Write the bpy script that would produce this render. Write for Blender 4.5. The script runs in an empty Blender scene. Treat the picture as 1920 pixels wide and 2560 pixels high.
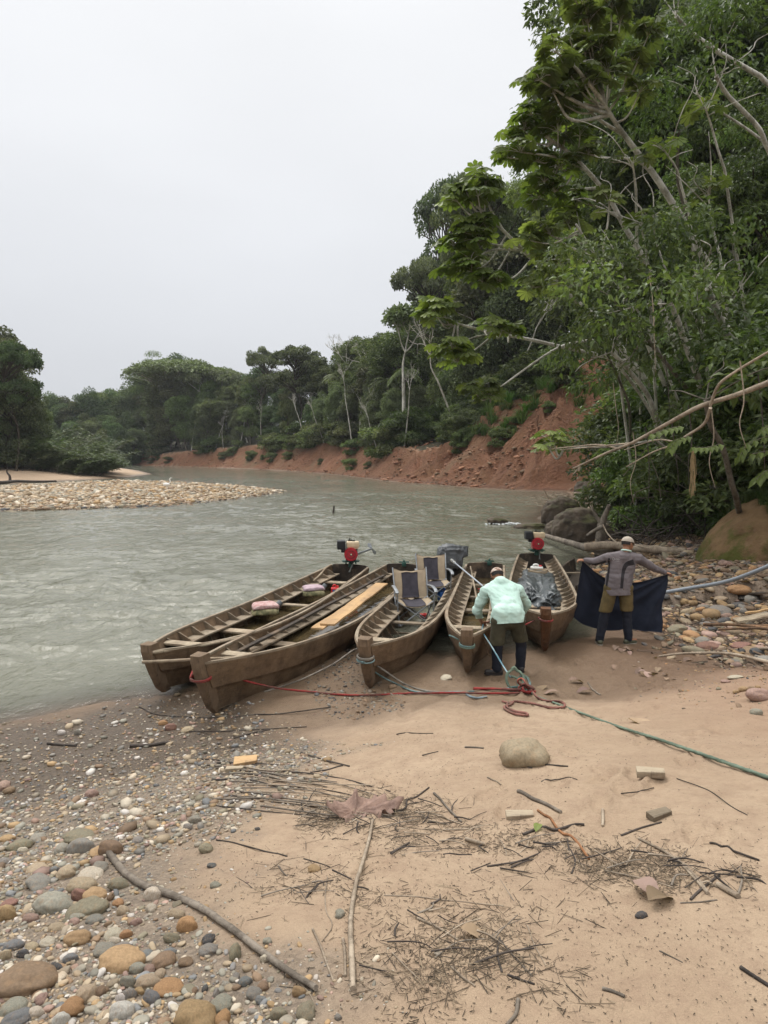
import bpy, bmesh, math, random
import numpy as np
from mathutils import Vector, Matrix, Euler
R = math.radians
random.seed(7); rng = np.random.default_rng(7)
SC = bpy.context.scene; COL = SC.collection
# ------------------------------------------------------------------ camera
CAMH = 3.1; F = 1707.0; PITCH = math.atan((1280-1135)/F)
cd = bpy.data.cameras.new('camera'); cam = bpy.data.objects.new('camera', cd); COL.objects.link(cam)
cd.sensor_fit = 'VERTICAL'; cd.sensor_height = 36; cd.lens = 24; cd.clip_end = 3000; cd.clip_start = .05
cam.location = (0, 0, CAMH); cam.rotation_euler = (R(90)-PITCH, 0, 0); SC.camera = cam
# ------------------------------------------------------------------ sky, sun, exposure
SUN_EL, SUN_ROT = R(58), R(150)
world = bpy.data.worlds.new('World'); SC.world = world; world.use_nodes = True
wt = world.node_tree; wt.nodes.clear()
def wn(t, **k):
    n = wt.nodes.new(t)
    for a, b in k.items(): setattr(n, a, b)
    return n
wo = wn('ShaderNodeOutputWorld'); wb = wn('ShaderNodeBackground'); wb.inputs[1].default_value = .1
sky = wn('ShaderNodeTexSky', sky_type='NISHITA', sun_disc=False, sun_elevation=SUN_EL, sun_rotation=SUN_ROT, air_density=1.0, dust_density=6, ozone_density=1)
tc = wn('ShaderNodeTexCoord'); sep = wn('ShaderNodeSeparateXYZ'); ramp = wn('ShaderNodeValToRGB')
el = ramp.color_ramp.elements
el[0].position = 0; el[0].color = (.46, .473, .50, 1); el[1].position = 1; el[1].color = (1.9, 1.88, 1.86, 1)
for p, c in ((.12, (.50, .512, .538, 1)), (.3, (.595, .606, .628, 1)), (.53, (.69, .698, .712, 1)), (.62, (1.1, 1.1, 1.1, 1)), (.8, (1.5, 1.49, 1.48, 1))):
    e = el.new(p); e.color = c
cl = wn('ShaderNodeTexNoise'); cl.inputs['Scale'].default_value = 1.6; cl.inputs['Detail'].default_value = 3; cl.inputs['Roughness'].default_value = .45
clr = wn('ShaderNodeMapRange'); clr.inputs[1].default_value = .3; clr.inputs[2].default_value = .7; clr.inputs[3].default_value = .955; clr.inputs[4].default_value = 1.045
mp = wn('ShaderNodeMapping'); mp.inputs['Scale'].default_value = (1, 1, 3)
scl = wn('ShaderNodeVectorMath', operation='SCALE'); sc10 = wn('ShaderNodeVectorMath', operation='SCALE'); sc10.inputs['Scale'].default_value = 10
mx = wn('ShaderNodeMix', data_type='RGBA'); mx.inputs[0].default_value = .95
L = wt.links.new
L(tc.outputs['Generated'], sep.inputs[0]); L(sep.outputs['Z'], ramp.inputs[0])
L(tc.outputs['Generated'], mp.inputs[0]); L(mp.outputs[0], cl.inputs['Vector']); L(cl.outputs['Fac'], clr.inputs[0])
L(ramp.outputs[0], scl.inputs[0]); L(clr.outputs[0], scl.inputs['Scale']); L(scl.outputs[0], sc10.inputs[0])
L(sky.outputs[0], mx.inputs[6]); L(sc10.outputs[0], mx.inputs[7]); L(mx.outputs[2], wb.inputs[0]); L(wb.outputs[0], wo.inputs[0])
sd = bpy.data.lights.new('sun', 'SUN'); sun = bpy.data.objects.new('sun', sd); COL.objects.link(sun)
sd.energy = 1.5; sd.angle = R(22); sd.color = (1, .97, .92)
# sun stands behind the camera to the left
sun.rotation_euler = Vector((-math.cos(SUN_EL)*math.sin(SUN_ROT), -math.cos(SUN_EL)*math.cos(SUN_ROT), math.sin(SUN_EL))).to_track_quat('Z', 'Y').to_euler()
sky.sun_rotation = -SUN_ROT if False else SUN_ROT
SC.view_settings.view_transform = 'Standard'; SC.view_settings.look = 'None'; SC.view_settings.exposure = 0.52; SC.view_settings.gamma = 1
SC.cycles.max_bounces = 5; SC.cycles.diffuse_bounces = 2; SC.cycles.glossy_bounces = 2; SC.cycles.transmission_bounces = 3; SC.cycles.transparent_max_bounces = 6
SC.cycles.caustics_reflective = False; SC.cycles.caustics_refractive = False
SC.cycles.use_denoising = True
# ------------------------------------------------------------------ helpers: pixels (of the 1920x2560 photo) to places
cp, sp_ = math.cos(PITCH), math.sin(PITCH)
def ray(u, v):
    a = (u-960)/F; b = -(v-1280)/F
    return np.array([a, cp+b*sp_, -sp_+b*cp])
def PZ(u, v, z=0.0):
    d = ray(u, v); t = (z-CAMH)/d[2]; return Vector((d[0]*t, d[1]*t, z))
def PY(u, v, y):
    d = ray(u, v); t = y/d[1]; return Vector((d[0]*t, y, CAMH+d[2]*t))
def proj(p):
    x, y, z = p[0], p[1], p[2]-CAMH
    dep = y*cp - z*sp_; up = y*sp_ + z*cp
    return 960+F*x/dep, 1280-F*up/dep
# ------------------------------------------------------------------ numpy noise
def _h(ix, iy, s):
    n = (ix*374761393 + iy*668265263 + s*974634777) & 0xffffffff
    n = ((n ^ (n >> 13))*1274126177) & 0xffffffff
    return ((n ^ (n >> 16)) & 0xffff)/65535.0
def vnoise(x, y, s=0):
    x = np.asarray(x, float); y = np.asarray(y, float)
    ix = np.floor(x).astype(np.int64); iy = np.floor(y).astype(np.int64); fx = x-ix; fy = y-iy
    fx = fx*fx*(3-2*fx); fy = fy*fy*(3-2*fy)
    return (_h(ix, iy, s)*(1-fx)+_h(ix+1, iy, s)*fx)*(1-fy)+(_h(ix, iy+1, s)*(1-fx)+_h(ix+1, iy+1, s)*fx)*fy
def fbm(x, y, o=4, s=0):
    r = 0; a = .5; t = 0
    for k in range(o):
        r = r+a*vnoise(x*2**k+17.3*k, y*2**k+5.1*k, s+k); t += a; a *= .5
    return r/t-.5
def sst(a, b, x):
    t = np.clip((x-a)/(b-a), 0, 1); return t*t*(3-2*t)
# ------------------------------------------------------------------ mesh building
class MB:
    def __init__(s): s.v = []; s.f = []; s.n = 0; s.c = []
    def add(s, v, f, c=None):
        v = np.asarray(v, np.float32).reshape(-1, 3)
        if c is None: c = np.full((len(v), 3), .5, np.float32)
        else:
            c = np.asarray(c, np.float32)
            if c.ndim == 1: c = np.tile(c, (len(v), 1))
        if isinstance(f, np.ndarray): s.f.append(f.astype(np.int64)+s.n)
        else:
            by = {}
            for q in f: by.setdefault(len(q), []).append(q)
            for k, qs in by.items(): s.f.append(np.array(qs, np.int64)+s.n)
        s.v.append(v); s.c.append(c); s.n += len(v); return s
    def mesh(s, name, mat, smooth=True):
        me = bpy.data.meshes.new(name)
        v = np.concatenate(s.v); c = np.concatenate(s.c)
        loops = np.concatenate([f.ravel() for f in s.f]); sz = np.concatenate([np.full(len(f), f.shape[1]) for f in s.f])
        st = np.concatenate([[0], np.cumsum(sz)[:-1]])
        me.vertices.add(len(v)); me.vertices.foreach_set('co', v.ravel())
        me.loops.add(len(loops)); me.loops.foreach_set('vertex_index', loops.astype(np.int32))
        me.polygons.add(len(sz)); me.polygons.foreach_set('loop_start', st.astype(np.int32))
        me.polygons.foreach_set('use_smooth', np.full(len(sz), smooth))
        me.update(calc_edges=True)
        a = me.color_attributes.new('col', 'FLOAT_COLOR', 'POINT')
        a.data.foreach_set('color', np.concatenate([c, np.ones((len(c), 1), np.float32)], 1).ravel())
        if mat is not None: me.materials.append(mat)
        return me
    def obj(s, name, mat, parent=None, smooth=True, loc=None, **kw):
        o = bpy.data.objects.new(name, s.mesh(name, mat, smooth)); COL.objects.link(o)
        if parent is not None: o.parent = parent
        if loc is not None: o.location = loc
        for k, w in kw.items(): o[k] = w
        return o
def tag(o, label=None, cat=None, group=None, kind=None):
    for k, w in (('label', label), ('category', cat), ('group', group), ('kind', kind)):
        if w: o[k] = w
    return o
def empty(name, loc=(0, 0, 0), rz=0, label=None, cat=None, group=None, kind=None):
    o = bpy.data.objects.new(name, None); COL.objects.link(o); o.location = loc; o.rotation_euler = (0, 0, rz); o.empty_display_size = .1
    return tag(o, label, cat, group, kind)
def place(meshes, root):
    for nm, me in meshes:
        c = bpy.data.objects.new(nm, me); COL.objects.link(c); c.parent = root
def frame_axes(d):
    d = np.asarray(d, float); d = d/(np.linalg.norm(d)+1e-9)
    a = np.array([0, 0, 1.]) if abs(d[2]) < .9 else np.array([1., 0, 0])
    x = np.cross(a, d); x /= np.linalg.norm(x); return x, np.cross(d, x)
def tube(mb, pts, rad, n=6, c=None, cap=True, jit=0):
    pts = np.asarray([tuple(p) for p in pts], float); m = len(pts)
    rad = np.full(m, rad) if np.isscalar(rad) else np.asarray(rad, float)
    T = np.gradient(pts, axis=0); T /= (np.linalg.norm(T, axis=1)[:, None]+1e-9)
    x, y = frame_axes(T[0]); V = []
    ang = np.arange(n)*2*math.pi/n
    for i in range(m):
        x = x-T[i]*np.dot(x, T[i]); x /= np.linalg.norm(x)+1e-9; y = np.cross(T[i], x)
        r = rad[i]*(1+(rng.uniform(-jit, jit, n) if jit else 0))
        V.append(pts[i]+(np.cos(ang)*r)[:, None]*x+(np.sin(ang)*r)[:, None]*y)
    V = np.concatenate(V)
    i, k = np.meshgrid(np.arange(m-1), np.arange(n), indexing='ij'); i = i.ravel(); k = k.ravel(); k2 = (k+1) % n
    f = np.stack([i*n+k, i*n+k2, (i+1)*n+k2, (i+1)*n+k], 1)
    mb.add(V, f, c)
    if cap:
        mb.add(V[:n], np.arange(n)[::-1][None, :], c); mb.add(V[-n:], np.arange(n)[None, :], c)
def spline(pts, n=8):
    """Catmull-Rom through the points"""
    P = [np.array(tuple(p), float) for p in pts]; P = [2*P[0]-P[1]]+P+[2*P[-1]-P[-2]]; out = []
    for i in range(1, len(P)-2):
        for k in range(n):
            t = k/n; a, b, c, d = P[i-1:i+3]
            out.append(.5*((2*b)+(-a+c)*t+(2*a-5*b+4*c-d)*t*t+(-a+3*b-3*c+d)*t**3))
    out.append(P[-2]); return np.array(out)
def box(mb, c, s, M=None, bev=0, col=None):
    """box centred at c with full sizes s, optional 3x3/4x4 matrix M applied after"""
    x, y, z = [q/2 for q in s]
    if bev:
        bm = bmesh.new(); bmesh.ops.create_cube(bm, size=1)
        for v in bm.verts: v.co = Vector((v.co.x*s[0], v.co.y*s[1], v.co.z*s[2]))
        bmesh.ops.bevel(bm, geom=bm.edges[:], offset=bev, segments=2, affect='EDGES', profile=.6)
        bm.verts.index_update(); v = np.array([q.co[:] for q in bm.verts]); f = [[q.index for q in p.verts] for p in bm.faces]; bm.free()
    else:
        v = np.array([(a, b, d) for a in (-x, x) for b in (-y, y) for d in (-z, z)])
        f = [(0, 1, 3, 2), (4, 6, 7, 5), (0, 4, 5, 1), (2, 3, 7, 6), (0, 2, 6, 4), (1, 5, 7, 3)]
    v = v+np.array(c)
    if M is not None: v = np.array([(M @ Vector(q))[:] for q in v])
    mb.add(v, f, col)
def beam(mb, a, b, w, h, up=(0, 0, 1), bev=0, col=None):
    a = Vector(a); b = Vector(b); d = b-a; Lh = d.length; d.normalize(); s = d.cross(Vector(up)).normalized(); u = s.cross(d)
    M = Matrix((( d.x, s.x, u.x, (a.x+b.x)/2), (d.y, s.y, u.y, (a.y+b.y)/2), (d.z, s.z, u.z, (a.z+b.z)/2), (0, 0, 0, 1)))
    box(mb, (0, 0, 0), (Lh, w, h), M, bev, col)
_ico = {}
def ico(sub):
    if sub not in _ico:
        bm = bmesh.new(); bmesh.ops.create_icosphere(bm, subdivisions=sub, radius=1); bm.verts.index_update()
        _ico[sub] = (np.array([v.co[:] for v in bm.verts]), np.array([[v.index for v in f.verts] for f in bm.faces])); bm.free()
    return _ico[sub]
def ellip(mb, c, r, sub=2, M=None, col=None, noise=0, seed=0):
    v, f = ico(sub); v = v*(1+noise*(fbm(v[:, 0]*1.5+v[:, 2]*1.1+seed*3.7, v[:, 1]*1.5-v[:, 2]+seed, 3, seed)[:, None])) if noise else v
    v = v*np.array(r)
    if M is not None: v = v @ np.array(M.to_3x3()).T
    mb.add(v+np.array(c), f, col)
# ------------------------------------------------------------------ materials
class NT:
    def __init__(s, name):
        s.m = bpy.data.materials.new(name); s.m.use_nodes = True; s.t = s.m.node_tree; s.t.nodes.clear()
        s.out = s.n('ShaderNodeOutputMaterial')
    def n(s, t, **k):
        n = s.t.nodes.new(t)
        for a, b in k.items():
            if a.startswith('i_'):
                a = a[2:].replace('_', ' ')
                try: n.inputs[a].default_value = b
                except KeyError: n.inputs[int(a)].default_value = b
            else: setattr(n, a, b)
        return n
    def l(s, a, b): s.t.links.new(a, b)
    def noise(s, scale, detail=4, rough=.55, vec=None, stretch=None):
        n = s.n('ShaderNodeTexNoise'); n.inputs['Scale'].default_value = scale; n.inputs['Detail'].default_value = detail; n.inputs['Roughness'].default_value = rough
        if vec is None: vec = s.coord()
        if stretch:
            m = s.n('ShaderNodeMapping'); m.inputs['Scale'].default_value = stretch; s.l(vec, m.inputs[0]); vec = m.outputs[0]
        s.l(vec, n.inputs['Vector']); return n.outputs['Fac']
    def coord(s, which='Object'):
        if not hasattr(s, 'tc'): s.tc = s.n('ShaderNodeTexCoord')
        return s.tc.outputs[which]
    def mr(s, v, a, b, c=0, d=1):
        n = s.n('ShaderNodeMapRange'); s.l(v, n.inputs[0])
        for i, q in enumerate((a, b, c, d)): n.inputs[1+i].default_value = q
        return n.outputs[0]
    def mix(s, f, a, b, mode='MIX'):
        n = s.n('ShaderNodeMix', data_type='RGBA', blend_type=mode)
        for i, q in ((0, f), (6, a), (7, b)):
            if isinstance(q, (int, float)): n.inputs[i].default_value = q
            elif isinstance(q, tuple): n.inputs[i].default_value = q if len(q) == 4 else (*q, 1)
            else: s.l(q, n.inputs[i])
        return n.outputs[2]
    def math(s, op, a, b=None):
        n = s.n('ShaderNodeMath', operation=op)
        for i, q in enumerate((a, b)):
            if q is None: continue
            if isinstance(q, (int, float)): n.inputs[i].default_value = q
            else: s.l(q, n.inputs[i])
        return n.outputs[0]
    def attr(s, name='col'):
        return s.n('ShaderNodeAttribute', attribute_name=name)
    def bump(s, h, dist=.01, strength=1, prev=None):
        n = s.n('ShaderNodeBump'); n.inputs['Distance'].default_value = dist; n.inputs['Strength'].default_value = strength; s.l(h, n.inputs['Height'])
        if prev is not None: s.l(prev, n.inputs['Normal'])
        return n.outputs[0]
    def pr(s, color, rough=.8, normal=None, metallic=0, spec=.3):
        n = s.n('ShaderNodeBsdfPrincipled')
        for k, q in (('Base Color', color), ('Roughness', rough), ('Metallic', metallic), ('Specular IOR Level', spec)):
            if isinstance(q, tuple): n.inputs[k].default_value = q if len(q) == 4 else (*q, 1)
            elif isinstance(q, (int, float)): n.inputs[k].default_value = q
            else: s.l(q, n.inputs[k])
        if normal is not None: s.l(normal, n.inputs['Normal'])
        return n
    def done(s, bsdf): s.l(bsdf.outputs[0] if hasattr(bsdf, 'outputs') else bsdf, s.out.inputs[0]); return s.m
def simple(name, c1, c2=None, rough=.8, scale=8, bump=.004, bscale=None, stretch=None, metallic=0, spec=.3, detail=5, lo=.35, hi=.65, usecol=False):
    t = NT(name); c2 = c2 or tuple(q*.7 for q in c1)
    f = t.mr(t.noise(scale, detail, .6, stretch=stretch), lo, hi)
    col = t.mix(f, c1, c2)
    if usecol: col = t.mix(1.0, col, t.attr().outputs['Color'], 'MULTIPLY')
    nb = t.bump(t.noise(bscale or scale*3, 5, .6, stretch=stretch), bump) if bump else None
    return t.done(t.pr(col, rough, nb, metallic, spec))
# ------------------------------------------------------------------ terrain: shorelines and heights
def W2(u, v): p = PZ(u, v, 0); return (p.x, p.y)
# each shore vertex: (x, y), beach width, beach slope, bank slope, bank height, red bank
SH = []
def sv(p, bw, bs, ks, bh, red=0): SH.append((p[0], p[1], bw, bs, ks, bh, red))
for p in ((-60, -15), (-30, -6), (-14, 2), (-7.6, 5.6)): sv(p, 99, .225, 0, 0)
for u, v in ((0, 1812), (180, 1775), (350, 1740), (450, 1728), (560, 1700), (700, 1668), (800, 1640), (900, 1622), (1010, 1630), (1120, 1640), (1250, 1634), (1340, 1620), (1420, 1604), (1500, 1590)):
    sv(W2(u, v), 99, .225, 0, 0)
sv(W2(1545, 1560), 99, .19, 0, 0)
for u, v, bw in ((1500, 1500, 30), (1465, 1455, 20), (1480, 1410, 8), (1500, 1378, 5.5), (1470, 1350, 5), (1390, 1322, 5), (1345, 1295, 6), (1385, 1268, 5)): sv(W2(u, v), bw, .2, .75, 12)
sv(W2(1440, 1245), 2, .25, .8, 14, .8)
for u, v, bh in ((1416, 1228, 15), (1300, 1226, 13.5), (1205, 1221, 11.5), (1090, 1212, 8), (1000, 1206, 3.8), (960, 1202, 3.2), (860, 1189, 4.5), (760, 1180, 4.8), (637, 1173, 5.2), (500, 1168, 4.2), (370, 1165, 3), (283, 1159, 3.2)):
    sv(W2(u, v), .8, .12, 1.15 if u > 1050 else .95, bh, 1)
sv((-130, 232), 3, .2, .6, 3, 1); sv((-260, 240), 3, .2, .6, 3, 1)
sv((-260, 205), 5, .1, .3, 2); sv((-140, 196), 5, .1, .3, 2)
for u, v in ((255, 1160.5), (280, 1167), (345, 1176), (380, 1185), (300, 1195), (150, 1203), (0, 1210)): sv(W2(u, v), 20, .085, .08, 2.2)
for p in ((-62, 62), (-88, 40), (-92, -12)): sv(p, 10, .05, .1, 2)
SH = np.array(SH); _seg = np.hypot(*np.diff(SH[:, :2], axis=0).T); SH = np.concatenate([SH, np.concatenate([[0], np.cumsum(_seg)])[:, None]], 1)
ISL = np.array([W2(u, v) for u, v in ((-330, 1292), (0, 1276), (200, 1272), (400, 1264), (560, 1250), (650, 1238), (703, 1229), (640, 1219), (500, 1211), (350, 1207), (200, 1210), (0, 1221), (-330, 1240))])
def polyd(px, py, V, attrs=None):
    """distance to closed polyline, inside flag, interpolated attributes of the nearest edge"""
    n = len(V); best = np.full(px.shape, 1e18); ins = np.zeros(px.shape, bool)
    A = np.zeros(px.shape+(attrs.shape[1],)) if attrs is not None else None
    for i in range(n):
        a = V[i]; b = V[(i+1) % n]; dx, dy = b-a; L2 = dx*dx+dy*dy+1e-12
        t = np.clip(((px-a[0])*dx+(py-a[1])*dy)/L2, 0, 1)
        d = (px-a[0]-t*dx)**2+(py-a[1]-t*dy)**2; m = d < best; best = np.where(m, d, best)
        if A is not None: A[m] = (attrs[i]*(1-t[m, None])+attrs[(i+1) % n]*t[m, None])
        c = (a[1] > py) != (b[1] > py)
        with np.errstate(divide='ignore', invalid='ignore'):
            ins ^= c & (px < (b[0]-a[0])*(py-a[1])/(b[1]-a[1]+1e-15)+a[0])
    return np.sqrt(best), ins, A
HF = np.array([(60, -25), (20, -6), (12.5, 4), (9.8, 9.5), (8.9, 13), (9.5, 17), (11, 22), (14, 30), (200, 30), (200, -25)], float)  # foot of the hill on the right
def terrain(x, y, full=False):
    x = np.asarray(x, float); y = np.asarray(y, float)
    r = np.hypot(x, y)
    wob = sst(25, 70, r)
    g = fbm(x*.16, y*.16, 4, 3)*7*wob + fbm(x*.7, y*.7, 3, 9)*1.6*wob*sst(0, 1, wob)
    near = 1-sst(14, 30, r)
    d, ins, A = polyd(x+fbm(x*.9, y*.9, 3, 5)*.35*(1-wob), y+fbm(x*.9+7, y*.9, 3, 6)*.35*(1-wob), SH[:, :2], SH[:, 2:])
    s = np.where(ins, -d, d)                           # + on land
    bw, bs, ks, bh, red = [A[..., k] for k in range(5)]; arc = A[..., 5]
    dd = np.maximum(s, 0); over = np.maximum(dd-bw-np.maximum(g, -dd*.6)*red*.55, 0)
    bank = np.minimum(over*ks, bh); past = np.maximum(over-bh/np.maximum(ks, .01), 0)
    sl = arc+dd*.35+fbm(x*.2, y*.2, 2, 8)*5; gul = (np.abs(fbm(sl*.32, dd*.06, 4, 21))*4.2+np.abs(fbm(sl*1.1, dd*.2, 4, 23))*2.4+sst(.1, .3, fbm(sl*.5, dd*.5, 4, 25))*.8)*red*sst(0, 1.5, bank)*(1-sst(.93, 1.0, bank/np.maximum(bh, .1)))
    z = np.where(bw > 50, .05*dd+(bs-.02)*np.maximum(dd-2.3, 0), np.minimum(dd, bw)*bs) + bank - gul*.75 + np.minimum(past*.22*(ks > .2), 9)
    z = np.minimum(z, 99)
    z = np.where((bw > 50) & (z > 1.45), 1.45+.2*(z-1.45), z)
    z = np.where(s < 0, -np.minimum(-s*.11, 1.3), z)
    # island
    di, ii, _ = polyd(x, y, ISL)
    isl = np.where(ii, np.minimum(di*.09, .42), -1.5); z = np.where(ii | (di < 4), np.maximum(z, np.where(ii, isl, -di*.12)), z)
    # hill on the right
    dh, ih, _ = polyd(x+fbm(x*.4, y*.4, 3, 31)*1.5, y, HF); hill = np.where(ih, np.minimum(dh*.78, 12), 0); z = z+hill*(s > 0)
    # lumps
    land = s > -.2
    z = z+land*(near*(fbm(x*1.3, y*1.3, 4, 41)*.09*sst(.3, 1.5, s)+fbm(x*6, y*6, 3, 47)*.018)+ (1-near)*fbm(x*.6, y*.6, 4, 51)*.35*sst(.2, 2.5, s)*(1-ii*.8)*np.where(red > .2, 1, .45))
    if not full: return z
    cliff = red*sst(.02, .4, s)*(1-sst(1.02, 1.3, (over*ks)/np.maximum(bh, .1)+fbm(x*.25, y*.25, 3, 61)*.35))
    terrain.flow = np.stack([sl, dd, arc*0], -1)
    return z, s, ii, di, hill, cliff, red, over
def gz(x, y): return float(tz(x, y))
def tz(x, y):
    """ground height read off the finished sheet (fan grid), so that things sit on the mesh itself"""
    x = np.asarray(x, float); y = np.asarray(y, float)
    if 'GZ' not in globals(): return terrain(np.atleast_1d(x), np.atleast_1d(y))[0] if x.ndim == 0 else terrain(x, y)
    r = np.maximum(np.hypot(x, y), .61); a = np.clip(np.arctan2(x, y), front[0], front[-1]-1e-6)
    fi = np.clip((np.log(r)-math.log(.6))/.0105, 0, len(rad)-4)+2; fa = (a-front[0])/R(.17); i = fi.astype(int); k = fa.astype(int); fi = fi-i; fa = fa-k
    return (GZ[i, k]*(1-fa)+GZ[i, k+1]*fa)*(1-fi)+(GZ[i+1, k]*(1-fa)+GZ[i+1, k+1]*fa)*fi
def Gs(uv):
    """photo pixels -> points on the ground"""
    uv = np.asarray(uv, float); D = np.stack([(uv[:, 0]-960)/F, cp-(uv[:, 1]-1280)/F*sp_, -sp_-(uv[:, 1]-1280)/F*cp], 1)
    t0 = (1.9-CAMH)/np.minimum(D[:, 2], -1e-3); t1 = (-.02-CAMH)/np.minimum(D[:, 2], -1e-3)
    lo = t0.copy(); hi = t1.copy(); N = 60; done = np.zeros(len(uv), bool)
    for k in range(1, N+1):
        t = t0+(t1-t0)*k/N; z = tz(D[:, 0]*t, D[:, 1]*t); under = (CAMH+D[:, 2]*t < z) & ~done
        hi = np.where(under, t, hi); lo = np.where(under, t0+(t1-t0)*(k-1)/N, lo); done |= under
    lo = np.where(done, lo, t1)
    for _ in range(12):
        m = (lo+hi)/2; z = tz(D[:, 0]*m, D[:, 1]*m); u = CAMH+D[:, 2]*m < z; hi = np.where(u, m, hi); lo = np.where(u, lo, m)
    P = D*hi[:, None]; P[:, 2] = tz(P[:, 0], P[:, 1]); return P
def G(u, v): p = Gs([(u, v)])[0]; return Vector(p)
# ------------------------------------------------------------------ ground sheet and water on a fan grid
front = np.radians(np.arange(-47, 47.01, .17)); back = np.radians(np.linspace(50, 310, 66)); ang = np.concatenate([front, back])
rad = np.concatenate([[.05, .3], np.exp(np.arange(math.log(.6), math.log(900), .0105))])
RR, AA = np.meshgrid(rad, ang, indexing='ij'); GX = RR*np.sin(AA); GY = RR*np.cos(AA)
_g = terrain(GX, GY, True); FLOW = terrain.flow; GZ, GS, GI, GD, GH, GC, GR, GO = _g
GZ = np.where(RR > 300, np.maximum(GZ, 2), GZ)
m, n = GX.shape
I, K = np.meshgrid(np.arange(m-1), np.arange(n), indexing='ij'); I = I.ravel(); K = K.ravel(); K2 = (K+1) % n
GF = np.stack([I*n+K, I*n+K2, (I+1)*n+K2, (I+1)*n+K], 1)
# masks: R gravel, G red earth, B undergrowth soil ; second attribute: R wet, G straw/algae
def uvproj(x, y, z):
    dep = np.maximum(y*cp-(z-CAMH)*sp_, .05); return 960+F*x/dep, 1280-F*(y*sp_+(z-CAMH)*cp)/dep
def inpoly(x, y, V): return polyd(np.asarray(x, float), np.asarray(y, float), np.asarray(V, float))
GRP = np.array([G(u, v)[:2] for u, v in ((-500, 1990), (0, 1818), (340, 1752), (560, 1745), (700, 1800), (830, 1890), (700, 1960), (560, 2080), (520, 2250), (640, 2400), (780, 2540))]+[(.2, .5), (-6, -2), (-20, -2)])
def gravelness(x, y):
    d, i, _ = inpoly(x, y, GRP); return sst(-.35, .35, np.where(i, d, -d)+fbm(x*2.2, y*2.2, 4, 71)*1.0)
CBP = np.array([(3.9, 13.6), (4.6, 11.6), (4.35, 10.6), (4.6, 9.2), (5.2, 8.3), (6.6, 7.4), (14, 4), (14, 20), (14, 45), (10, 60), (6, 45), (6, 25), (4.2, 16)])
def cobbly(x, y):
    d, i, _ = inpoly(x, y, CBP); return sst(-.3, .5, np.where(i, d, -d)+fbm(x*1.5, y*1.5, 4, 77)*1.2)
gr = np.clip(gravelness(GX, GY)+cobbly(GX, GY)*.8, 0, 1); gr = np.where((RR < 45), gr, 0); gr = np.maximum(gr, GI*1.0)
veg = np.clip(sst(.3, 2.0, GH+fbm(GX*.8, GY*.8, 3, 5)*1.2)+ (GR > .2)*(GS > 0)*(1-GC)*sst(.5, 2.5, GS)+ sst(14, 20, GS)*(RR > 45)*(GR < .1)+(RR > 24)*(GX > 5)*(GR < .3)*sst(3, 6, GS), 0, 1)
fg = np.random.default_rng(88)
for k in range(95):                        # footprints pressed into the soft sand
    if k < 60: fr = fg.uniform(3.0, 9.2); fa_ = fg.uniform(-.05, .48)
    else: fr = fg.uniform(8.2, 10.4); fa_ = fg.uniform(.08, .42)
    fx, fy = fr*math.sin(fa_), fr*math.cos(fa_); th = fg.normal(1.2, .5); dx = (GX-fx)*math.cos(th)+(GY-fy)*math.sin(th); dy = -(GX-fx)*math.sin(th)+(GY-fy)*math.cos(th); e = (dx/.14)**2+(dy/.055)**2
    GZ = GZ-.024*np.exp(-e**2)*(GS > .3)+.011*np.exp(-(e-2.2)**2)*(GS > .3)
for k in range(5):                         # drag marks of the keels
    fx, fy = ((-1.9, 7.2), (-.1, 8.2), (1.25, 8.9), (2.5, 9.9), (.6, 8.0))[k]; th = (1.2, 1.35, 1.4, 1.37, 1.2)[k]; dx = (GX-fx)*math.cos(th)+(GY-fy)*math.sin(th); dy = -(GX-fx)*math.sin(th)+(GY-fy)*math.cos(th)+.03*np.sin(dx*3)
    GZ = GZ-.035*np.exp(-(dy/.07)**2)*np.exp(-((dx+.3)/.9)**4)*(GS > .1)
c1 = np.stack([gr, GC, veg], -1).reshape(-1, 3)
wet = 1-sst(.06, .42, GZ*np.where(RR > 40, 2.5, 1)+fbm(GX*1.1, GY*1.1, 4, 81)*.16)
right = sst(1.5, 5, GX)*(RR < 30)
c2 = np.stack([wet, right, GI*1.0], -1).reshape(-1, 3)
gb = MB(); gb.add(np.stack([GX, GY, GZ], -1).reshape(-1, 3), GF, c1)
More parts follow.
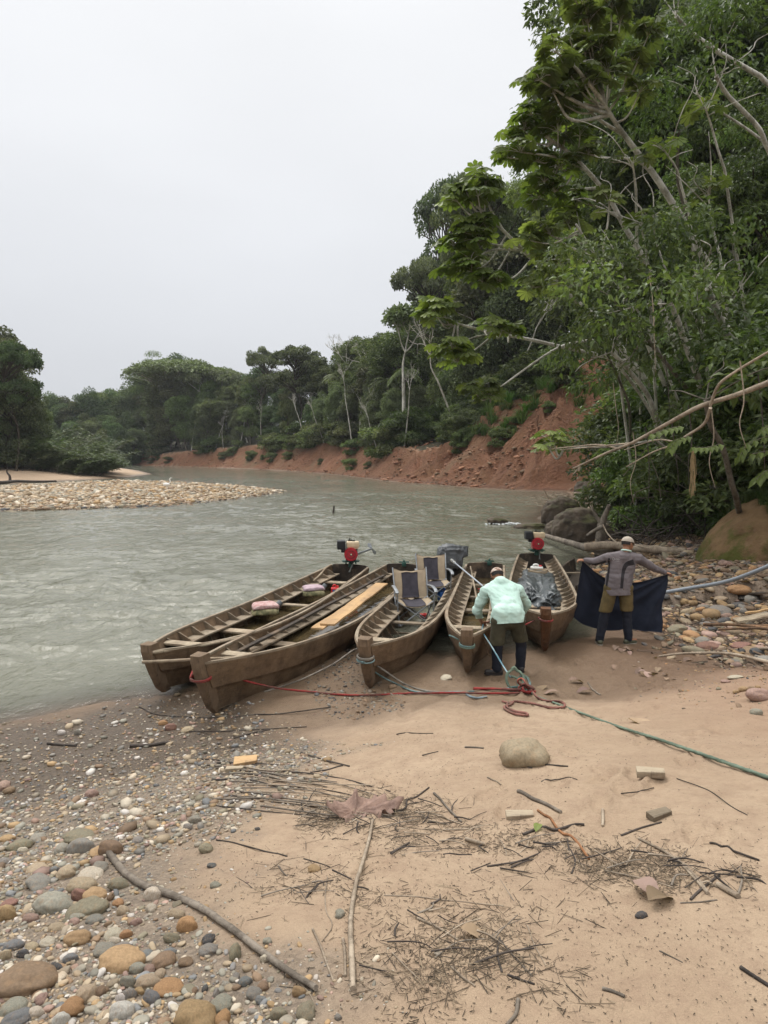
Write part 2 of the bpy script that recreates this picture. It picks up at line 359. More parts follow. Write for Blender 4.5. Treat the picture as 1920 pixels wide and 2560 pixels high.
def ground_mat():
    t = NT('river_beach_ground'); a = t.attr(); s = t.n('ShaderNodeSeparateColor'); t.l(a.outputs['Color'], s.inputs[0]); gr, cl, vg = s.outputs
    b = t.attr('col2'); s2 = t.n('ShaderNodeSeparateColor'); t.l(b.outputs['Color'], s2.inputs[0]); wet, rt, isl = s2.outputs
    P = t.coord()
    n1 = t.noise(.8, 6, .6); n2 = t.noise(6, 6, .62); n3 = t.noise(60, 4, .7); n4 = t.noise(240, 3, .7); n5 = t.noise(18, 5, .65)
    sand = t.mix(t.mr(n1, .35, .65), (.41, .308, .212), (.325, .237, .158))
    sand = t.mix(t.mr(n2, .42, .72), sand, (.285, .20, .135))
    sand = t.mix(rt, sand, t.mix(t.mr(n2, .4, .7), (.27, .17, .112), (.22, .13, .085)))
    sand = t.mix(t.math('MULTIPLY', t.mr(t.noise(24, 5, .7), .5, .68), .35), sand, (.23, .16, .11))
    speck = t.math('MULTIPLY', t.mr(n3, .64, .7), t.mr(n2, .45, .62))
    sand = t.mix(speck, sand, (.11, .085, .065))
    sand = t.mix(t.math('MULTIPLY', t.mr(n4, .35, .7), .45), sand, (.47, .34, .23))
    grav = t.mix(t.mr(n5, .35, .65), (.21, .16, .115), (.12, .095, .072)); grav = t.mix(t.mr(n4, .4, .65), grav, (.27, .22, .17))
    vor = t.n('ShaderNodeTexVoronoi'); vor.inputs['Scale'].default_value = 46; t.l(P, vor.inputs['Vector'])
    vs = t.n('ShaderNodeSeparateColor'); t.l(vor.outputs['Color'], vs.inputs[0]); stc = t.mix(vs.outputs[0], (.10, .082, .066), (.34, .27, .20)); grav = t.mix(.45, grav, stc)
    grav = t.mix(isl, grav, t.mix(.5, t.mix(1, stc, (.2, .15, .1), 'ADD'), (.44, .33, .235)))
    fl = t.attr('flow').outputs['Vector']; f1 = t.noise(.9, 7, .72, vec=fl, stretch=(1, .22, 1)); f2 = t.noise(3.2, 6, .75, vec=fl, stretch=(1, .25, 1))
    nw = t.mr(t.noise(.25, 6, .7), .40, .6); st = t.math('ADD', t.math('MULTIPLY', f1, .6), t.math('MULTIPLY', f2, .4))
    red = t.mix(t.mr(st, .38, .62), (.42, .20, .112), (.235, .108, .064)); red = t.mix(t.math('MULTIPLY', t.mr(f2, .58, .7), .8), red, (.07, .035, .024)); red = t.mix(t.math('MULTIPLY', t.mr(t.noise(.35, 4, .6, vec=fl, stretch=(1, .3, 1)), .55, .66), .7), red, (.27, .19, .11)); red = t.mix(t.math('MULTIPLY', nw, .75), red, (.30, .16, .085))  # near-black streaks put the shade of erosion crevices into the earth colour
    red = t.mix(t.math('MULTIPLY', t.mr(t.noise(.13, 5, .7), .56, .66), .6), red, (.26, .21, .125)); red = t.mix(t.math('MULTIPLY', t.mr(t.noise(2.7, 6, .7), .56, .7), .6), red, (.10, .045, .028))
    soil = t.mix(t.mr(n2, .35, .65), (.055, .04, .024), (.03, .032, .014))
    c = t.mix(gr, sand, grav); c = t.mix(vg, c, soil); c = t.mix(cl, c, red)
    c = t.mix(wet, c, t.mix(1, c, (.50, .47, .44), 'MULTIPLY'))
    rough = t.mr(wet, 0, 1, .92, .38)
    h = t.math('ADD', t.math('MULTIPLY', n3, .35), t.math('ADD', t.math('MULTIPLY', n5, .9), t.math('MULTIPLY', n4, .12)))
    mot = t.noise(11, 6, .7); sand_h = t.math('ADD', h, t.math('MULTIPLY', mot, 1.6)); nb = t.bump(sand_h, .035, .75); big = t.bump(t.math('ADD', st, t.math('MULTIPLY', t.noise(3, 6, .7), .7)), 1.6, 1.0)
    vgn = t.n('ShaderNodeMix', data_type='VECTOR'); t.l(cl, vgn.inputs[0]); t.l(nb, vgn.inputs[4]); t.l(big, vgn.inputs[5])
    gb_ = t.bump(vor.outputs['Distance'], .012, .5, vgn.outputs[1])
    vg2 = t.n('ShaderNodeMix', data_type='VECTOR'); t.l(gr, vg2.inputs[0]); t.l(vgn.outputs[1], vg2.inputs[4]); t.l(gb_, vg2.inputs[5])
    return t.done(t.pr(c, rough, vg2.outputs[1], spec=.3))
ground = gb.obj('ground', ground_mat(), kind='structure')
a2 = ground.data.color_attributes.new('col2', 'FLOAT_COLOR', 'POINT'); a2.data.foreach_set('color', np.concatenate([c2, np.ones((len(c2), 1))], 1).astype(np.float32).ravel())
a3 = ground.data.attributes.new('flow', 'FLOAT_VECTOR', 'POINT'); a3.data.foreach_set('vector', FLOW.reshape(-1, 3).astype(np.float32).ravel())
def water_mat():
    t = NT('river_water'); a = t.attr(); s = t.n('ShaderNodeSeparateColor'); t.l(a.outputs['Color'], s.inputs[0]); dep, riff, _ = s.outputs
    P = t.coord()
    w1 = t.noise(2.2, 5, .62, stretch=(1, .62, 1)); w1.node.inputs['Distortion'].default_value = .8
    w2 = t.noise(.55, 4, .6, stretch=(1, .5, 1)); w2.node.inputs['Distortion'].default_value = 1.2
    w3 = t.noise(9, 4, .65, stretch=(1, .6, 1))
    h = t.math('ADD', t.math('MULTIPLY', w1, 1.0), t.math('ADD', t.math('MULTIPLY', w2, 1.6), t.math('ADD', t.math('MULTIPLY', w3, .34), t.math('MULTIPLY', t.noise(26, 3, .6, stretch=(1, .6, 1)), .07))))
    n = t.n('ShaderNodeBump'); n.inputs['Distance'].default_value = .10; t.l(h, n.inputs['Height']); t.l(t.mr(riff, 0, 1, .7, 1.0), n.inputs['Strength'])
    dc = t.mix(t.mr(t.noise(.12, 4, .6), .35, .65), (.135, .135, .10), (.18, .178, .135))
    foam = t.math('MULTIPLY', t.mr(t.noise(3.5, 6, .75, stretch=(1, .5, 1)), .56, .68), t.mr(riff, .62, 1))
    dc = t.mix(foam, dc, (.75, .77, .76))
    w = t.pr(dc, t.mr(foam, 0, 1, .06, .7), n.outputs[0], spec=.5); w.inputs['IOR'].default_value = 1.33
    tr = t.n('ShaderNodeBsdfTransparent'); gl = t.n('ShaderNodeBsdfGlossy'); gl.inputs['Roughness'].default_value = .08; t.l(n.outputs[0], gl.inputs['Normal'])
    fr = t.n('ShaderNodeFresnel'); fr.inputs[0].default_value = 1.33; t.l(n.outputs[0], fr.inputs['Normal'])
    sh = t.n('ShaderNodeMixShader'); t.l(fr.outputs[0], sh.inputs[0]); t.l(tr.outputs[0], sh.inputs[1]); t.l(gl.outputs[0], sh.inputs[2])
    m2 = t.n('ShaderNodeMixShader'); t.l(dep, m2.inputs[0]); t.l(sh.outputs[0], m2.inputs[1]); t.l(w.outputs[0], m2.inputs[2])
    return t.done(m2)
SPL = PZ(1262, 1310, 0)
wr = np.concatenate([np.exp(np.arange(math.log(4.5), math.log(70), .0042)), np.exp(np.arange(math.log(70.5), math.log(420), .012))]); wa = np.concatenate([np.radians(np.arange(-50, 45, .17)), ])
WR, WA = np.meshgrid(wr, wa, indexing='ij'); WX = WR*np.sin(WA); WY = WR*np.cos(WA)
_fi = lambda x, y: tz(x, y)
WZ = np.where(WR < 400, tz(WX, WY), -1); depf = 1-np.exp(-np.maximum(-WZ, 0)/.06)
rif = np.exp(-((WX-SPL.x-.3)**2/3.0+(WY-SPL.y+.1)**2/2.0))*1.1
rx = W2(1090, 1245); rif = np.maximum(rif, .6*np.exp(-((WX-rx[0])/9)**2-((WY-rx[1])/9)**2))
rif = np.maximum(rif, .75*np.exp(-((WX-W2(800, 1200)[0])/18)**2-((WY-W2(800, 1200)[1])/14)**2))
rif = np.maximum(rif, .4*sst(.35, .75, fbm(WX*.12, WY*.12, 3, 91)+.5))
dmp = np.clip(-WZ/.25, .12, 1); wx_ = WX+fbm(WX*.4, WY*.4, 2, 95)*2; wy_ = WY+fbm(WX*.4+9, WY*.4, 2, 96)*2
amp = (.42+1.0*rif+1.05*sst(-.12, .16, fbm(WX*.09+WY*.03, WY*.14, 4, 97)))*dmp
def rdg(x, y, o, sd_): return 1-np.abs(fbm(x, y, o, sd_))*3.2
hw_ = .030*fbm(wx_*.55, wy_*.95, 3, 101)+.020*rdg(wx_*1.1, wy_*1.9, 3, 103)+.010*rdg(wx_*3.1, wy_*4.6, 2, 107)*np.exp(-WR/30)
WH = (hw_-hw_.mean())*amp*2.3
mw_, nw_ = WX.shape; I, K = np.meshgrid(np.arange(mw_-1), np.arange(nw_-1), indexing='ij'); I = I.ravel(); K = K.ravel(); fw = np.stack([I*nw_+K, I*nw_+K+1, (I+1)*nw_+K+1, (I+1)*nw_+K], 1)
fw = fw[(WZ < .10).ravel()[fw].any(1)]; used, inv = np.unique(fw, return_inverse=True)
wb_ = MB(); wb_.add(np.stack([WX, WY, WH], -1).reshape(-1, 3)[used], inv.reshape(fw.shape), np.stack([depf, np.clip(rif, 0, 1), depf*0], -1).reshape(-1, 3)[used])
wb_.obj('river_water', water_mat(), kind='structure')
def px_line(pts, y0, y1=None, n=6):
    y1 = y0 if y1 is None else y1; m_ = len(pts); return spline([PY(u, v, y0+(y1-y0)*i/(m_-1)) for i, (u, v) in enumerate(pts)], n)
# ------------------------------------------------------------------ plants
def leaf_mat(name, c1, c2, trans=.35, rough=.5, hue=.03, spec=.25):
    t = NT(name); a = t.attr(); s = t.n('ShaderNodeSeparateColor'); t.l(a.outputs['Color'], s.inputs[0])
    oi = t.n('ShaderNodeObjectInfo')
    c = t.mix(s.outputs[0], c1, c2)
    hs = t.n('ShaderNodeHueSaturation'); t.l(c, hs.inputs['Color'])
    t.l(t.mr(oi.outputs['Random'], 0, 1, .5-hue, .5+hue), hs.inputs['Hue']); rv = t.math('FRACT', t.math('MULTIPLY', oi.outputs['Random'], 7.3)); t.l(t.math('MULTIPLY', t.mr(s.outputs[1], 0, 1, .5, 1.5), t.mr(rv, 0, 1, .7, 1.35)), hs.inputs['Value'])
    t.l(t.mr(oi.outputs['Random'], 0, 1, .8, 1.05), hs.inputs['Saturation'])
    p = t.pr(hs.outputs[0], rough, spec=spec)
    tr = t.n('ShaderNodeBsdfTranslucent'); t.l(t.mix(1, hs.outputs[0], (1.15, 1.25, .55), 'MULTIPLY'), tr.inputs[0])
    m = t.n('ShaderNodeMixShader'); m.inputs[0].default_value = trans; t.l(p.outputs[0], m.inputs[1]); t.l(tr.outputs[0], m.inputs[2])
    return t.done(m)
ML = dict(
    far=leaf_mat('forest_leaves', (.068, .098, .038), (.175, .205, .08), .35),
    dark=leaf_mat('dark_forest_leaves', (.058, .088, .04), (.15, .185, .08), .32),
    pale=leaf_mat('pale_forest_leaves', (.085, .105, .05), (.16, .18, .085), .25),
    near=leaf_mat('glossy_leaves', (.044, .072, .025), (.125, .165, .052), .38, .38, .015),
    cec=leaf_mat('lobed_leaves', (.10, .145, .038), (.195, .235, .07), .45, .45, .01),
    grass=leaf_mat('grass_blades', (.04, .075, .015), (.10, .16, .04), .35),
    dry=leaf_mat('dry_leaves', (.16, .10, .07), (.30, .21, .15), .15, .8, .02),
    yel=leaf_mat('yellow_leaves', (.45, .22, .02), (.5, .33, .04), .4, .6, .01))
def bark_mat(name, c1, c2, scale=5):
    t = NT(name); f = t.mr(t.noise(scale, 6, .7, stretch=(1, 1, .5)), .42, .6); g = t.mr(t.noise(scale*5, 4, .7), .5, .7)
    c = t.mix(f, c1, c2); c = t.mix(t.math('MULTIPLY', g, .6), c, tuple(q*.4 for q in c2))
    return t.done(t.pr(c, .85, t.bump(t.noise(scale*8, 5, .7), .01), spec=.2))
MBK = dict(white=bark_mat('pale_bark', (.62, .60, .54), (.30, .285, .235), 3), grey=bark_mat('grey_bark', (.18, .16, .13), (.09, .08, .06)), dark=bark_mat('dark_bark', (.07, .055, .04), (.035, .03, .022)))
# leaf templates: x along the leaf, y across, z up, length 1
T_RH = (np.array([(0, 0, 0), (.45, .5, .07), (1, 0, -.1), (.45, -.5, .07)]), np.array([[0, 1, 2, 3]]))
T_LN = (np.array([(0, 0, 0), (.4, .5, .10), (.5, 0, -.02), (.4, -.5, .10), (1, 0, -.18)]), np.array([[0, 2, 4, 1], [0, 3, 4, 2]]))
T_BL = (np.array([(0, .5, 0), (0, -.5, 0), (.35, -.42, .12), (.35, .42, .12), (.7, .3, .1), (.7, -.3, .1), (1, 0, -.05)]), None)
def lobed(nl=9, droop=.42):
    V = [(0, 0, .0)]; f = []
    for i in range(nl):
        a = -2.65+5.3*i/(nl-1); w = .33
        k = .86+.14*math.cos(a*.5)
        for rr, aa in ((.52, a-w*.98), (.80*k, a-w*.82), (1.0*k, a), (.80*k, a+w*.82), (.52, a+w*.98)):
            V.append((rr*math.cos(aa), rr*math.sin(aa), -droop*rr*rr+(.05 if aa == a else 0)))
        b = 1+5*i; f += [(0, b, b+1, b+2), (0, b+2, b+3, b+4)]
    return np.array(V), np.array(f)
T_CE = lobed()
def leaves(mb, P, D, N, Ln, Wd, T, c):
    """stamp leaf template T at each P, pointing along D with upper side N"""
    P = np.asarray(P, float); n = len(P); D = D/(np.linalg.norm(D, axis=1)[:, None]+1e-9)
    S = np.cross(N, D); S /= (np.linalg.norm(S, axis=1)[:, None]+1e-9); U = np.cross(D, S)
    tv, tf = T; k = len(tv); Ln = np.broadcast_to(Ln, n)[:, None, None]; Wd = np.broadcast_to(Wd, n)[:, None, None]
    V = P[:, None]+D[:, None]*tv[None, :, :1]*Ln+S[:, None]*tv[None, :, 1:2]*Wd+U[:, None]*tv[None, :, 2:]*Ln
    mb.add(V.reshape(-1, 3), (tf[None]+(np.arange(n)*k)[:, None, None]).reshape(-1, tf.shape[1]), np.repeat(c, k, 0))
def blob_leaves(mb, C, rx, rz, n, Ln, Wd, T, base, droop=.35, shell=.55, up=-.35):
    d = rng.normal(size=(n*2, 3)); d /= np.linalg.norm(d, axis=1)[:, None]; d = d[d[:, 2] > up+rng.uniform(-.4, .3, len(d))][:n]; n = len(d)
    rr = shell+(1-shell)*rng.uniform(0, 1, n)**.6; rr *= 1+.25*(vnoise(d[:, 0]*3+C[0], d[:, 1]*3+C[1]+d[:, 2]*2, 4)-.5)*2
    P = np.array(C)+d*rr[:, None]*np.array([rx, rx, rz]); 
    D = d*.7+rng.normal(size=(n, 3))*.5; D[:, 2] -= droop
    N = d*.8+rng.normal(size=(n, 3))*.5+np.array([0, 0, .45])
    br = np.clip(base+rng.normal(0, .2, n), 0, 1); hu = np.clip(.45+rng.normal(0, .2, n)+(base-.5)*.3, 0, 1)
    s = rng.uniform(.7, 1.25, n)
    leaves(mb, P, D, N, Ln*s, Wd*s, T, np.stack([hu, br, np.zeros(n)], 1))
def limb(mb, a, b, r0, r1, sag=.12, n=5, sides=5, c=None):
    a = np.array(a, float); b = np.array(b, float); L_ = np.linalg.norm(b-a); m1 = a*.6+b*.4+np.array([rng.normal()*L_*.07, rng.normal()*L_*.07, L_*sag*.6])
    m2 = a*.25+b*.75+np.array([rng.normal()*L_*.06, rng.normal()*L_*.06, L_*sag*.4])
    p = spline([a, m1, m2, b], n); tube(mb, p, np.linspace(r0, r1, len(p)), sides, c); return p
def make_tree(kind, seed):
    """returns [(part, mesh)] of a tree about H high standing at the origin"""
    global rng
    keep_ = rng; rng = np.random.default_rng(seed); tr = MB(); cr = MB()
    K = dict(dome=dict(H=20, tr=.38, R=8.5, z0=.62, zc=.76, hz=.22, nb=90, rb=(1.0, 1.8), nl=260, L=.36, W=.26, bark='white', leaf='pale', flat=.75),
             round=dict(H=17, tr=.3, R=5.2, z0=.3, zc=.6, hz=.40, nb=80, rb=(.8, 1.7), nl=300, L=.34, W=.24, bark='grey', leaf='far', flat=.95),
             tall=dict(H=20, tr=.3, R=4.2, z0=.42, zc=.68, hz=.33, nb=64, rb=(.7, 1.5), nl=290, L=.34, W=.24, bark='white', leaf='far', flat=.95),
             dense=dict(H=16, tr=.3, R=5.0, z0=.12, zc=.5, hz=.5, nb=100, rb=(.8, 1.7), nl=290, L=.33, W=.23, bark='dark', leaf='dark', flat=1.0),
             open=dict(H=20, tr=.32, R=6.5, z0=.5, zc=.76, hz=.22, nb=60, rb=(.7, 1.35), nl=260, L=.34, W=.24, bark='dark', leaf='dark', flat=.6),
             bush=dict(H=4.5, tr=.1, R=2.8, z0=.05, zc=.42, hz=.55, nb=34, rb=(.6, 1.1), nl=150, L=.36, W=.24, bark='grey', leaf='far', flat=.8),
             n_dense=dict(H=15, tr=.24, R=4.6, z0=.15, zc=.55, hz=.47, nb=90, rb=(.7, 1.35), nl=330, L=.27, W=.11, bark='dark', leaf='near', flat=.55, T=T_LN, dr=.7),
             n_high=dict(H=20, tr=.26, R=5.0, z0=.45, zc=.72, hz=.32, nb=80, rb=(.7, 1.4), nl=330, L=.28, W=.12, bark='white', leaf='far', flat=.55, T=T_LN, dr=.6),
             n_bush=dict(H=4, tr=.06, R=2.3, z0=.03, zc=.42, hz=.52, nb=30, rb=(.45, .85), nl=300, L=.22, W=.10, bark='grey', leaf='near', flat=.7, T=T_LN, dr=.5))[kind]
    H = K['H']; lean = rng.normal(0, .05, 2)*H
    top = np.array([lean[0], lean[1], H*(K['zc']+.1)])
    tp = limb(tr, (0, 0, -.5), top, K['tr'], K['tr']*.3, 0, 6, 8)
    nb = K['nb']
    for i in range(nb):
        a = i*2.39996+rng.normal(0, .3); q = (i+.5)/nb; rr = math.sqrt(q)*K['R']*rng.uniform(.75, 1.1)
        e = math.sqrt(max(0, 1-min(1, (rr/K['R'])**2)*.85)); side = 1 if rng.uniform() < .68 else -1
        z = H*K['zc']+side*e*H*K['hz']*rng.uniform(.45, 1.0)
        if kind == 'dome': z = H*K['zc']+e*H*K['hz']*rng.uniform(.55, 1.0)
        if kind not in ('dome', 'open'): z += rng.normal(0, .075)*H; rr *= rng.uniform(.6, 1.05)
        z = max(z, H*K['z0']*.9+.3); C = np.array([math.cos(a)*rr+lean[0]*z/H, math.sin(a)*rr+lean[1]*z/H, z])
        rb = rng.uniform(*K['rb'])
        blob_leaves(cr, C, rb*1.15, rb*K['flat'], K['nl'], K['L'], K['W'], K.get('T', T_RH), rng.uniform(.25, .75), K.get('dr', .35))
        if i % 3 == 0 or kind in ('dome', 'open'):
            zt = min(max(z-rr*rng.uniform(.5, .9), H*K['z0']*.7), top[2]*.97); k = int(np.argmin(abs(tp[:, 2]-zt)))
            limb(tr, tp[k], C, K['tr']*.33, .03, .1, 4, 5)
    bark = MBK[K['bark']]; rng = keep_
    return [('trunk', tr.mesh('trunk', bark)), ('crown', cr.mesh('crown', ML[K['leaf']], False))], H
def make_vinetree(seed):
    global rng
    kp = rng; rng = np.random.default_rng(seed); tr = MB(); cr = MB(); H = 15
    tube(tr, spline([(0, 0, -.5), (.2, 0, 6), (0, .2, 14)], 6), np.linspace(.4, .15, 13), 8)
    for i in range(90):
        a = rng.uniform(0, 6.28); z = rng.uniform(.3, 1)*H; rr = 1.9*(.55+.45*math.sin(z*.9)**2)*(1.15 if z > 10 else .8)
        blob_leaves(cr, (math.cos(a)*rr, math.sin(a)*rr, z), .7, 1.3, 130, .4, .26, T_RH, rng.uniform(.15, .5), .8)
    rng = kp; return [('trunk', tr.mesh('trunk', MBK['dark'])), ('crown', cr.mesh('crown', ML['dark'], False))], H+1
def make_bare(seed, H=16, leafy=0):
    """pale tree with bare, spreading, forking branches"""
    global rng
    kp = rng; rng = np.random.default_rng(seed); tr = MB(); cr = MB()
    def rec(p, d, L_, r, k):
        d = d/np.linalg.norm(d); e = p+d*L_+rng.normal(0, .06, 3)*L_
        m_ = (p+e)/2+rng.normal(0, .05, 3)*L_; pp = spline([p, m_, e], 3); tube(tr, pp, np.linspace(r, r*.62, len(pp)), 5, cap=False)
        if k == 0:
            if leafy: blob_leaves(cr, e, .8, .5, 60, .4, .28, T_RH, rng.uniform(.3, .7))
            return
        for j in range(3 if k > 1 else 2):
            nd = d+rng.normal(0, .48, 3); nd[2] += .12; rec(e, nd, L_*rng.uniform(.55, .78), r*.6, k-1)
    tube(tr, spline([(0, 0, -.5), (.15, .1, H*.25), (0, .2, H*.5)], 5), np.linspace(.26, .17, 11), 7)
    rec(np.array([0, .2, H*.5]), np.array([.1, 0, 1.]), H*.2, .16, 4)
    rng = kp; out = [('trunk', tr.mesh('trunk', MBK['white']))]
    if leafy: out.append(('crown', cr.mesh('crown', ML['pale'], False)))
    return out, H
def make_palm(seed, H=11):
    global rng
    kp = rng; rng = np.random.default_rng(seed); tr = MB(); cr = MB()
    tube(tr, spline([(0, 0, -.5), (.3, .1, H*.5), (.2, 0, H)], 6), np.linspace(.16, .10, 13), 7)
    for i in range(16):
        a = i*2.4; el_ = rng.uniform(.1, 1.1); Lf = 3.2; pts = []
        for k in range(9):
            s_ = k/8; rr = Lf*s_*math.cos(el_*(1-s_*.4)); pts.append((.2+math.cos(a)*rr, math.sin(a)*rr, H+Lf*(math.sin(el_)*s_-.75*s_*s_)))
        pts = np.array(pts); tube(cr, pts, .02, 3, (.5, .4, 0))
        P = np.repeat(pts[1:], 10, 0)+np.repeat(np.diff(pts, axis=0), 10, 0)*rng.uniform(-1, 0, (80, 1)); T_ = np.repeat(np.diff(pts, axis=0), 10, 0); T_ /= np.linalg.norm(T_, axis=1)[:, None]
        S = np.cross(T_, (0, 0, 1)); sg = np.where(np.arange(80) % 2, 1, -1)[:, None]; D = S*sg+T_*.5+np.array([0, 0, -.45])
        leaves(cr, P, D, np.tile((0, 0, 1.), (80, 1)), .8, .09, T_RH, np.stack([rng.uniform(.2, .8, 80), rng.uniform(.3, .8, 80), np.zeros(80)], 1))
    rng = kp; return [('trunk', tr.mesh('trunk', MBK['grey'])), ('crown', cr.mesh('crown', ML['far'], False))], H+1.5
def make_willow(seed):
    """low river willow leaning with the current"""
    global rng
    kp = rng; rng = np.random.default_rng(seed); tr = MB(); cr = MB()
    for i in range(34):
        a = rng.uniform(0, 6.28); b = np.array([rng.normal(0, 1.2), rng.normal(0, 1.2), 0]); Lf = rng.uniform(2.6, 5)
        e = b+np.array([math.cos(a)*.8+Lf*.85, math.sin(a)*.9, Lf*rng.uniform(.35, .8)]); m_ = (b+e)/2+np.array([-.3, 0, .5]); p = spline([b, m_, e], 6)
        tube(tr, p, np.linspace(.035, .01, len(p)), 4, cap=False); n = 150
        k = rng.integers(3, len(p), n); P = p[k]+rng.normal(0, .16, (n, 3)); D = np.array([1.2, 0, .1])+rng.normal(0, .4, (n, 3)); br = rng.uniform(.25, .75)
        leaves(cr, P, D, np.tile((0, 0, 1.), (n, 1))+rng.normal(0, .3, (n, 3)), .55, .1, T_RH, np.stack([rng.uniform(.2, .7, n), np.clip(rng.normal(br, .15, n), 0, 1), np.zeros(n)], 1))
    rng = kp; return [('stem', tr.mesh('stem', MBK['grey'])), ('foliage', cr.mesh('foliage', ML['dark'], False))], 4
PROTO = {}
def proto(k, n=1):
    if (k, n) not in PROTO:
        PROTO[(k, n)] = (make_willow(n) if k == 'willow' else make_palm(n) if k == 'palm' else make_vinetree(n) if k == 'vine' else make_bare(n) if k == 'bare' else make_bare(n, 15, 1) if k == 'bareleaf' else make_tree(k, n+sum(map(ord, k))))
    return PROTO[(k, n)]
GROUPS = {}
def tree(kind, n, x, y, h, rz=None, wid=1, name='tree', label='', cat='tree', group=None, z=None, tilt=None):
    parts, H = proto(kind, n); k = h/H; z = gz(x, y)-.25 if z is None else z
    r = empty(name, (x, y, z), rng.uniform(0, 6.28) if rz is None else rz, label, cat, group); r.scale = (k*wid, k*wid, k)
    if tilt: r.rotation_euler = (tilt[0], tilt[1], r.rotation_euler[2])
    place(parts, r); return r
def tree_px(kind, n, u, y, vtop, **kw):
    if (PY(u, vtop, y).z-gz((u-960)/F*y, y)) > 26 and kind in ('round', 'dense', 'tall'): kind = {'round': 'n_high', 'tall': 'n_high', 'dense': 'n_dense'}[kind]
    """tree at photo column u, distance y, its top at row vtop"""
    x = (u-960)/F*y; zt = PY(u, vtop, y).z; g = gz(x, y); return tree(kind, n, x, y, max(zt-g, 2.0), **kw)
# -- distance of the red bank's waterline by column, and the skyline by column
BU = [255, 283, 370, 500, 637, 760, 860, 960, 1000, 1090, 1205, 1300, 1416]; BD = [W2(u, v)[1] for u, v in ((255, 1159), (283, 1159), (370, 1165), (500, 1168), (637, 1173), (760, 1180), (860, 1189), (960, 1202), (1000, 1206), (1090, 1212), (1205, 1221), (1300, 1226), (1416, 1228))]
SKU = [0, 100, 130, 180, 230, 290, 350, 400, 470, 560, 610, 640, 700, 760, 820, 850, 900, 960, 985, 1000, 1030, 1060, 1100, 1180, 1250, 1300, 1400, 1920]
SKV = [1030, 1030, 1008, 1003, 985, 992, 975, 925, 912, 935, 960, 950, 945, 930, 890, 885, 870, 865, 845, 830, 800, 760, 700, 600, 530, 470, 380, 200]
bank_y0 = lambda u: float(np.interp(u, BU, BD))
BRU = np.arange(240, 1461, 20.); BRY = []; BRZ = []
for u_ in BRU:
    y_ = bank_y0(u_)+np.arange(0, 46, .5); o_ = terrain((u_-960)/F*y_, y_, True); bhh = np.interp(u_, [283, 370, 500, 637, 760, 860, 960, 1000, 1090, 1205, 1300, 1416], [3.2, 3, 4.2, 5.2, 4.8, 4.5, 3.2, 3.8, 8, 11.5, 13.5, 15])
    ok = np.where((o_[0] > bhh*.86) & (o_[1] > 1))[0]; k_ = ok[0] if len(ok) else 30; BRY.append(y_[k_]); BRZ.append(bhh)
BRY = np.array(BRY)
bank_y = lambda u: float(np.interp(u, BRU, BRY)); sky_v = lambda u: float(np.interp(u, SKU, SKV))
LBL = dict(round='rounded green tree in the forest wall above the red bank', tall='tall pale-trunked tree in the forest wall above the red bank', dense='dark tree clothed in leaves to the ground in the forest wall', palm='palm showing among the trees above the red bank', bareleaf='pale forking tree with thin leafy twigs in the forest wall')
def zone(u):
    for a, b in ((330, 'at the far bend of the river'), (430, 'beside the vine-covered column'), (520, 'under the broad flat-topped tree'), (620, 'right of the broad flat-topped tree'), (720, 'left of the open-crowned emergent tree'), (800, 'right of the open-crowned emergent tree'), (880, 'below the leafless skyline trees'), (960, 'right of the leafless skyline trees'), (1040, 'below the tall ragged skyline tree'), (1130, 'left of the high red cliff'), (1230, 'above the high red cliff\'s left part'), (1330, 'above the high red cliff\'s middle')):
        if u < a: return b
    return 'above the red cliff\'s right end' if u < 1420 else 'behind the leaning pale trunks' if u < 1530 else 'deep behind the leaning pale trunks'
LBR = dict(round='rounded green tree', tall='tall pale-trunked tree', dense='dark tree leafy to the ground', palm='palm tree', bareleaf='thin-leaved pale forking tree')
def forest_row(off, frac, us, kinds, jit=1.0, seed=1):
    g = np.random.default_rng(seed)
    for u in us:
        u = u+g.uniform(-14, 14)*jit; y = bank_y(u)+off+g.uniform(-2, 3); kd = kinds[g.integers(len(kinds))]
        base = 1105 if u < 960 else np.interp(u, [960, 1090, 1205, 1450], [1090, 1060, 1000, 930]); vt = base-(base-sky_v(u))*frac*g.uniform(.84, 1.03)
        tree_px(kd, int(g.integers(1, 4)) if kd != 'palm' else 1, u, y, vt, name={'palm': 'palm_tree'}.get(kd, 'forest_tree'), label=LBR[kd]+(' in front ' if frac < .65 else ' behind ' if frac < .95 else ' on the skyline ')+zone(u), group=kd+' trees on the far bank', wid=g.uniform(.85, 1.15), rz=g.uniform(0, 6.28))
forest_row(5, .6, range(265, 900, 34), ['dense', 'round', 'dense'], seed=2)
forest_row(13, .9, range(270, 960, 36), ['tall', 'round', 'dense', 'tall', 'palm', 'bareleaf'], seed=3)
forest_row(24, 1.1, range(250, 980, 38), ['round', 'tall', 'round', 'dense'], seed=4)
forest_row(6, .42, range(905, 1640, 42), ['dense', 'round', 'dense'], seed=5)
forest_row(8, .70, range(900, 1640, 40), ['dense', 'tall', 'round', 'palm', 'bareleaf'], seed=6)
forest_row(16, .98, range(930, 1640, 46), ['dense', 'round', 'tall'], seed=7)
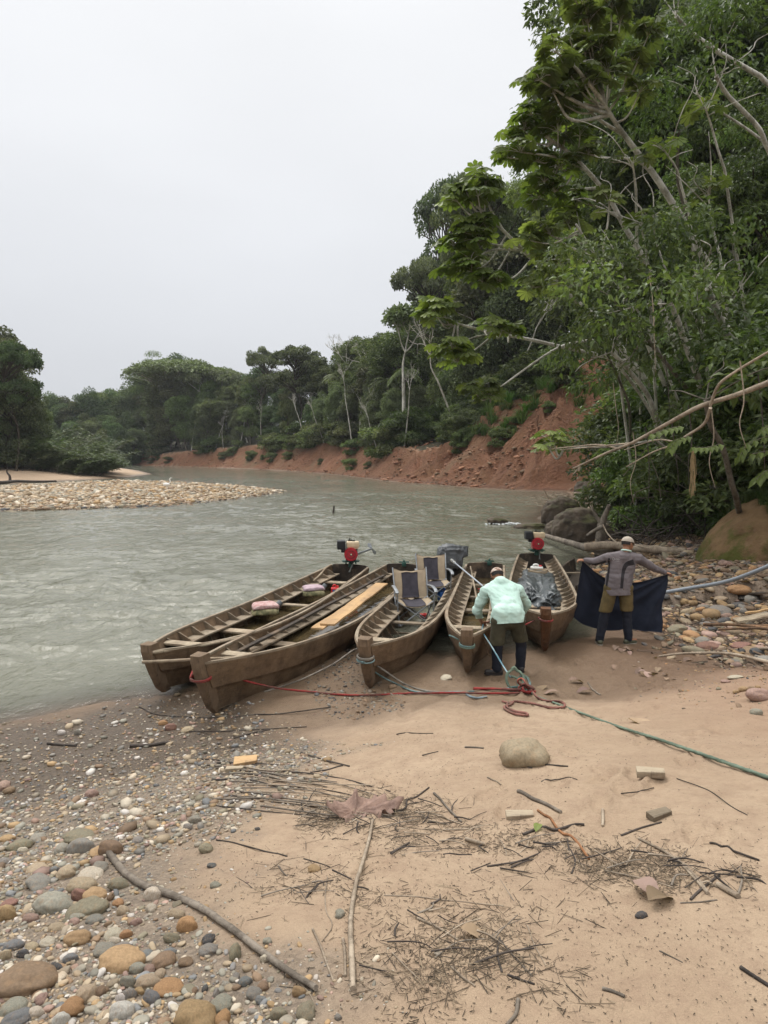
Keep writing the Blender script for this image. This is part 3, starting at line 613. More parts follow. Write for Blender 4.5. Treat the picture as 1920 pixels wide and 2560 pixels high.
# the far bend on the left, behind the willows
g_ = np.random.default_rng(11)
for u in range(40, 330, 22):
    for yy, vv in ((186, 1085), (196, 1050), (208, 1020)):
        uu = u+g_.uniform(-9, 9); tree_px(['round', 'dense', 'dense'][g_.integers(3)], int(g_.integers(1, 4)), uu, yy+g_.uniform(-8, 8), (vv+g_.uniform(-12, 12) if vv > 1045 else sky_v(uu)+g_.uniform(-4, 16)), name='forest_tree', label=('low' if vv > 1070 else 'mid-height' if vv > 1030 else 'tall')+' distant tree closing the bend, '+('behind the willows' if uu < 150 else 'above the river\'s vanishing point' if uu > 230 else 'right of the willows'), group='trees closing the far river bend', rz=g_.uniform(0, 6))
# skyline trees that stand out
tree_px('dome', 1, 452, bank_y(450)+13, 900, name='umbrella_tree', label='broad flat-topped pale green tree, the largest dome on the far skyline', wid=1.5, rz=1)
tree_px('dome', 2, 545, bank_y(540)+17, 922, name='umbrella_tree', label='second flat-topped pale tree, right behind the broadest domed one', wid=1.1, rz=2)
tree_px('vine', 1, 402, bank_y(400)+3, 962, name='vine_covered_tree', label='dark column of a tree hung all over with vines on the far bank', wid=1.5)
tree_px('open', 1, 738, bank_y(738)+9, 860, name='emergent_tree', label='dark open-crowned tree rising above the canopy with sky showing through', wid=1.0, rz=.6)
tree_px('open', 2, 668, bank_y(668)+14, 868, name='emergent_tree', label='smaller dark open-crowned tree left of the tall one on the skyline', wid=.62, rz=2.2)
tree_px('open', 3, 1120, bank_y(1120)+8, 438, name='emergent_tree', label='tall dark tree with broken ragged crown standing against the sky', wid=.55, rz=1.2)
tree_px('open', 1, 1195, bank_y(1195)+5, 415, name='emergent_tree', label='dark ragged tree against the sky, just right of the tallest ragged one', wid=.5, rz=2.9)
tree_px('open', 2, 1060, bank_y(1060)+10, 650, name='emergent_tree', label='lower loose-crowned tree stepping down from the tall ragged one', wid=.6, rz=2.9)
tree_px('bareleaf', 2, 1005, bank_y(1005)+7, 770, name='emergent_tree', label='thin pale tree with sparse leaves on the skyline below the tall ragged tree', wid=1)
tree_px('bare', 1, 862, bank_y(862)+14, 832, name='bare_tree', label='leafless white-twigged tree on the skyline behind the forest', wid=1.3)
tree_px('bare', 2, 925, bank_y(925)+12, 838, name='bare_tree', label='second leafless white tree, right of the other on the skyline', wid=1)
for k, (u, v, dy) in enumerate(((812, 985, 1), (600, 965, 2), (925, 960, 1), (722, 1000, 1), (540, 1010, 2), (1010, 900, 1), (880, 900, 3), (1150, 760, 0), (655, 990, 1), (770, 970, 2), (480, 1015, 2), (1060, 860, 2), (950, 985, 1), (835, 930, 4), (560, 1040, 1), (1240, 700, 1), (1330, 640, 2))):
    tree_px('bare', 1+k % 3, u, bank_y(u)+dy, v, name='bare_tree', label='white leafless forking tree leaning out of the forest '+zone(u), group='white bare trees in the forest wall', tilt=(0, (-.35, .3, -.15, -.5)[k % 4], 0), wid=.6, rz=k)
# bushes on top of the bank
g_ = np.random.default_rng(12)
for k in range(105):
    u = g_.uniform(280, 1440) if k < 78 else g_.uniform(1000, 1440); y = bank_y(u)+(g_.uniform(-.6, 5) if u < 960 else g_.uniform(1.5, 7)); x = (u-960)/F*y
    tree('bush', 1+k % 3, x, y, g_.uniform(1.8, 4.2)*(1 if u < 1000 else .8), name='bush', label='green bush on the red bank\'s brow '+zone(u), cat='bush', group='bushes along the brow of the bank', rz=g_.uniform(0, 6), wid=g_.uniform(1, 1.4))
for k in range(70):
    u = g_.uniform(1010, 1470); y = bank_y(min(u, 1440))+g_.uniform(.5, 6)-(3 if k % 6 == 0 else 0); x = (u-960)/F*y
    bh_ = g_.uniform(2.2, 4.6); tree('bush' if k % 2 else 'n_bush', 1+k % 3, x, y, bh_, name='bush', label=('low' if bh_ < 3 else 'middling' if bh_ < 3.8 else 'tall')+(' rounded' if k % 2 else ' spiky-leaved')+' bush at the cliff edge '+zone(u), cat='bush', group='bushes over the cliff edge', rz=g_.uniform(0, 6), wid=g_.uniform(1, 1.4))
for k in range(6):
    u = g_.uniform(1080, 1200); y = bank_y0(u)*.3+bank_y(u)*.7+g_.uniform(-2, 3); x = (u-960)/F*y
    tree('n_bush', 1+k % 3, x, y, g_.uniform(1.6, 3.2), name='bush', label='bush in the green tongue hanging down the middle of the red cliff', cat='bush', group='green tongue on the red cliff', rz=g_.uniform(0, 6), wid=1.2)
for k in range(34):                       # a few clinging to the slope itself
    u = g_.uniform(300, 1420); y = bank_y0(u)*.35+bank_y(u)*.65+g_.uniform(-1.5, 1.5); x = (u-960)/F*y
    tree('bush', 1+k % 3, x, y, g_.uniform(.9, 2.0), name='bush', label='small shrub on the red slope '+zone(u), cat='bush', group='shrubs on the red slope', rz=g_.uniform(0, 6), wid=g_.uniform(1, 1.3))
# left bank
for k, (u, vt, y, kd, w) in enumerate(((-60, 880, 92, 'dense', 1.0), (20, 925, 88, 'dense', 1.05), (70, 960, 92, 'dense', .8), (-10, 870, 100, 'round', 1), (105, 1030, 95, 'dense', .7), (-110, 900, 84, 'dense', 1), (-200, 880, 90, 'round', 1.2), (-320, 900, 85, 'dense', 1.2))):
    tree_px(kd, 1+k % 3, u, y, vt, name='riverside_tree', label=('rounded' if kd == 'round' else 'dense dark')+' tree on the left bank '+('cut by the left edge' if u < 0 else 'right at the left edge' if u < 40 else 'above the willows' if u < 90 else 'lowest and rightmost of its row'), group='trees on the left bank', wid=w, rz=k*1.3)
tree_px('open', 2, 40, 86, 850, name='riverside_tree', label='pale-limbed tree with loose leaf clusters, top of the left bank trees', wid=.7, rz=.4)
tree_px('bareleaf', 1, 8, 106, 832, name='riverside_tree', label='white twiggy tree at the left edge of the frame', wid=.8)
g_ = np.random.default_rng(13)
for k in range(46):
    u = -60+k*6.6+g_.uniform(-6, 6); y = g_.uniform(89, 102); h = np.interp(u, [-60, 60, 170, 262], [5.6, 5.2, 4.4, 2.2])*g_.uniform(.7, 1.05)
    tree('willow', 1+k % 3, (u-960)/F*y, y, h, rz=g_.uniform(-.35, .35), name='willow_shrub', label='grey-green willow behind the left sandbar, '+('cut by the frame\'s left edge' if u < 15 else 'left of the pale sand tip' if u < 120 else 'nearest the pale sand tip' if u < 200 else 'at the row\'s low right end'), cat='shrub', group='willow shrubs on the left bar', wid=1.2)

# ------------------------------------------------------------------ the near forest on the right
g_ = np.random.default_rng(21)
ORD = ['leftmost', 'second from the left', 'third from the left', 'fourth from the left', 'fifth from the left', 'sixth from the left', 'seventh from the left', 'eighth from the left', 'ninth from the left', 'tenth from the left', 'eleventh from the left', 'twelfth from the left']+['far right']*9
def near_row(y, us, prof, kinds, lab, grp):
    for k, u in enumerate(us):
        u += g_.uniform(-20, 20); kd = kinds[g_.integers(len(kinds))]
        tree_px(kd, int(g_.integers(1, 4)), u, y+g_.uniform(-2, 2), float(np.interp(u, *prof))+g_.uniform(-40, 40), name='jungle_tree', label=lab+', '+ORD[k], group=grp, rz=g_.uniform(0, 6.28), wid=g_.uniform(.9, 1.15))
near_row(46, range(1590, 2500, 80), ([1500, 1600, 1700], [200, 20, -100]), ['n_high', 'n_high', 'n_dense'], 'tall jungle tree in the hillside\'s back row', 'back row of jungle trees')
near_row(37, range(1740, 2300, 88), ([1400, 1480, 1600, 1900], [560, 330, 60, -100]), ['n_high', 'n_dense', 'n_high'], 'leafy jungle tree in the hillside\'s middle row', 'middle row of jungle trees')
near_row(28, range(1800, 2300, 95), ([1480, 1650, 1920], [800, 600, 330]), ['n_dense', 'n_dense', 'n_high'], 'dark leafy tree in the hillside\'s front row', 'front row of jungle trees')
for k, (u, y, h) in enumerate(((1600, 27, 2.6), (1620, 26, 3.6), (1640, 30, 4.5), (1670, 24, 2.6), (1690, 28, 4.4), (1720, 23, 3.4), (1780, 21.5, 2.8), (1790, 26, 4.6), (1840, 20, 3.2), (1880, 24, 4.4), (1900, 18.5, 2.8), (1960, 18, 3.4), (1960, 23, 5), (2060, 17, 4), (2180, 15, 4))):
    tree('n_bush', 1+k % 3, (u-960)/F*y, y, h*1.15, rz=k*1.1, name='jungle_bush', label='glossy bush in the shade at the right hillside\'s foot, number '+['one', 'two', 'three', 'four', 'five', 'six', 'seven', 'eight', 'nine', 'ten', 'eleven', 'twelve', 'thirteen', 'fourteen', 'fifteen', 'sixteen', 'seventeen', 'eighteen', 'nineteen'][k]+' from the left', cat='bush', group='bushes at the foot of the right hillside', wid=1.15)
def rosette(mb, tb, p, d, n=11, rl=.36, mat=None):
    p = np.array(p, float); P = []; D = []; N = []; 
    for i in range(n):
        a = i*2.4+rng.uniform(-.3, .3); el_ = rng.uniform(-.15, 1.25); pl = rng.uniform(.3, .62)
        dd = np.array([math.cos(a)*math.cos(el_), math.sin(a)*math.cos(el_), math.sin(el_)*.8])+np.array(d)*.25; q = p+dd*pl-np.array([0, 0, .12*pl])
        tube(tb, [p, (p+q)/2+np.array([0, 0, .06]), q], .009, 3, cap=False); P.append(q); D.append(dd*np.array([1, 1, .2])+np.array([0, 0, -.35])); N.append(np.array([dd[0]*.55, dd[1]*.55, .9])+rng.normal(0, .38, 3))
    P = np.array(P); s = rng.uniform(.75, 1.15, n)*rl
    leaves(mb, P, np.array(D), np.array(N), s, s, T_CE, np.stack([rng.uniform(.1, .9, n), np.clip(rng.normal(.55, .2, n), 0, 1), np.zeros(n)], 1))
def cecropia(trunk, y0, y1, r0, branches, ros, label, rl=.36):
    tr = MB(); cr = MB(); p = px_line(trunk, y0, y1); o0 = Vector(p[0])
    dr = (p[0]-p[2])/np.linalg.norm(p[0]-p[2]); dr[2] = min(dr[2], -.4); base = p[0].copy(); st_ = 0
    while base[2] > gz(base[0], base[1])-.2 and st_ < 60: base = base+dr*.3; dr[2] -= .03; st_ += 1
    p = np.concatenate([spline([base, (base+p[0])/2, p[0]], 4)[:-1], p])
    O = np.array([base[0], base[1], base[2]])
    tube(tr, p-O, np.linspace(r0, r0*.35, len(p)), 8, jit=.05)
    for br in branches:
        i0 = int(np.argmin([(proj(q)[0]-br[0][0])**2+(proj(q)[1]-br[0][1])**2 for q in p])); yb = p[i0][1]
        bp = px_line([proj(p[i0])]+list(br[1:]), yb, yb+rng.uniform(-2, .6)); tube(tr, bp-O, np.linspace(r0*.42, .022, len(bp)), 6)
        rosette(cr, tr, bp[-1]-O, (-.5, -.3, .3), 10, rl)
    for (u, v, y) in ros: 
        q = np.array(PY(u, v, y)[:]); rosette(cr, tr, q-O, (-.3, -.2, .4), rng.integers(8, 13), rl)
        j = int(np.argmin(((p-q)**2).sum(1)-0)); j = max(0, j-2); mid = (p[j]+q)/2-np.array([0, 0, .25]); tube(tr, spline([p[j]-O, mid-O, q-O], 5), np.linspace(.035, .018, 11), 5)
    r = empty('cecropia_tree', O, 0, label, 'tree', 'lobed-leaf trees leaning over the river'); tr.obj('trunk', MBK['white'], r); cr.obj('crown', ML['cec'], r, smooth=False); return r
cecropia([(1770, 665), (1724, 579), (1649, 457), (1585, 370), (1539, 307), (1504, 249)], 24, 21, .15,
    [[(1640, 440), (1590, 400), (1520, 395), (1470, 385)], [(1560, 330), (1500, 300), (1440, 240), (1420, 215)], [(1504, 249), (1470, 200), (1463, 133)], [(1504, 249), (1440, 170), (1390, 130)], [(1530, 290), (1450, 260), (1350, 200)], [(1530, 290), (1430, 300), (1385, 235)]],
    [(1365, 190, 21.0), (1425, 100, 21.0), (1500, 120, 21.0), (1470, 60, 21.0), (1520, 180, 21.0), (1440, 165, 20.5), (1400, 255, 21.0), (1550, 60, 21.5), (1580, 150, 21.0), (1340, 215, 21.4), (1480, 215, 20.8), (1530, 20, 21.3), (1415, 170, 21.0), (1600, 230, 21.0), (1620, 90, 21.0), (1450, 20, 21.0)], 'tall white-trunked tree with big lobed leaves reaching highest against the sky', .34)
cecropia([(1650, 740), (1620, 671), (1597, 625), (1562, 567), (1521, 492), (1469, 428), (1423, 382), (1365, 341)], 24, 22, .125,
    [[(1545, 540), (1500, 520), (1440, 500)], [(1500, 470), (1430, 474), (1350, 470)], [(1469, 428), (1400, 395), (1300, 380)], [(1400, 365), (1350, 330), (1330, 290)]],
    [(1290, 360, 22.0), (1275, 395, 22.2), (1310, 325, 22.0), (1365, 300, 22.0), (1395, 330, 21.6), (1420, 290, 22.0), (1345, 405, 22.0), (1400, 420, 22.0), (1450, 340, 22.0), (1360, 455, 21.6), (1340, 500, 22.0), (1385, 480, 22.0)], 'leaning white tree whose lobed leaves stand against the sky below the tallest one', .31)
cecropia([(1590, 790), (1559, 741), (1516, 677), (1469, 608), (1440, 560)], 23, 21.5, .09,
    [[(1500, 650), (1430, 620), (1375, 585)], [(1540, 720), (1480, 715), (1420, 720)]],
    [(1420, 560, 23.0), (1350, 570, 23.0), (1320, 600, 23.0), (1440, 520, 23.0), (1360, 640, 23.0), (1400, 660, 22.8), (1330, 720, 23.0), (1390, 700, 23.0)], 'short white leaning tree in the middle of the group of lobed-leaf trees')
cecropia([(1500, 800), (1440, 752), (1377, 694), (1307, 625), (1249, 567), (1191, 515)], 25, 23, .11,
    [[(1300, 620), (1240, 612), (1195, 600)], [(1307, 625), (1230, 625), (1175, 655)], [(1260, 580), (1225, 520), (1210, 470)], [(1330, 650), (1290, 690), (1245, 705)]],
    [(1165, 478, 23.0), (1145, 505, 23.0), (1215, 450, 23.0), (1195, 490, 22.6), (1160, 575, 23.0), (1135, 615, 23.0), (1190, 585, 23.0), (1140, 670, 23.0), (1180, 680, 23.0), (1205, 705, 23.0), (1210, 560, 23.0)], 'lowest-leaning white tree with four bright lobed-leaf tufts hanging out over the river')
cecropia([(1560, 900), (1435, 874), (1336, 851), (1238, 833), (1165, 815), (1128, 804)], 26, 23, .09,
    [[(1238, 833), (1180, 845), (1130, 870)], [(1238, 833), (1200, 865), (1165, 890)]],
    [(1080, 775, 23), (1105, 770, 23), (1095, 795, 22.8), (1255, 822, 23), (1275, 835, 23.2), (1115, 880, 23), (1145, 905, 23), (1230, 815, 23)], 'low branch-like tree with pale bark stretched out almost level across the red bank', .34)
cecropia([(1480, 850), (1420, 860), (1371, 883), (1307, 927), (1250, 968), (1218, 984)], 25, 23, .06, [], [(1190, 985, 23), (1215, 975, 23), (1225, 995, 23)], 'thin white bough drooping down over the red bank to one leaf tuft', .3)
cecropia([(1640, 1100), (1563, 1112), (1500, 1118), (1435, 1119), (1400, 1122)], 19, 17.5, .04, [], [(1375, 1125, 17.5), (1385, 1110, 17.5)], 'slender pale twig with green leaves in front of the red bank foot', .2)
for k, (pts, y, r, m_, lab) in enumerate((
    ([(1960, 440), (1919, 370), (1894, 316), (1821, 240), (1790, 190)], 22, .085, 'white', 'ringed white trunk leaning in from the upper right edge'),
    ([(1950, 400), (1894, 342), (1796, 275), (1740, 235)], 23, .05, 'white', 'thin white trunk crossing behind the ringed one at upper right'),
    ([(1900, 190), (1792, 127), (1726, 79), (1690, 40)], 24, .09, 'white', 'grey trunk leaning left in the topmost foliage'),
    ([(1730, 600), (1716, 535), (1694, 443), (1697, 332)], 24, .07, 'grey', 'dark-barked forked trunk standing right of the long white leaning trunk'),
    ([(1772, 1050), (1764, 1010), (1739, 926), (1713, 857), (1698, 810), (1680, 760)], 19, .105, 'white', 'mottled white trunk rising behind the fallen branch'),
    ([(1760, 1040), (1739, 1001), (1700, 950), (1660, 901), (1620, 850)], 19.5, .07, 'grey', 'brown leaning trunk just left of the mottled white one'),
    ([(1655, 1080), (1641, 1042), (1616, 982), (1566, 919), (1530, 880)], 21, .09, 'white', 'pale twin trunk leaning left in the shade'),
    ([(1640, 1060), (1630, 1035), (1600, 985), (1570, 945), (1545, 910)], 21.5, .06, 'white', 'thinner pale trunk beside the twin leaning one'),
    ([(1575, 1040), (1569, 1001), (1538, 929), (1520, 890)], 23, .05, 'grey', 'thin upright stem, leftmost of the shaded trunks'),
    ([(1840, 1240), (1829, 1208), (1808, 1123), (1776, 1060), (1765, 1000)], 15.5, .075, 'grey', 'speckled stem rising from the undergrowth below the fallen branch'),
    ([(1890, 940), (1851, 876), (1798, 788), (1770, 720)], 19, .12, 'white', 'white trunk leaning left near the right edge'),
    ([(1860, 1010), (1835, 940), (1820, 860), (1808, 790)], 20, .09, 'white', 'second white trunk right of the mottled one'),
    ([(1790, 960), (1775, 900), (1755, 840), (1740, 800)], 21, .05, 'white', 'slim white stem between the thicker white trunks'))):
    p = px_line(pts, y, y-1.5); dr = (p[0]-p[2])/np.linalg.norm(p[0]-p[2]); dr[2] = min(dr[2], -.45); dr[1] += .15; q = p[0].copy(); st_ = 0
    while q[2] > gz(q[0], q[1])-.2 and st_ < 60: q = q+dr*.3; st_ += 1
    p = np.concatenate([spline([q, (q+p[0])/2, p[0]], 4)[:-1], p])
    O = p[0].copy(); mb = MB(); tube(mb, p-O, np.linspace(r, r*.65, len(p)), 9, jit=.06); cb = MB()
    e_ = p[-1]-O
    for j in range(3): limb(mb, e_, e_+rng.normal(0, 1, 3)*np.array([1.2, .8, .8])+np.array([-.5, 0, .8]), r*.22, .01, .1, 4, 5)
    for j in range(5): blob_leaves(cb, e_+rng.normal(0, 1, 3)*np.array([1.1, .8, .7])+np.array([-.4, 0, .8]), .7, .5, 130, .2, .09, T_LN, rng.uniform(.3, .7), .6)
    rt = empty('leaning_tree', O, 0, lab, 'tree'); mb.obj('trunk', MBK[m_], rt); cb.obj('crown', ML['near'], rt, smooth=False)

for k, (pts, lab) in enumerate((([(1590, 475), (1586, 440), (1582, 408)], 'short bare stem high above the long white leaning trunk'), ([(1508, 620), (1520, 554), (1523, 506)], 'slender stem in the middle of the leaning white trunks'), ([(1618, 640), (1610, 600), (1602, 563)], 'slender stem under the tallest white leaning trunk'),
    ([(1723, 535), (1704, 468), (1691, 421), (1659, 373)], 'forking dark-edged stem right of the tallest leaning trunk'), ([(1811, 421), (1796, 377), (1777, 310), (1764, 272)], 'curving thin stem left of the ringed white trunk'), 
    ([(1700, 760), (1670, 690), (1640, 600), (1632, 540)], 'long slim stem rising through the bright green foliage'), ([(1800, 640), (1780, 560), (1770, 480)], 'slim stem in the dark foliage near the right edge'), ([(1640, 860), (1600, 790), (1570, 720), (1555, 660)], 'slim leaning stem in front of the dark hollow'))):
    p = px_line(pts, 20.5, 20); dr = (p[0]-p[2])/np.linalg.norm(p[0]-p[2]); dr[0] = max(dr[0], .4); q = p[0].copy(); st_ = 0
    while q[2] > gz(q[0], q[1])-.2 and st_ < 70: q = q+dr*.3; dr[2] -= .02; dr[1] += .02; st_ += 1
    p = np.concatenate([spline([q, (q+p[0])/2, p[0]], 4)[:-1], p]); O = p[0].copy(); mb = MB(); tube(mb, p-O, np.linspace(.05, .022, len(p)), 6, jit=.05); e_ = p[-1]-O
    for j in range(3): limb(mb, p[-2-j]-O, e_+rng.normal(0, 1, 3)*np.array([.9, .6, .6])+np.array([-.5, 0, .7]), .018, .008, .1, 4, 4)
    cb = MB(); rosette(cb, mb, e_, (-.3, 0, .3), 7, .28); rt = empty('sapling', O, 0, lab, 'tree', 'slender pale stems on the right hillside'); mb.obj('trunk', MBK['white'], rt); cb.obj('crown', ML['cec'], rt, smooth=False)
# ------------------------------------------------------------------ boats
def wood(name, c1, c2, c3, scale=3, stretch=(.12, 1, 1), rough=.8, bump=.009):
    t = NT(name); f = t.mr(t.noise(scale*3, 7, .7, stretch=stretch), .35, .65); g = t.mr(t.noise(scale*.8, 5, .65), .42, .62); h = t.noise(scale*22, 4, .7, stretch=stretch)
    c = t.mix(f, c1, c2); c = t.mix(t.math('MULTIPLY', g, .75), c, c3); c = t.mix(t.math('MULTIPLY', t.mr(h, .55, .7), .5), c, tuple(q*.45 for q in c2))
    st = t.mr(t.noise(scale*2.2, 6, .75, stretch=(1.6, 1, .25)), .56, .66); c = t.mix(t.math('MULTIPLY', st, .6), c, (.05, .036, .025)); mud = t.mr(t.noise(1.3, 7, .75), .5, .62); c = t.mix(t.math('MULTIPLY', mud, .4), c, (.30, .21, .135))
    return t.done(t.pr(c, rough, t.bump(t.math('ADD', h, t.noise(scale*6, 6, .7, stretch=stretch)), bump), spec=.25))
MW = dict(out=wood('muddy_hull_wood', (.215, .145, .087), (.13, .088, .054), (.08, .056, .037)),
          low=wood('wet_lower_hull_wood', (.17, .115, .068), (.105, .07, .042), (.06, .042, .028)),
          in_=wood('weathered_inner_wood', (.23, .185, .13), (.14, .112, .078), (.095, .075, .053)),
          cap=wood('gunwale_wood', (.34, .285, .21), (.22, .175, .125), (.13, .10, .072)),
          post=wood('stem_wood', (.22, .155, .10), (.14, .097, .062), (.10, .07, .048), stretch=(1, 1, .15)),
          redpost=wood('red_stem_wood', (.15, .07, .033), (.095, .045, .023), (.065, .035, .02), stretch=(1, 1, .15)),
          dark=wood('dark_wood', (.07, .055, .042), (.038, .03, .024), (.028, .022, .018)),
          new=wood('fresh_plank_wood', (.52, .34, .17), (.42, .26, .12), (.33, .21, .11), scale=2, rough=.65),
          pale=wood('pale_plank_wood', (.42, .35, .25), (.30, .24, .17), (.2, .155, .11)))
def bilge_mat():
    t = NT('bilge_water'); n = t.bump(t.noise(6, 3, .5), .012, .5); f = t.mr(t.noise(2, 5, .6), .35, .65)
    return t.done(t.pr(t.mix(f, (.085, .062, .03), (.05, .038, .02)), .04, n, spec=.5))
MBL = bilge_mat()
def boat(q, name_label, ribs=16, bilge=.13, post='post', seat=.12, thwarts=(.3, .5, .72), tcol='in_', post_h=.07):
    bx, by, sx, sy, Wm, wt_, t0, zb, zm, zs, ex = q
    L_ = math.hypot(sx-bx, sy-by); rz = math.atan2(sy-by, sx-bx)
    def hw(t):
        return float(.07+(Wm-.07)*(1-abs(1-min(t/t0, 1))**ex)) if t < t0 else float(Wm+(wt_-Wm)*max(0, (t-t0)/(1-t0))**1.6)
    def sh(t): return zm+(zb-zm)*max(0, 1-t/.55)**2+(zs-zm)*max(0, (t-.5)/.5)**1.5
    def zbot(t): return .10*max(0, 1-t/.22)**1.5-.10*min(1, t/.5)
    def pt(t, k, side, inset=0):
        """k: 0 bottom edge .. 1 gunwale"""
        zt = sh(t); z0 = zbot(t); z = z0+(zt-z0)*k; w = hw(t); wb = w*(.62+.1*(t > .9)) if w > .12 else w*.8
        wb = .05+(w*.66-.05)*min(1, t/.2)**.8 if t < .2 else w*.66
        y = wb+(w-wb)*(k**.8); x = t*L_+.33*(1-k)**1.2*max(0, 1-t/.3)**1.0
        return (x, side*max(y-inset, .0), z)
    root = empty('wooden_canoe', (bx, by, 0), rz, name_label, 'boat', 'wooden river canoes')
    ts = np.concatenate([np.linspace(0, .1, 7), np.linspace(.12, 1, 30)])
    for part, ks, th, off in (('lower_strake', (0, .2, .4, .53), .022, -.012), ('upper_strake', (.50, .65, .82, 1), .026, .02)):
        mb = MB(); 
        for side in (1, -1):
            V = []
            for t in ts:
                o_ = [pt(t, k, side, -off) for k in ks]; i_ = [pt(t, k, side, th) for k in ks[::-1]]; V += o_+i_
            V = np.array(V); k8 = 2*len(ks); m_ = len(ts)
            f = [(i*k8+a, i*k8+(a+1) % k8, (i+1)*k8+(a+1) % k8, (i+1)*k8+a) for i in range(m_-1) for a in range(k8)]
            f = [q_[::-1] for q_ in f] if side == 1 else f
            e0 = tuple(range(k8)); e1 = tuple((m_-1)*k8+a for a in range(k8)); mb.add(V, f+[e0, e1])
        mb.obj(part, MW['low' if part == 'lower_strake' else 'out'], root, smooth=False)
    # floor
    mb = MB(); V = []; 
    for t in ts:
        a = pt(t, 0, 1, -.002); b = pt(t, 0, -1, -.002); V += [a, b, (a[0], a[1]-.02, a[2]+.035), (b[0], b[1]+.02, b[2]+.035)]
    mb.add(V, [(4*i, 4*i+4, 4*i+5, 4*i+1) for i in range(len(ts)-1)]+[(4*i+2, 4*i+3, 4*i+7, 4*i+6) for i in range(len(ts)-1)]); mb.obj('floor', MW['in_'], root, smooth=False)
    # gunwale caps, shelves, ribs
    for side in (1, -1):
        mb = MB(); p = np.array([pt(t, 1, side, .012) for t in ts]); jit = np.cumsum(rng.normal(0, .0012, len(p))); p[:, 2] += .008+jit
        for i in range(len(p)-1): pass
        V = []
        for a in p: V += [(a[0], a[1]-.022, a[2]-.012), (a[0], a[1]+.022, a[2]-.012), (a[0], a[1]+.022, a[2]+.016), (a[0], a[1]-.022, a[2]+.016)]
        mb.add(V, [(4*i+a, 4*i+(a+1) % 4, 4*i+4+(a+1) % 4, 4*i+4+a) for i in range(len(p)-1) for a in range(4)]+[(0, 3, 2, 1), (4*len(p)-4, 4*len(p)-3, 4*len(p)-2, 4*len(p)-1)])
        mb.obj('gunwale', MW['cap'], root, smooth=False)
        mb = MB(); tt = np.linspace(.1, .985, 26); V = []
        for t in tt:
            kk = 1-.15/(sh(t)-zbot(t)); a = pt(t, kk, side, .03); w2 = a[1]-side*min(.20, abs(a[1])*.5)
            V += [(a[0], a[1], a[2]-.012), (a[0], w2, a[2]-.012), (a[0], w2, a[2]+.012), (a[0], a[1], a[2]+.012)]
        mb.add(V, [(4*i+a, 4*i+(a+1) % 4, 4*i+4+(a+1) % 4, 4*i+4+a) for i in range(len(tt)-1) for a in range(4)]+[(0, 1, 2, 3), (4*len(tt)-4, 4*len(tt)-3, 4*len(tt)-2, 4*len(tt)-1)])
        mb.obj('side_shelf', MW['cap'], root, smooth=False)
        for r_ in range(ribs):
            t = .13+(.85)*(r_+rng.uniform(-.1, .1))/(ribs-1)*.98; t = min(max(t, .12), .965); mb = MB(); D = sh(t)-zbot(t)
            kk = 1-.138/D; top = pt(t, 1-.012/D, side, .026); low = pt(t, kk, side, .028); w2 = low[1]-side*min(.19, abs(low[1])*.47)
            tri = [(top[0], top[1], top[2]), (low[0], low[1], low[2]), (low[0], w2, low[2]+.012), (top[0], top[1]-side*.03, top[2])]
            def plate(poly, th=.026):
                n_ = len(poly); V_ = [(x-th/2, y, z) for x, y, z in poly]+[(x+th/2, y, z) for x, y, z in poly]
                mb.add(V_, [tuple(range(n_))[::-1], tuple(range(n_, 2*n_))]+[(i, (i+1) % n_, n_+(i+1) % n_, n_+i) for i in range(n_)])
            plate(tri)
            a = pt(t, kk-.03, side, .024); b = pt(t, .05, side, .024); m2 = pt(t, .4, side, .024)
            plate([(a[0], a[1], a[2]-.01), (a[0], a[1]-side*.05, a[2]-.01), (m2[0], m2[1]-side*.06, m2[2]), (b[0], b[1]-side*.12, b[2]+.05), (b[0], b[1]-side*.12, b[2]+.02), (b[0], b[1], b[2]+.02), (m2[0], m2[1], m2[2])])
            mb.obj('rib', MW['in_'], root, smooth=False)
    # cross pieces on the floor and thwarts
    for k, t in enumerate(thwarts):
        mb = MB(); D = sh(t)-zbot(t); a = pt(t, 1-.19/D, 1, .03); b = pt(t, 1-.19/D, -1, .03); box(mb, ((a[0]+b[0])/2, 0, a[2]-.01), (.13 if k % 2 else .2, a[1]-b[1], .028), bev=.004); mb.obj('thwart', MW[tcol], root, smooth=False)
    for t in np.linspace(.18, .94, 9):
        mb = MB(); a = pt(t, .05, 1, .03); box(mb, (a[0], 0, zbot(t)+.075), (.035, a[1]*2-.01, .075), bev=.003); mb.obj('floor_timber', MW['in_'], root, smooth=False)
    mb = MB(); a = pt(seat, 1, 1, .03); D = sh(seat); box(mb, (a[0], 0, a[2]-.06), (.17, a[1]*2-.02, .03), bev=.004); mb.obj('bow_seat', MW['pale'], root, smooth=False)
    # transom
    mb = MB(); V = []; z1 = sh(1); poly = [(0, zbot(1)), (wt_*.66, zbot(1)), (wt_*.86, zbot(1)+.2), (wt_+.012, z1-.02), (wt_*.86, z1+.045), (0, z1+.07), (-wt_*.86, z1+.045), (-wt_-.012, z1-.02), (-wt_*.86, zbot(1)+.2), (-wt_*.66, zbot(1))]
    n_ = len(poly); V = [(L_-.005, y, z) for y, z in poly]+[(L_+.04, y, z) for y, z in poly]; mb.add(V, [tuple(range(n_)), tuple(range(n_, 2*n_))[::-1]]+[(i, n_+i, n_+(i+1) % n_, (i+1) % n_) for i in range(n_)])
    mb.obj('transom', MW['dark'], root, smooth=False)
    # stem post
    mb = MB(); zt = zb+post_h; rings = []
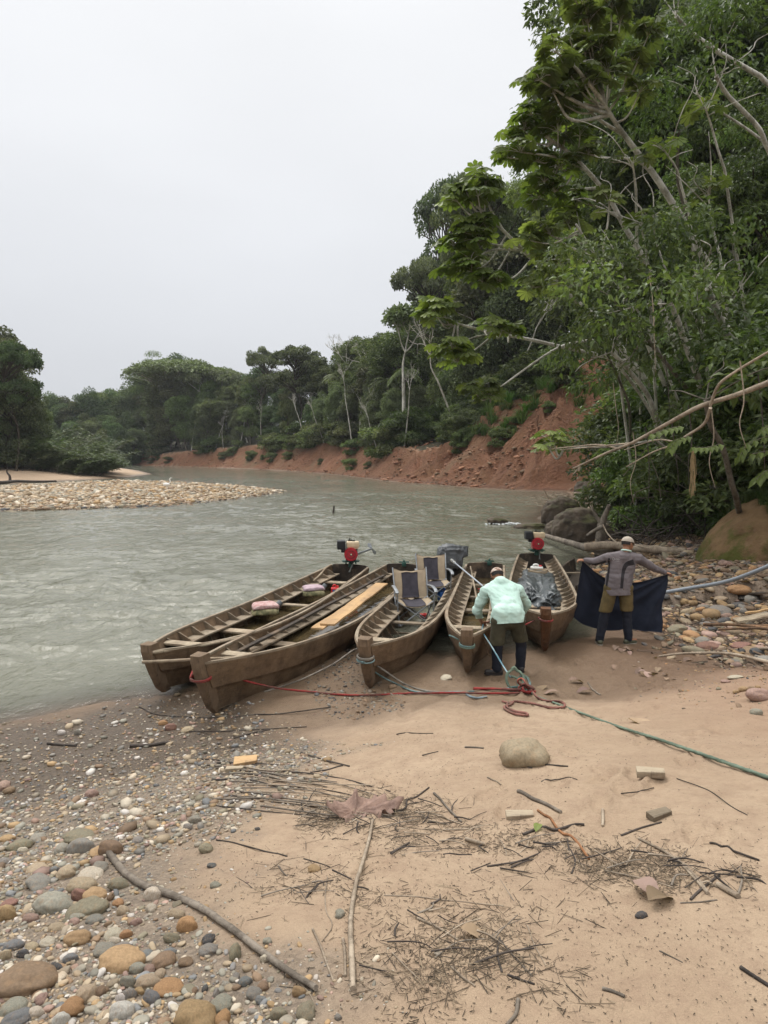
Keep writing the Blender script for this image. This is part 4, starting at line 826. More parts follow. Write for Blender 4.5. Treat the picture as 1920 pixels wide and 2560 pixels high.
    for k in np.linspace(0, 1, 9):
        z = .015+zbot(0)*.4+(zt-.02)*k; x0 = .31*(1-k)**1.35-.085; hw_ = .038+.045*k**.6; dp = .15+.04*k
        if k == 0: hw_ *= .7; x0 += .05
        if k == 1: hw_ -= .008; x0 += .008; dp -= .016
        ch = .02; rings.append([(x0, -hw_+ch, z), (x0, hw_-ch, z), (x0+ch, hw_, z), (x0+dp, hw_*1.05, z), (x0+dp, -hw_*1.05, z), (x0+ch, -hw_, z)])
    V = np.array(rings).reshape(-1, 3); n6 = 6; V += rng.normal(0, .0025, V.shape)
    mb.add(V, [(i*n6+a, i*n6+(a+1) % n6, (i+1)*n6+(a+1) % n6, (i+1)*n6+a) for i in range(8) for a in range(n6)]+[tuple(range(n6))[::-1], tuple(8*n6+a for a in range(n6))])
    mb.obj('stem_post', MW[post], root, smooth=False)
    if bilge:
        mb = MB(); V = []
        tw = [t for t in ts if t > .17]
        for t in tw:
            k = (bilge-zbot(t))/(sh(t)-zbot(t)); a = pt(t, max(k, 0), 1, .015); V += [(a[0], a[1], bilge), (a[0], -a[1], bilge)]
        mb.add(V, [(2*i, 2*i+1, 2*i+3, 2*i+2) for i in range(len(tw)-1)]); mb.obj('bilge_water', MBL, root)
    M = Matrix.Translation((bx, by, 0)) @ Matrix.Rotation(rz, 4, 'Z')
    return root, M, L_, dict(sh=sh, hw=hw, zbot=zbot)
Q = {1: [-2.914, 8.265, -0.79, 15.479, 0.647, 0.452, 0.422, 0.661, 0.433, 0.522, 2.765], 2: [-2.095, 7.551, 0.472, 15.32, 0.609, 0.461, 0.513, 0.736, 0.422, 0.556, 2.48],
     3: [-0.243, 8.398, 1.365, 15.219, 0.55, 0.439, 0.455, 0.696, 0.459, 0.5, 2.811], 4: [1.119, 9.041, 2.352, 15.732, 0.472, 0.442, 0.394, 0.645, 0.498, 0.517, 2.514],
     5: [2.435, 10.097, 3.915, 17.405, 0.616, 0.456, 0.358, 0.689, 0.499, 0.49, 2.947]}
B1 = boat(Q[1], 'leftmost muddy wooden canoe, afloat nearest the river, red engine on its stern', thwarts=(.34, .62, .9), tcol='pale')
B2 = boat(Q[2], 'wooden canoe tied with red rope, carrying two fresh planks and water in its bottom', thwarts=(.30,), bilge=.2)
B3 = boat(Q[3], 'middle wooden canoe with two folding chairs standing in it', bilge=0, thwarts=(.2, .42, .85))
B4 = boat(Q[4], 'half-flooded wooden canoe whose bow the bending person is holding', bilge=.22, thwarts=(.45, .62, .8), seat=.14)
B5 = boat(Q[5], 'rightmost wooden canoe with reddish stem post, loaded with a black tarpaulin', post='redpost', bilge=.1, thwarts=(.28, .52, .66), tcol='pale', seat=.1)
def inboat(B, t, y, z): return B[1] @ Vector((t*B[2], y, z))
# old canoe lying behind the dark cloth
mb = MB(); p = spline([PY(1448, 1418, 17.5), PY(1432, 1452, 15.6), PY(1428, 1500, 13.8)], 6)
rt = empty('old_canoe', (p[0][0], p[0][1], 0), 0, 'dark waterlogged old dugout partly hidden behind the navy cloth', 'boat')
V = []; O = np.array([p[0][0], p[0][1], 0])
for i, a in enumerate(p-O):
    w = .28*math.sin(math.pi*(.12+.8*i/(len(p)-1)))+.05; V += [(a[0]-w, a[1], .42), (a[0]-w*.6, a[1], .02), (a[0]+w*.6, a[1], .02), (a[0]+w, a[1], .42), (a[0]+w-.04, a[1], .42), (a[0]+w*.5, a[1], .1), (a[0]-w*.5, a[1], .1), (a[0]-w+.04, a[1], .42)]
m_ = len(p); mb.add(V, [(i*8+a, i*8+(a+1) % 8, i*8+8+(a+1) % 8, i*8+8+a) for i in range(m_-1) for a in range(8)]+[tuple(range(8)), tuple(8*m_-8+a for a in range(8))]); mb.obj('hull', MW['dark'], rt, smooth=False)
mb = MB(); box(mb, (p[6][0]-O[0], p[6][1]-O[1], .36), (.42, .1, .03)); mb.obj('thwart', MW['in_'], rt, smooth=False)
# ------------------------------------------------------------------ materials for gear
MG = dict(red=simple('red_enamel', (.42, .015, .03), (.30, .01, .02), .35, 6, .001, spec=.5), cream=simple('cream_tank', (.62, .50, .33), (.45, .35, .22), .4, 5, .001, spec=.5),
          blk=simple('black_plastic', (.025, .027, .03), (.015, .016, .018), .5, 8, .002), steel=simple('grey_steel', (.32, .34, .36), (.22, .23, .24), .4, 10, .001, metallic=.6),
          alu=simple('aluminium_pole', (.5, .55, .6), (.4, .44, .48), .35, 10, .0005, metallic=.5), dmet=simple('dark_metal', (.06, .065, .06), (.03, .033, .03), .55, 12, .002, metallic=.3),
          green=simple('green_bracket', (.03, .09, .07), (.02, .05, .04), .5, 12, .001), tan=simple('tan_canvas', (.36, .29, .20), (.27, .21, .145), .9, 7, .004), panel=simple('dark_canvas', (.055, .05, .062), (.035, .032, .04), .85, 9, .005),
          tarp=None, rjug=simple('red_plastic', (.55, .02, .02), (.42, .015, .015), .3, 6, .0005, spec=.5), wjug=simple('white_plastic', (.62, .62, .58), (.5, .5, .46), .4, 6, .0005), blue=simple('blue_plastic', (.02, .12, .42), (.015, .09, .3), .35, 6, .0005, spec=.5),
          camo=simple('mossy_vest_fabric', (.16, .16, .085), (.33, .30, .17), .9, 14, .006, lo=.45, hi=.58), pink=simple('faded_red_vest_fabric', (.36, .20, .19), (.47, .34, .32), .85, 16, .006, lo=.45, hi=.58), lilac=simple('faded_vest_fabric', (.42, .33, .36), (.33, .24, .27), .85, 16, .006), grey=simple('grey_rubber', (.13, .14, .15), (.09, .1, .1), .6, 8, .002), foam=simple('white_foam', (.7, .68, .6), (.55, .52, .45), .8, 10, .002))
def bag_mat(name, c, rough=.28):
    t = NT(name); w = t.noise(5, 5, .6); w.node.inputs['Distortion'].default_value = 1.5
    return t.done(t.pr(t.mix(t.mr(t.noise(3, 3), .4, .6), c, tuple(q*1.5 for q in c)), rough, t.bump(w, .04, .8), spec=.5))
MG['bag'] = bag_mat('dark_plastic_sheet', (.055, .062, .065)); MG['bag2'] = bag_mat('grey_plastic_bag', (.065, .07, .075), .35)
# ------------------------------------------------------------------ engines
def cyl(mb, c, r, d, axis='Z', n=20, r2=None, col=None):
    r2 = r if r2 is None else r2; a = np.arange(n)*2*math.pi/n; lo = np.stack([np.cos(a)*r, np.sin(a)*r, np.full(n, -d/2)], 1); hi = np.stack([np.cos(a)*r2, np.sin(a)*r2, np.full(n, d/2)], 1)
    V = np.concatenate([lo, hi])
    if axis == 'Y': V = V[:, [0, 2, 1]]*np.array([1, -1, 1])
    if axis == 'X': V = V[:, [2, 1, 0]]
    mb.add(V+np.array(c), [(i, (i+1) % n, n+(i+1) % n, n+i) for i in range(n)]+[tuple(range(n))[::-1], tuple(range(n, 2*n))], col)
def engine(loc, rz, label, shaft_to):
    r = empty('boat_engine', loc, rz, label, 'engine'); r.scale = (1.12, 1.12, 1.12)
    mb = MB(); cyl(mb, (0, -.13, .2), .135, .07, 'Y', 28); cyl(mb, (0, -.17, .2), .112, .03, 'Y', 28, .125); box(mb, (.0, -.03, .18), (.22, .2, .22), bev=.03); h = mb.obj('engine_block', MG['red'], r, smooth=False)
    mb = MB()
    for k in range(14):
        a = k*2*math.pi/14; box(mb, (math.cos(a)*.075, -.187, .2+math.sin(a)*.075), (.04, .006, .008), None); 
    cyl(mb, (0, -.188, .2), .028, .008, 'Y', 18); mb.obj('fan_grille', MG['dmet'], h, smooth=False)
    mb = MB(); cyl(mb, (0, -.194, .2), .016, .006, 'Y', 18); mb.obj('starter_cap', MG['cream'], h)
    mb = MB(); box(mb, (.045, -.02, .385), (.26, .2, .13), bev=.035); box(mb, (.045, -.02, .325), (.2, .17, .05), bev=.01); mb.obj('fuel_tank', MG['cream'], r, smooth=False)
    mb = MB(); cyl(mb, (.06, -.02, .46), .03, .03, 'Z', 14); box(mb, (.0, .03, .465), (.09, .03, .03)); box(mb, (-.02, .0, .49), (.02, .02, .06)); mb.obj('fuel_cap', MG['dmet'], r)
    mb = MB(); box(mb, (-.19, -.03, .38), (.17, .2, .18), bev=.025); box(mb, (-.15, -.03, .27), (.09, .12, .09), bev=.02); mb.obj('air_filter', MG['blk'], r, smooth=False)
    mb = MB(); box(mb, (.03, .1, .25), (.2, .12, .2), bev=.01)
    for k in range(6): box(mb, (.03, .1, .16+k*.035), (.24, .16, .008))
    mb.obj('cylinder_fins', MG['dmet'], r, smooth=False)
    mb = MB(); box(mb, (0, -.02, .045), (.34, .2, .02)); box(mb, (-.1, -.02, .02), (.03, .24, .03)); box(mb, (.1, -.02, .02), (.03, .24, .03)); box(mb, (0, -.02, -.03), (.09, .09, .1), bev=.01); mb.obj('mounting_frame', MG['green'], r, smooth=False)
    sh = Vector(shaft_to)-Vector(loc); sh = (Matrix.Rotation(-rz, 3, 'Z') @ sh)/1.12; mb = MB(); s0 = Vector((.1, .08, .16)); tube(mb, [s0, s0.lerp(sh, .5), sh], [.03, .022, .018], 10); s = mb.obj('drive_shaft', MG['steel'], r)
    mb = MB(); d = (sh-s0).normalized(); x_, y_ = frame_axes(d)
    for k in range(2):
        a = k*math.pi+.9; v = Vector(x_)*math.cos(a)+Vector(y_)*math.sin(a); n_ = d.cross(v); e = [sh+v*.02+n_*.02, sh+v*.11+n_*.045+d*.02, sh+v*.15, sh+v*.11-n_*.045-d*.02, sh+v*.02-n_*.02]
        mb.add([tuple(q) for q in e]+[tuple(q+d*.006) for q in e], [(0, 1, 2, 3, 4), (9, 8, 7, 6, 5)]+[(i, 5+i, 5+(i+1) % 5, (i+1) % 5) for i in range(5)])
    mb.obj('propeller', MG['steel'], s, smooth=False)
    mb = MB(); h0 = Vector((.05, -.1, .03)); h1 = Vector((-.05, -.5, -.1)); tube(mb, [h0, h1], .016, 8); ellip(mb, h1, (.028, .028, .028), 1); mb.obj('tiller', MG['dmet'], r)
    return r
p = inboat(B1, .995, -.04, .62); engine(p, R(6), 'red-housed engine with cream tank on the stern of the leftmost canoe, shaft lifted', PY(930, 1372, 16.6))
p = inboat(B5, 1.0, .0, .60); engine(p, R(2), 'red-housed engine with cream tank on the stern of the rightmost canoe', (p.x+.25, p.y+2.2, -.15))
# covered outboard on the middle canoe
p = inboat(B3, 1.0, -.12, .5); r = empty('covered_outboard_motor', p, 0, 'outboard motor wrapped in a grey plastic bag on the middle canoe', 'engine')
def crumple(c, s, seed, amp=.25, sub=5):
    v, f = ico(sub); v = v.copy(); sgn = np.sign(v)*np.abs(v)**.62; n_ = fbm(v[:, 0]*2.4+seed, v[:, 1]*2.4+v[:, 2]*2.1, 4, seed)+.5*np.abs(fbm(v[:, 0]*5+seed, v[:, 2]*5-v[:, 1]*4, 3, seed+5)); v = sgn*(1+amp*n_[:, None])*np.array(s)
    return v+np.array(c), f
mb = MB(); v, f = crumple((0, 0, .3), (.27, .25, .27), 3, .5); v[:, 2] = np.maximum(v[:, 2], .02+.06*np.sin(v[:, 0]*20)); v[:, 0] += np.where((v[:, 0] > .15) & (v[:, 2] > .3), (v[:, 0]-.15)*.9, 0); mb.add(v, f); mb.obj('plastic_bag', MG['bag2'], r)
mb = MB(); box(mb, (0, .06, -.25), (.1, .14, .6), bev=.02); cyl(mb, (0, .12, -.52), .045, .25, 'Y'); box(mb, (0, -.02, .0), (.2, .2, .12), bev=.02); mb.obj('motor_leg', MG['blk'], r)
mb = MB(); a = Vector((0, -.2, .27)); b = PY(1208, 1466, 12.6)-p; tube(mb, [a, a.lerp(b, .5), b], .016, 10); mb.obj('tiller_pole', MG['alu'], r)
mb = MB(); tube(mb, [a.lerp(b, .02), a.lerp(b, .07)], .035, 8); tube(mb, [a.lerp(b, .12), a.lerp(b, .14)], .03, 8); mb.obj('pole_clamp', MG['wjug'], r)
# green rowlock brackets on transoms
for B, y, lab in ((B2, .02, 'small green metal bracket on the stern board of the canoe with the planks'), (B4, -.1, 'small green metal bracket on the stern board of the half-flooded canoe')):
    p = inboat(B, 1.0, y, B[3]['sh'](1)+.03); mb = MB(); box(mb, (0, 0, .02), (.1, .09, .09), bev=.01); box(mb, (0, 0, .075), (.22, .03, .03), bev=.005); cyl(mb, (0, 0, .1), .018, .06); tag(mb.obj('motor_bracket', MG['green'], loc=p), lab, 'bracket')
# ------------------------------------------------------------------ folding chairs
def chair(loc, rz, label):
    r = empty('folding_chair', loc, rz, label, 'chair', 'folding camp chairs'); r.scale = (1.02, 1.0, .98)
    # local: front is -y, floor z=0
    L0 = [(-.27, -.24, 0), (.27, -.24, 0), (-.27, .24, 0), (.27, .24, 0)]; T = [(-.3, -.24, .44), (.3, -.24, .44), (-.3, .22, .44), (.3, .22, .44)]
    for a, b in ((0, 1), (1, 0), (0, 2), (2, 0), (1, 3), (3, 1), (2, 3), (3, 2)):
        mb = MB(); tube(mb, [L0[a], T[b]], .0125, 8); ellip(mb, L0[a], (.02, .02, .012), 1); mb.obj('leg', MG['steel'], r)
    for s in (-1, 1):
        mb = MB(); tube(mb, spline([(s*.3, .22, .3), (s*.3, .25, .6), (s*.31, .42, .96)], 4), .0135, 8); mb.obj('back_post', MG['steel'], r)
        mb = MB(); tube(mb, [(s*.3, -.24, .0), (s*.33, -.26, .62)], .0125, 8); mb.obj('arm_post', MG['steel'], r)
        mb = MB(); p_ = spline([(s*.34, -.33, .62), (s*.345, -.25, .655), (s*.34, 0, .665), (s*.32, .27, .64)], 4)
        for i in range(len(p_)-1): beam(mb, p_[i], p_[i+1], .06, .03, bev=.006)
        mb.obj('armrest', MG['steel'], r)
    def sheet(nx, ny, fn, mat, nm, par, th=.012):
        mb = MB(); U, Vv = np.meshgrid(np.linspace(0, 1, nx), np.linspace(0, 1, ny)); P = np.array([fn(a, b) for a, b in zip(U.ravel(), Vv.ravel())]); P2 = P+np.array([0, th, -th*.4]); n_ = nx*ny
        f = [(j*nx+i, j*nx+i+1, (j+1)*nx+i+1, (j+1)*nx+i) for j in range(ny-1) for i in range(nx-1)]
        ed = [j for j in range(nx)]+[nx*(j+1)-1 for j in range(1, ny)]+[nx*ny-1-j for j in range(1, nx)]+[nx*(ny-1-j) for j in range(1, ny-1)]
        f2 = [tuple(n_+q for q in g[::-1]) for g in f]+[(ed[k], ed[(k+1) % len(ed)], n_+ed[(k+1) % len(ed)], n_+ed[k]) for k in range(len(ed))]
        mb.add(np.concatenate([P, P2]), f+f2); return mb.obj(nm, mat, par)
    def bk(a, b, off=0, sx=1, z0=.40, z1=.95):
        x = (a-.5)*2*(.315-.03*math.sin(b*3.1))*sx; z = z0+(z1-z0)*b; sag = .09*(1-(2*a-1)**2*sx*sx)
        top = -.07*(1-(2*a-1)**2) if b > .85 and off == 0 else 0
        return (x,   .2+.24*b**1.2+sag*(.3+.7*(1-b))-off, z+top*(b-.85)/.15+.006*math.sin(a*19)*(b > .5))
    bkr = sheet(17, 14, lambda a, b: bk(a, b), MG['tan'], 'backrest', r)
    sheet(12, 12, lambda a, b: bk(a*.5+.25, b*.82+.03, .014), MG['panel'], 'back_panel', bkr, .004)
    def st(a, b, off=0): return ((a-.5)*2*.3, -.26+.52*b, .45-.085*(1-(2*a-1)**2)*(1-.3*b)-.03*b-.03*math.exp(-b*12)+off)
    s_ = sheet(15, 12, lambda a, b: st(a, b), MG['tan'], 'seat', r); sheet(12, 10, lambda a, b: st(a*.6+.2, b*.96+.01, .016), MG['panel'], 'seat_panel', s_, .004)
    return r
c1 = inboat(B3, .53, .03, 0); c1 = PY(1034, 1560, 12.0); chair((c1.x, 12.15, .06), R(8), 'nearer tan and charcoal folding chair, standing in front of the other in the middle canoe')
c2 = PY(1083, 1500, 13.9); chair((c2.x, 13.95, .06), R(4), 'farther tan and charcoal folding chair, behind the other and before the wrapped motor')
# ------------------------------------------------------------------ things lying in the boats
def cushion(p, s, rz, mat, nm, seed, par=None):
    v, f = ico(4); w = np.sign(v)*np.abs(v)**.5; n_ = fbm(w[:, 0]*2.3+seed, w[:, 1]*2.3+w[:, 2], 4, seed); w = w*(1+.22*n_[:, None])*np.array(s); w[:, 2] -= .12*s[0]*np.abs(v[:, 0])**2; mb = MB(); mb.add(w, f); o = mb.obj(nm, mat); o.location = p; o.rotation_euler = (0, 0, rz); return o
for u, v, y, w, m1, m2, la, lb in ((663, 1528, 11.9, .30, 'pink', 'camo', 'faded red life vest folded on the nearer thwart of the leftmost canoe', 'mildewed green cushion under the faded red vest in the leftmost canoe'),
                                   (784, 1470, 13.5, .27, 'lilac', 'camo', 'faded pinkish life vest folded on the farther thwart of the leftmost canoe', 'mildewed green cushion under the pinkish vest near the red jug')):
    p = PY(u, v, y); tag(cushion((p.x, p.y, .345), (w*.8, .20, .062), R(12), MG[m2], 'cushion', u), lb, 'cushion'); o = tag(cushion((p.x, p.y, .435), (w*.78, .19, .045), R(20), MG[m1], 'life_vest', v), la, 'life vest')
    mb = MB(); tube(mb, [(w*.75, .05, -.03), (w*.98, .08, .02)], .05, 10); mb.obj('collar', MG['grey'], o)
def jug(loc, s, mat, nm, lab, capm, rz=0, label_m=None):
    r = empty(nm, loc, rz, lab, 'jug'); mb = MB(); box(mb, (0, 0, s[2]*.4), (s[0], s[1], s[2]*.8), bev=min(s)*.16); o = mb.obj('body', mat, r)
    mb = MB(); tube(mb, spline([(-s[0]*.28, 0, s[2]*.78), (-s[0]*.22, 0, s[2]*.98), (s[0]*.05, 0, s[2]*.98), (s[0]*.12, 0, s[2]*.8)], 4), s[0]*.09, 7); mb.obj('handle', mat, o)
    mb = MB(); cyl(mb, (s[0]*.3, 0, s[2]*.86), s[0]*.13, s[2]*.16); mb.obj('cap', capm, r)
    if label_m: mb = MB(); box(mb, (-s[0]*.2, -s[1]*.5-.002, s[2]*.4), (s[0]*.3, .004, s[2]*.5)); mb.obj('label_patch', label_m, r, smooth=False)
    return r
p = PY(838, 1472, 14.0); jug((p.x, 14.0, .14), (.17, .13, .25), MG['rjug'], 'fuel_jug', 'red plastic fuel jug standing in the leftmost canoe', MG['rjug'], R(10), MG['blue'])
p = inboat(B5, .72, 0, .36); q = PY(1342, 1420, 15.2); jug((q.x, 15.2, .42), (.27, .17, .2), MG['wjug'], 'water_jug', 'white plastic jug with a red cap behind the tarpaulin in the rightmost canoe', MG['rjug'], R(-5))
p = PY(1117, 1463, 13.2); jug((p.x, 13.9, .08), (.22, .2, .26), MG['blue'], 'blue_canister', 'blue plastic canister on the floor beside the farther chair', MG['blue'], R(15))
p = PY(1060, 1532, 12.4); mb = MB(); box(mb, (0, 0, .05), (.14, .1, .09), bev=.012); box(mb, (.02, 0, .1), (.05, .04, .02), bev=.004); tag(mb.obj('red_box', MG['rjug'], loc=(p.x, 12.5, .04)), 'small red plastic box on the floor under the nearer chair', 'box')
p = PY(1210, 1444, 14.3); mb = MB(); box(mb, (0, 0, .02), (.17, .07, .04), bev=.012); cyl(mb, (-.1, 0, .02), .012, .06, 'X', 10); tag(mb.obj('red_bottle', MG['rjug'], loc=(p.x, 14.3, .225)), 'red bottle floating in the half-flooded canoe', 'bottle')
# planks
def plank(a, b, w, th, mat, nm, lab, cat='plank', grp=None):
    mb = MB(); a = Vector(a); b = Vector(b); O = (a+b)/2; d = (b-a); L_ = d.length; rz = math.atan2(d.y, d.x); pit = -math.asin(d.z/L_)
    n_ = 14; V = []
    for i in range(n_+1):
        x = -L_/2+L_*i/n_; z = .006*math.sin(i*1.1); w_ = w*(1+.03*math.sin(i*2.3)); V += [(x, -w_/2, z), (x, w_/2, z), (x, w_/2, z+th), (x, -w_/2, z+th)]
    mb.add(V, [(4*i+k, 4*i+(k+1) % 4, 4*i+4+(k+1) % 4, 4*i+4+k) for i in range(n_) for k in range(4)]+[(0, 1, 2, 3), (4*n_, 4*n_+3, 4*n_+2, 4*n_+1)])
    o = mb.obj(nm, mat, smooth=False); o.location = O; o.rotation_euler = (0, pit, rz); return tag(o, lab, cat, grp)
a = PZ(818, 1564, .43); b = PZ(955, 1461, .47); plank(a, b, .24, .028, MW['new'], 'plank', 'longer fresh orange-yellow plank lying in the canoe tied with red rope')
a = PZ(792, 1574, .395); b = PZ(930, 1483, .42); plank(a, b, .20, .025, MW['new'], 'plank', 'shorter fresh plank tucked under the longer one in the canoe')
a = PZ(700, 1590, .5); b = PZ(928, 1440, .5)
plank(inboat(B2, .1, .26, .47), inboat(B2, .93, .30, .42), .07, .03, MW['dark'], 'inner_rail', 'long dark loose rail lying inside the canoe with the planks', 'rail')
def stick(pts, r0, r1, mat, nm, lab, cat='stick', grp=None, sides=7, n=6, **kw):
    p = spline(pts, n); O = p[0].copy(); mb = MB(); tube(mb, p-O, np.linspace(r0, r1, len(p)), sides, jit=.08); o = mb.obj(nm, mat, loc=O); return tag(o, lab, cat, grp)
stick([PZ(356, 1655, .56), PZ(430, 1652, .585), PZ(500, 1648, .70), PZ(560, 1646, .62), PZ(615, 1641, .6)], .022, .018, MW['pale'], 'pole', 'peeled pole laid across the bows of the two left canoes', 'pole')
stick([PZ(380, 1632, .665), PZ(480, 1618, .6), PZ(575, 1600, .57), PZ(608, 1592, .56)], .024, .018, MW['pale'], 'pole', 'second peeled pole lying along the right gunwale of the leftmost canoe', 'pole')
stick([PZ(784, 1452, .45), PZ(800, 1437, .56), PZ(815, 1420, .63), PZ(828, 1412, .6)], .02, .02, MW['pale'], 'bent_stick', 'bent stick leaning on the rear gunwale beside the pinkish vest', 'stick')
a = inboat(B4, .98, .33, .5); b = inboat(B4, .5, .02, .4); stick([a, a.lerp(b, .5), b], .018, .018, MW['pale'], 'paddle_shaft', 'thin wooden shaft lying lengthwise in the half-flooded canoe', 'pole')
stick([PZ(938, 1460, .34), PZ(960, 1450, .36), PZ(978, 1436, .4)], .012, .02, MW['pale'], 'oar_stick', 'light stick with a knob beyond the planks in the water-filled canoe', 'stick')
mb = MB(); ellip(mb, (0, 0, 0), (.06, .06, .035), 2); tag(mb.obj('foam_float', MG['foam'], loc=PZ(983, 1435, .25)), 'small white float at the stern end of the canoe with the planks', 'float')
# tarpaulins in the rightmost canoe
def heap(c, s, rz, seed, mat, nm, lab, amp=.35, par=None):
    v, f = ico(6); v = v.copy(); w = np.sign(v)*np.abs(v)**.7; n_ = fbm(w[:, 0]*1.5+seed, w[:, 1]*1.5+w[:, 2], 2, seed)-.6*np.abs(fbm(w[:, 0]*2.6+w[:, 2]*2+seed, w[:, 1]*3.4-w[:, 2], 2, seed+5))-.22*np.abs(fbm(w[:, 0]*7, w[:, 1]*6+w[:, 2]*5, 2, seed+9)); w = w*(1+amp*n_[:, None])*np.array(s); w[:, 2] = np.maximum(w[:, 2], -s[2]*.3); mb = MB(); mb.add(w, f); o = mb.obj(nm, mat); o.location = c; o.rotation_euler = (0, 0, rz); return tag(o, lab, 'tarpaulin')
hd = math.atan2(17.405-10.097, 3.915-2.435)
heap(inboat(B5, .40, .02, .34), (.98, .40, .30), hd, 4, MG['bag'], 'tarpaulin', 'large crumpled black tarpaulin heaped in the rightmost canoe', .75)
heap(inboat(B5, .66, .02, .36), (.75, .34, .14), hd, 9, MG['bag'], 'tarpaulin', 'smaller flat black tarpaulin behind the big heap, under the coiled hose', .5)
p = inboat(B5, .62, .02, .56); mb = MB(); 
for k in range(3): a = np.linspace(0, 2*math.pi, 30); tube(mb, np.stack([.2*np.cos(a)*(1+.04*k), .16*np.sin(a), .02*k+.015*np.sin(a*2+k)], 1), .012, 6, cap=False)
tag(mb.obj('coiled_hose', MG['tan'], loc=p), 'thin hose coiled on the tarpaulin in front of the white jug', 'hose')
# ------------------------------------------------------------------ people
def capsule(mb, a, b, r0, r1, flat=None, n=14):
    """tapered capsule; flat = (axis, factor) squeezes across an axis"""
    a = np.array(a, float); b = np.array(b, float); d = b-a; L_ = np.linalg.norm(d)+1e-6; d /= L_; x, y = frame_axes(d); rows = []
    for k in range(5): t = math.pi/2*(1-k/5.0); rows.append((-r0*math.sin(t), r0*math.cos(t)))
    for k in range(7): q = k/6; rows.append((L_*q, r0+(r1-r0)*q))
    for k in range(1, 6): t = math.pi/2*k/5; rows.append((L_+r1*math.sin(t), max(r1*math.cos(t), 1e-4)))
    ang = np.arange(n)*2*math.pi/n; V = []
    for s, r in rows: V.append(a+d*s+(np.cos(ang)*max(r, 1e-4))[:, None]*x+(np.sin(ang)*max(r, 1e-4))[:, None]*y)
    V = np.concatenate(V); m_ = len(rows)
    if flat is not None: c = (a+b)/2; ax = np.array(flat[0], float); ax /= np.linalg.norm(ax); V = V-((V-c)@ax)[:, None]*ax*(1-flat[1])
    mb.add(V, [(i*n+k, i*n+(k+1) % n, (i+1)*n+(k+1) % n, (i+1)*n+k) for i in range(m_-1) for k in range(n)]+[tuple(range(n))[::-1], tuple((m_-1)*n+k for k in range(n))])
def organic(name, mb, mat, voxel, smooth_n, parent, disp=None, cut=None):
    me = mb.mesh('tmp', mat); o = bpy.data.objects.new('tmp', me); COL.objects.link(o)
    m = o.modifiers.new('r', 'REMESH'); m.mode = 'VOXEL'; m.voxel_size = voxel; s = o.modifiers.new('s', 'SMOOTH'); s.factor = .5; s.iterations = smooth_n
    dg = bpy.context.evaluated_depsgraph_get(); ev = o.evaluated_get(dg); nm = bpy.data.meshes.new_from_object(ev); nm.name = name
    bpy.data.objects.remove(o); bpy.data.meshes.remove(me)
    n = len(nm.vertices); co = np.empty(n*3, np.float32); nm.vertices.foreach_get('co', co); co = co.reshape(-1, 3)
    if disp: no = np.empty(n*3, np.float32); nm.vertices.foreach_get('normal', no); co = co+no.reshape(-1, 3)*disp(co)[:, None]; nm.vertices.foreach_set('co', co.astype(np.float32).ravel())
    if 'col' in nm.color_attributes: nm.color_attributes.remove(nm.color_attributes['col'])
    if cut:
        bm = bmesh.new(); bm.from_mesh(nm)
        for c_, n_ in cut: bmesh.ops.bisect_plane(bm, geom=bm.verts[:]+bm.edges[:]+bm.faces[:], plane_co=c_, plane_no=n_, clear_outer=True)
        bm.to_mesh(nm); bm.free()
    nm.polygons.foreach_set('use_smooth', np.ones(len(nm.polygons), bool)); nm.materials.clear(); nm.materials.append(mat); nm.update()
    q = bpy.data.objects.new(name, nm); COL.objects.link(q); q.parent = parent; return q
def folds(amp, f, sx=1, sz=1, seed=0):
    return lambda c: amp*(np.abs(fbm(c[:, 0]*f*sx+c[:, 1]*f*.7+seed, c[:, 2]*f*sz-c[:, 1]*f*.5, 3, seed))*2-.25)
MP = dict(skin=simple('brown_skin', (.30, .15, .085), (.24, .115, .065), .55, 9, .0006), hair=simple('black_hair', (.018, .015, .014), (.03, .026, .024), .7, 40, .003),
          mint=simple('mint_shirt_cloth', (.47, .63, .56), (.39, .545, .48), .85, 4, .012, bscale=11), olive=simple('olive_cloth', (.058, .052, .03), (.038, .034, .02), .9, 9, .005), brown=simple('khaki_brown_cloth', (.125, .09, .035), (.08, .06, .025), .9, 8, .005),
          navy=simple('navy_trouser_cloth', (.014, .017, .028), (.009, .011, .018), .85, 9, .005), grey=simple('grey_jacket_cloth', (.155, .135, .14), (.115, .10, .105), .85, 5, .004), blk=simple('black_trim_cloth', (.028, .025, .028), (.018, .016, .018), .85, 8, .003),
          cap=simple('beige_cap_cloth', (.40, .345, .285), (.31, .27, .22), .9, 20, .003), capp=simple('patterned_cap_cloth', (.50, .42, .36), (.20, .12, .085), .9, 26, .003, lo=.46, hi=.54), shoe=simple('black_shoe', (.02, .02, .022), (.035, .03, .028), .6, 14, .003), clog=simple('olive_clog', (.07, .075, .05), (.05, .05, .03), .6, 12, .003), sole=simple('pale_sole', (.35, .33, .28), (.2, .18, .15), .7, 12, .002),
          cloth=simple('navy_sheet_cloth', (.017, .023, .042), (.010, .014, .027), .8, 3, .012, bscale=9), white=simple('white_print', (.6, .6, .6), (.5, .5, .5), .7, 10, 0))
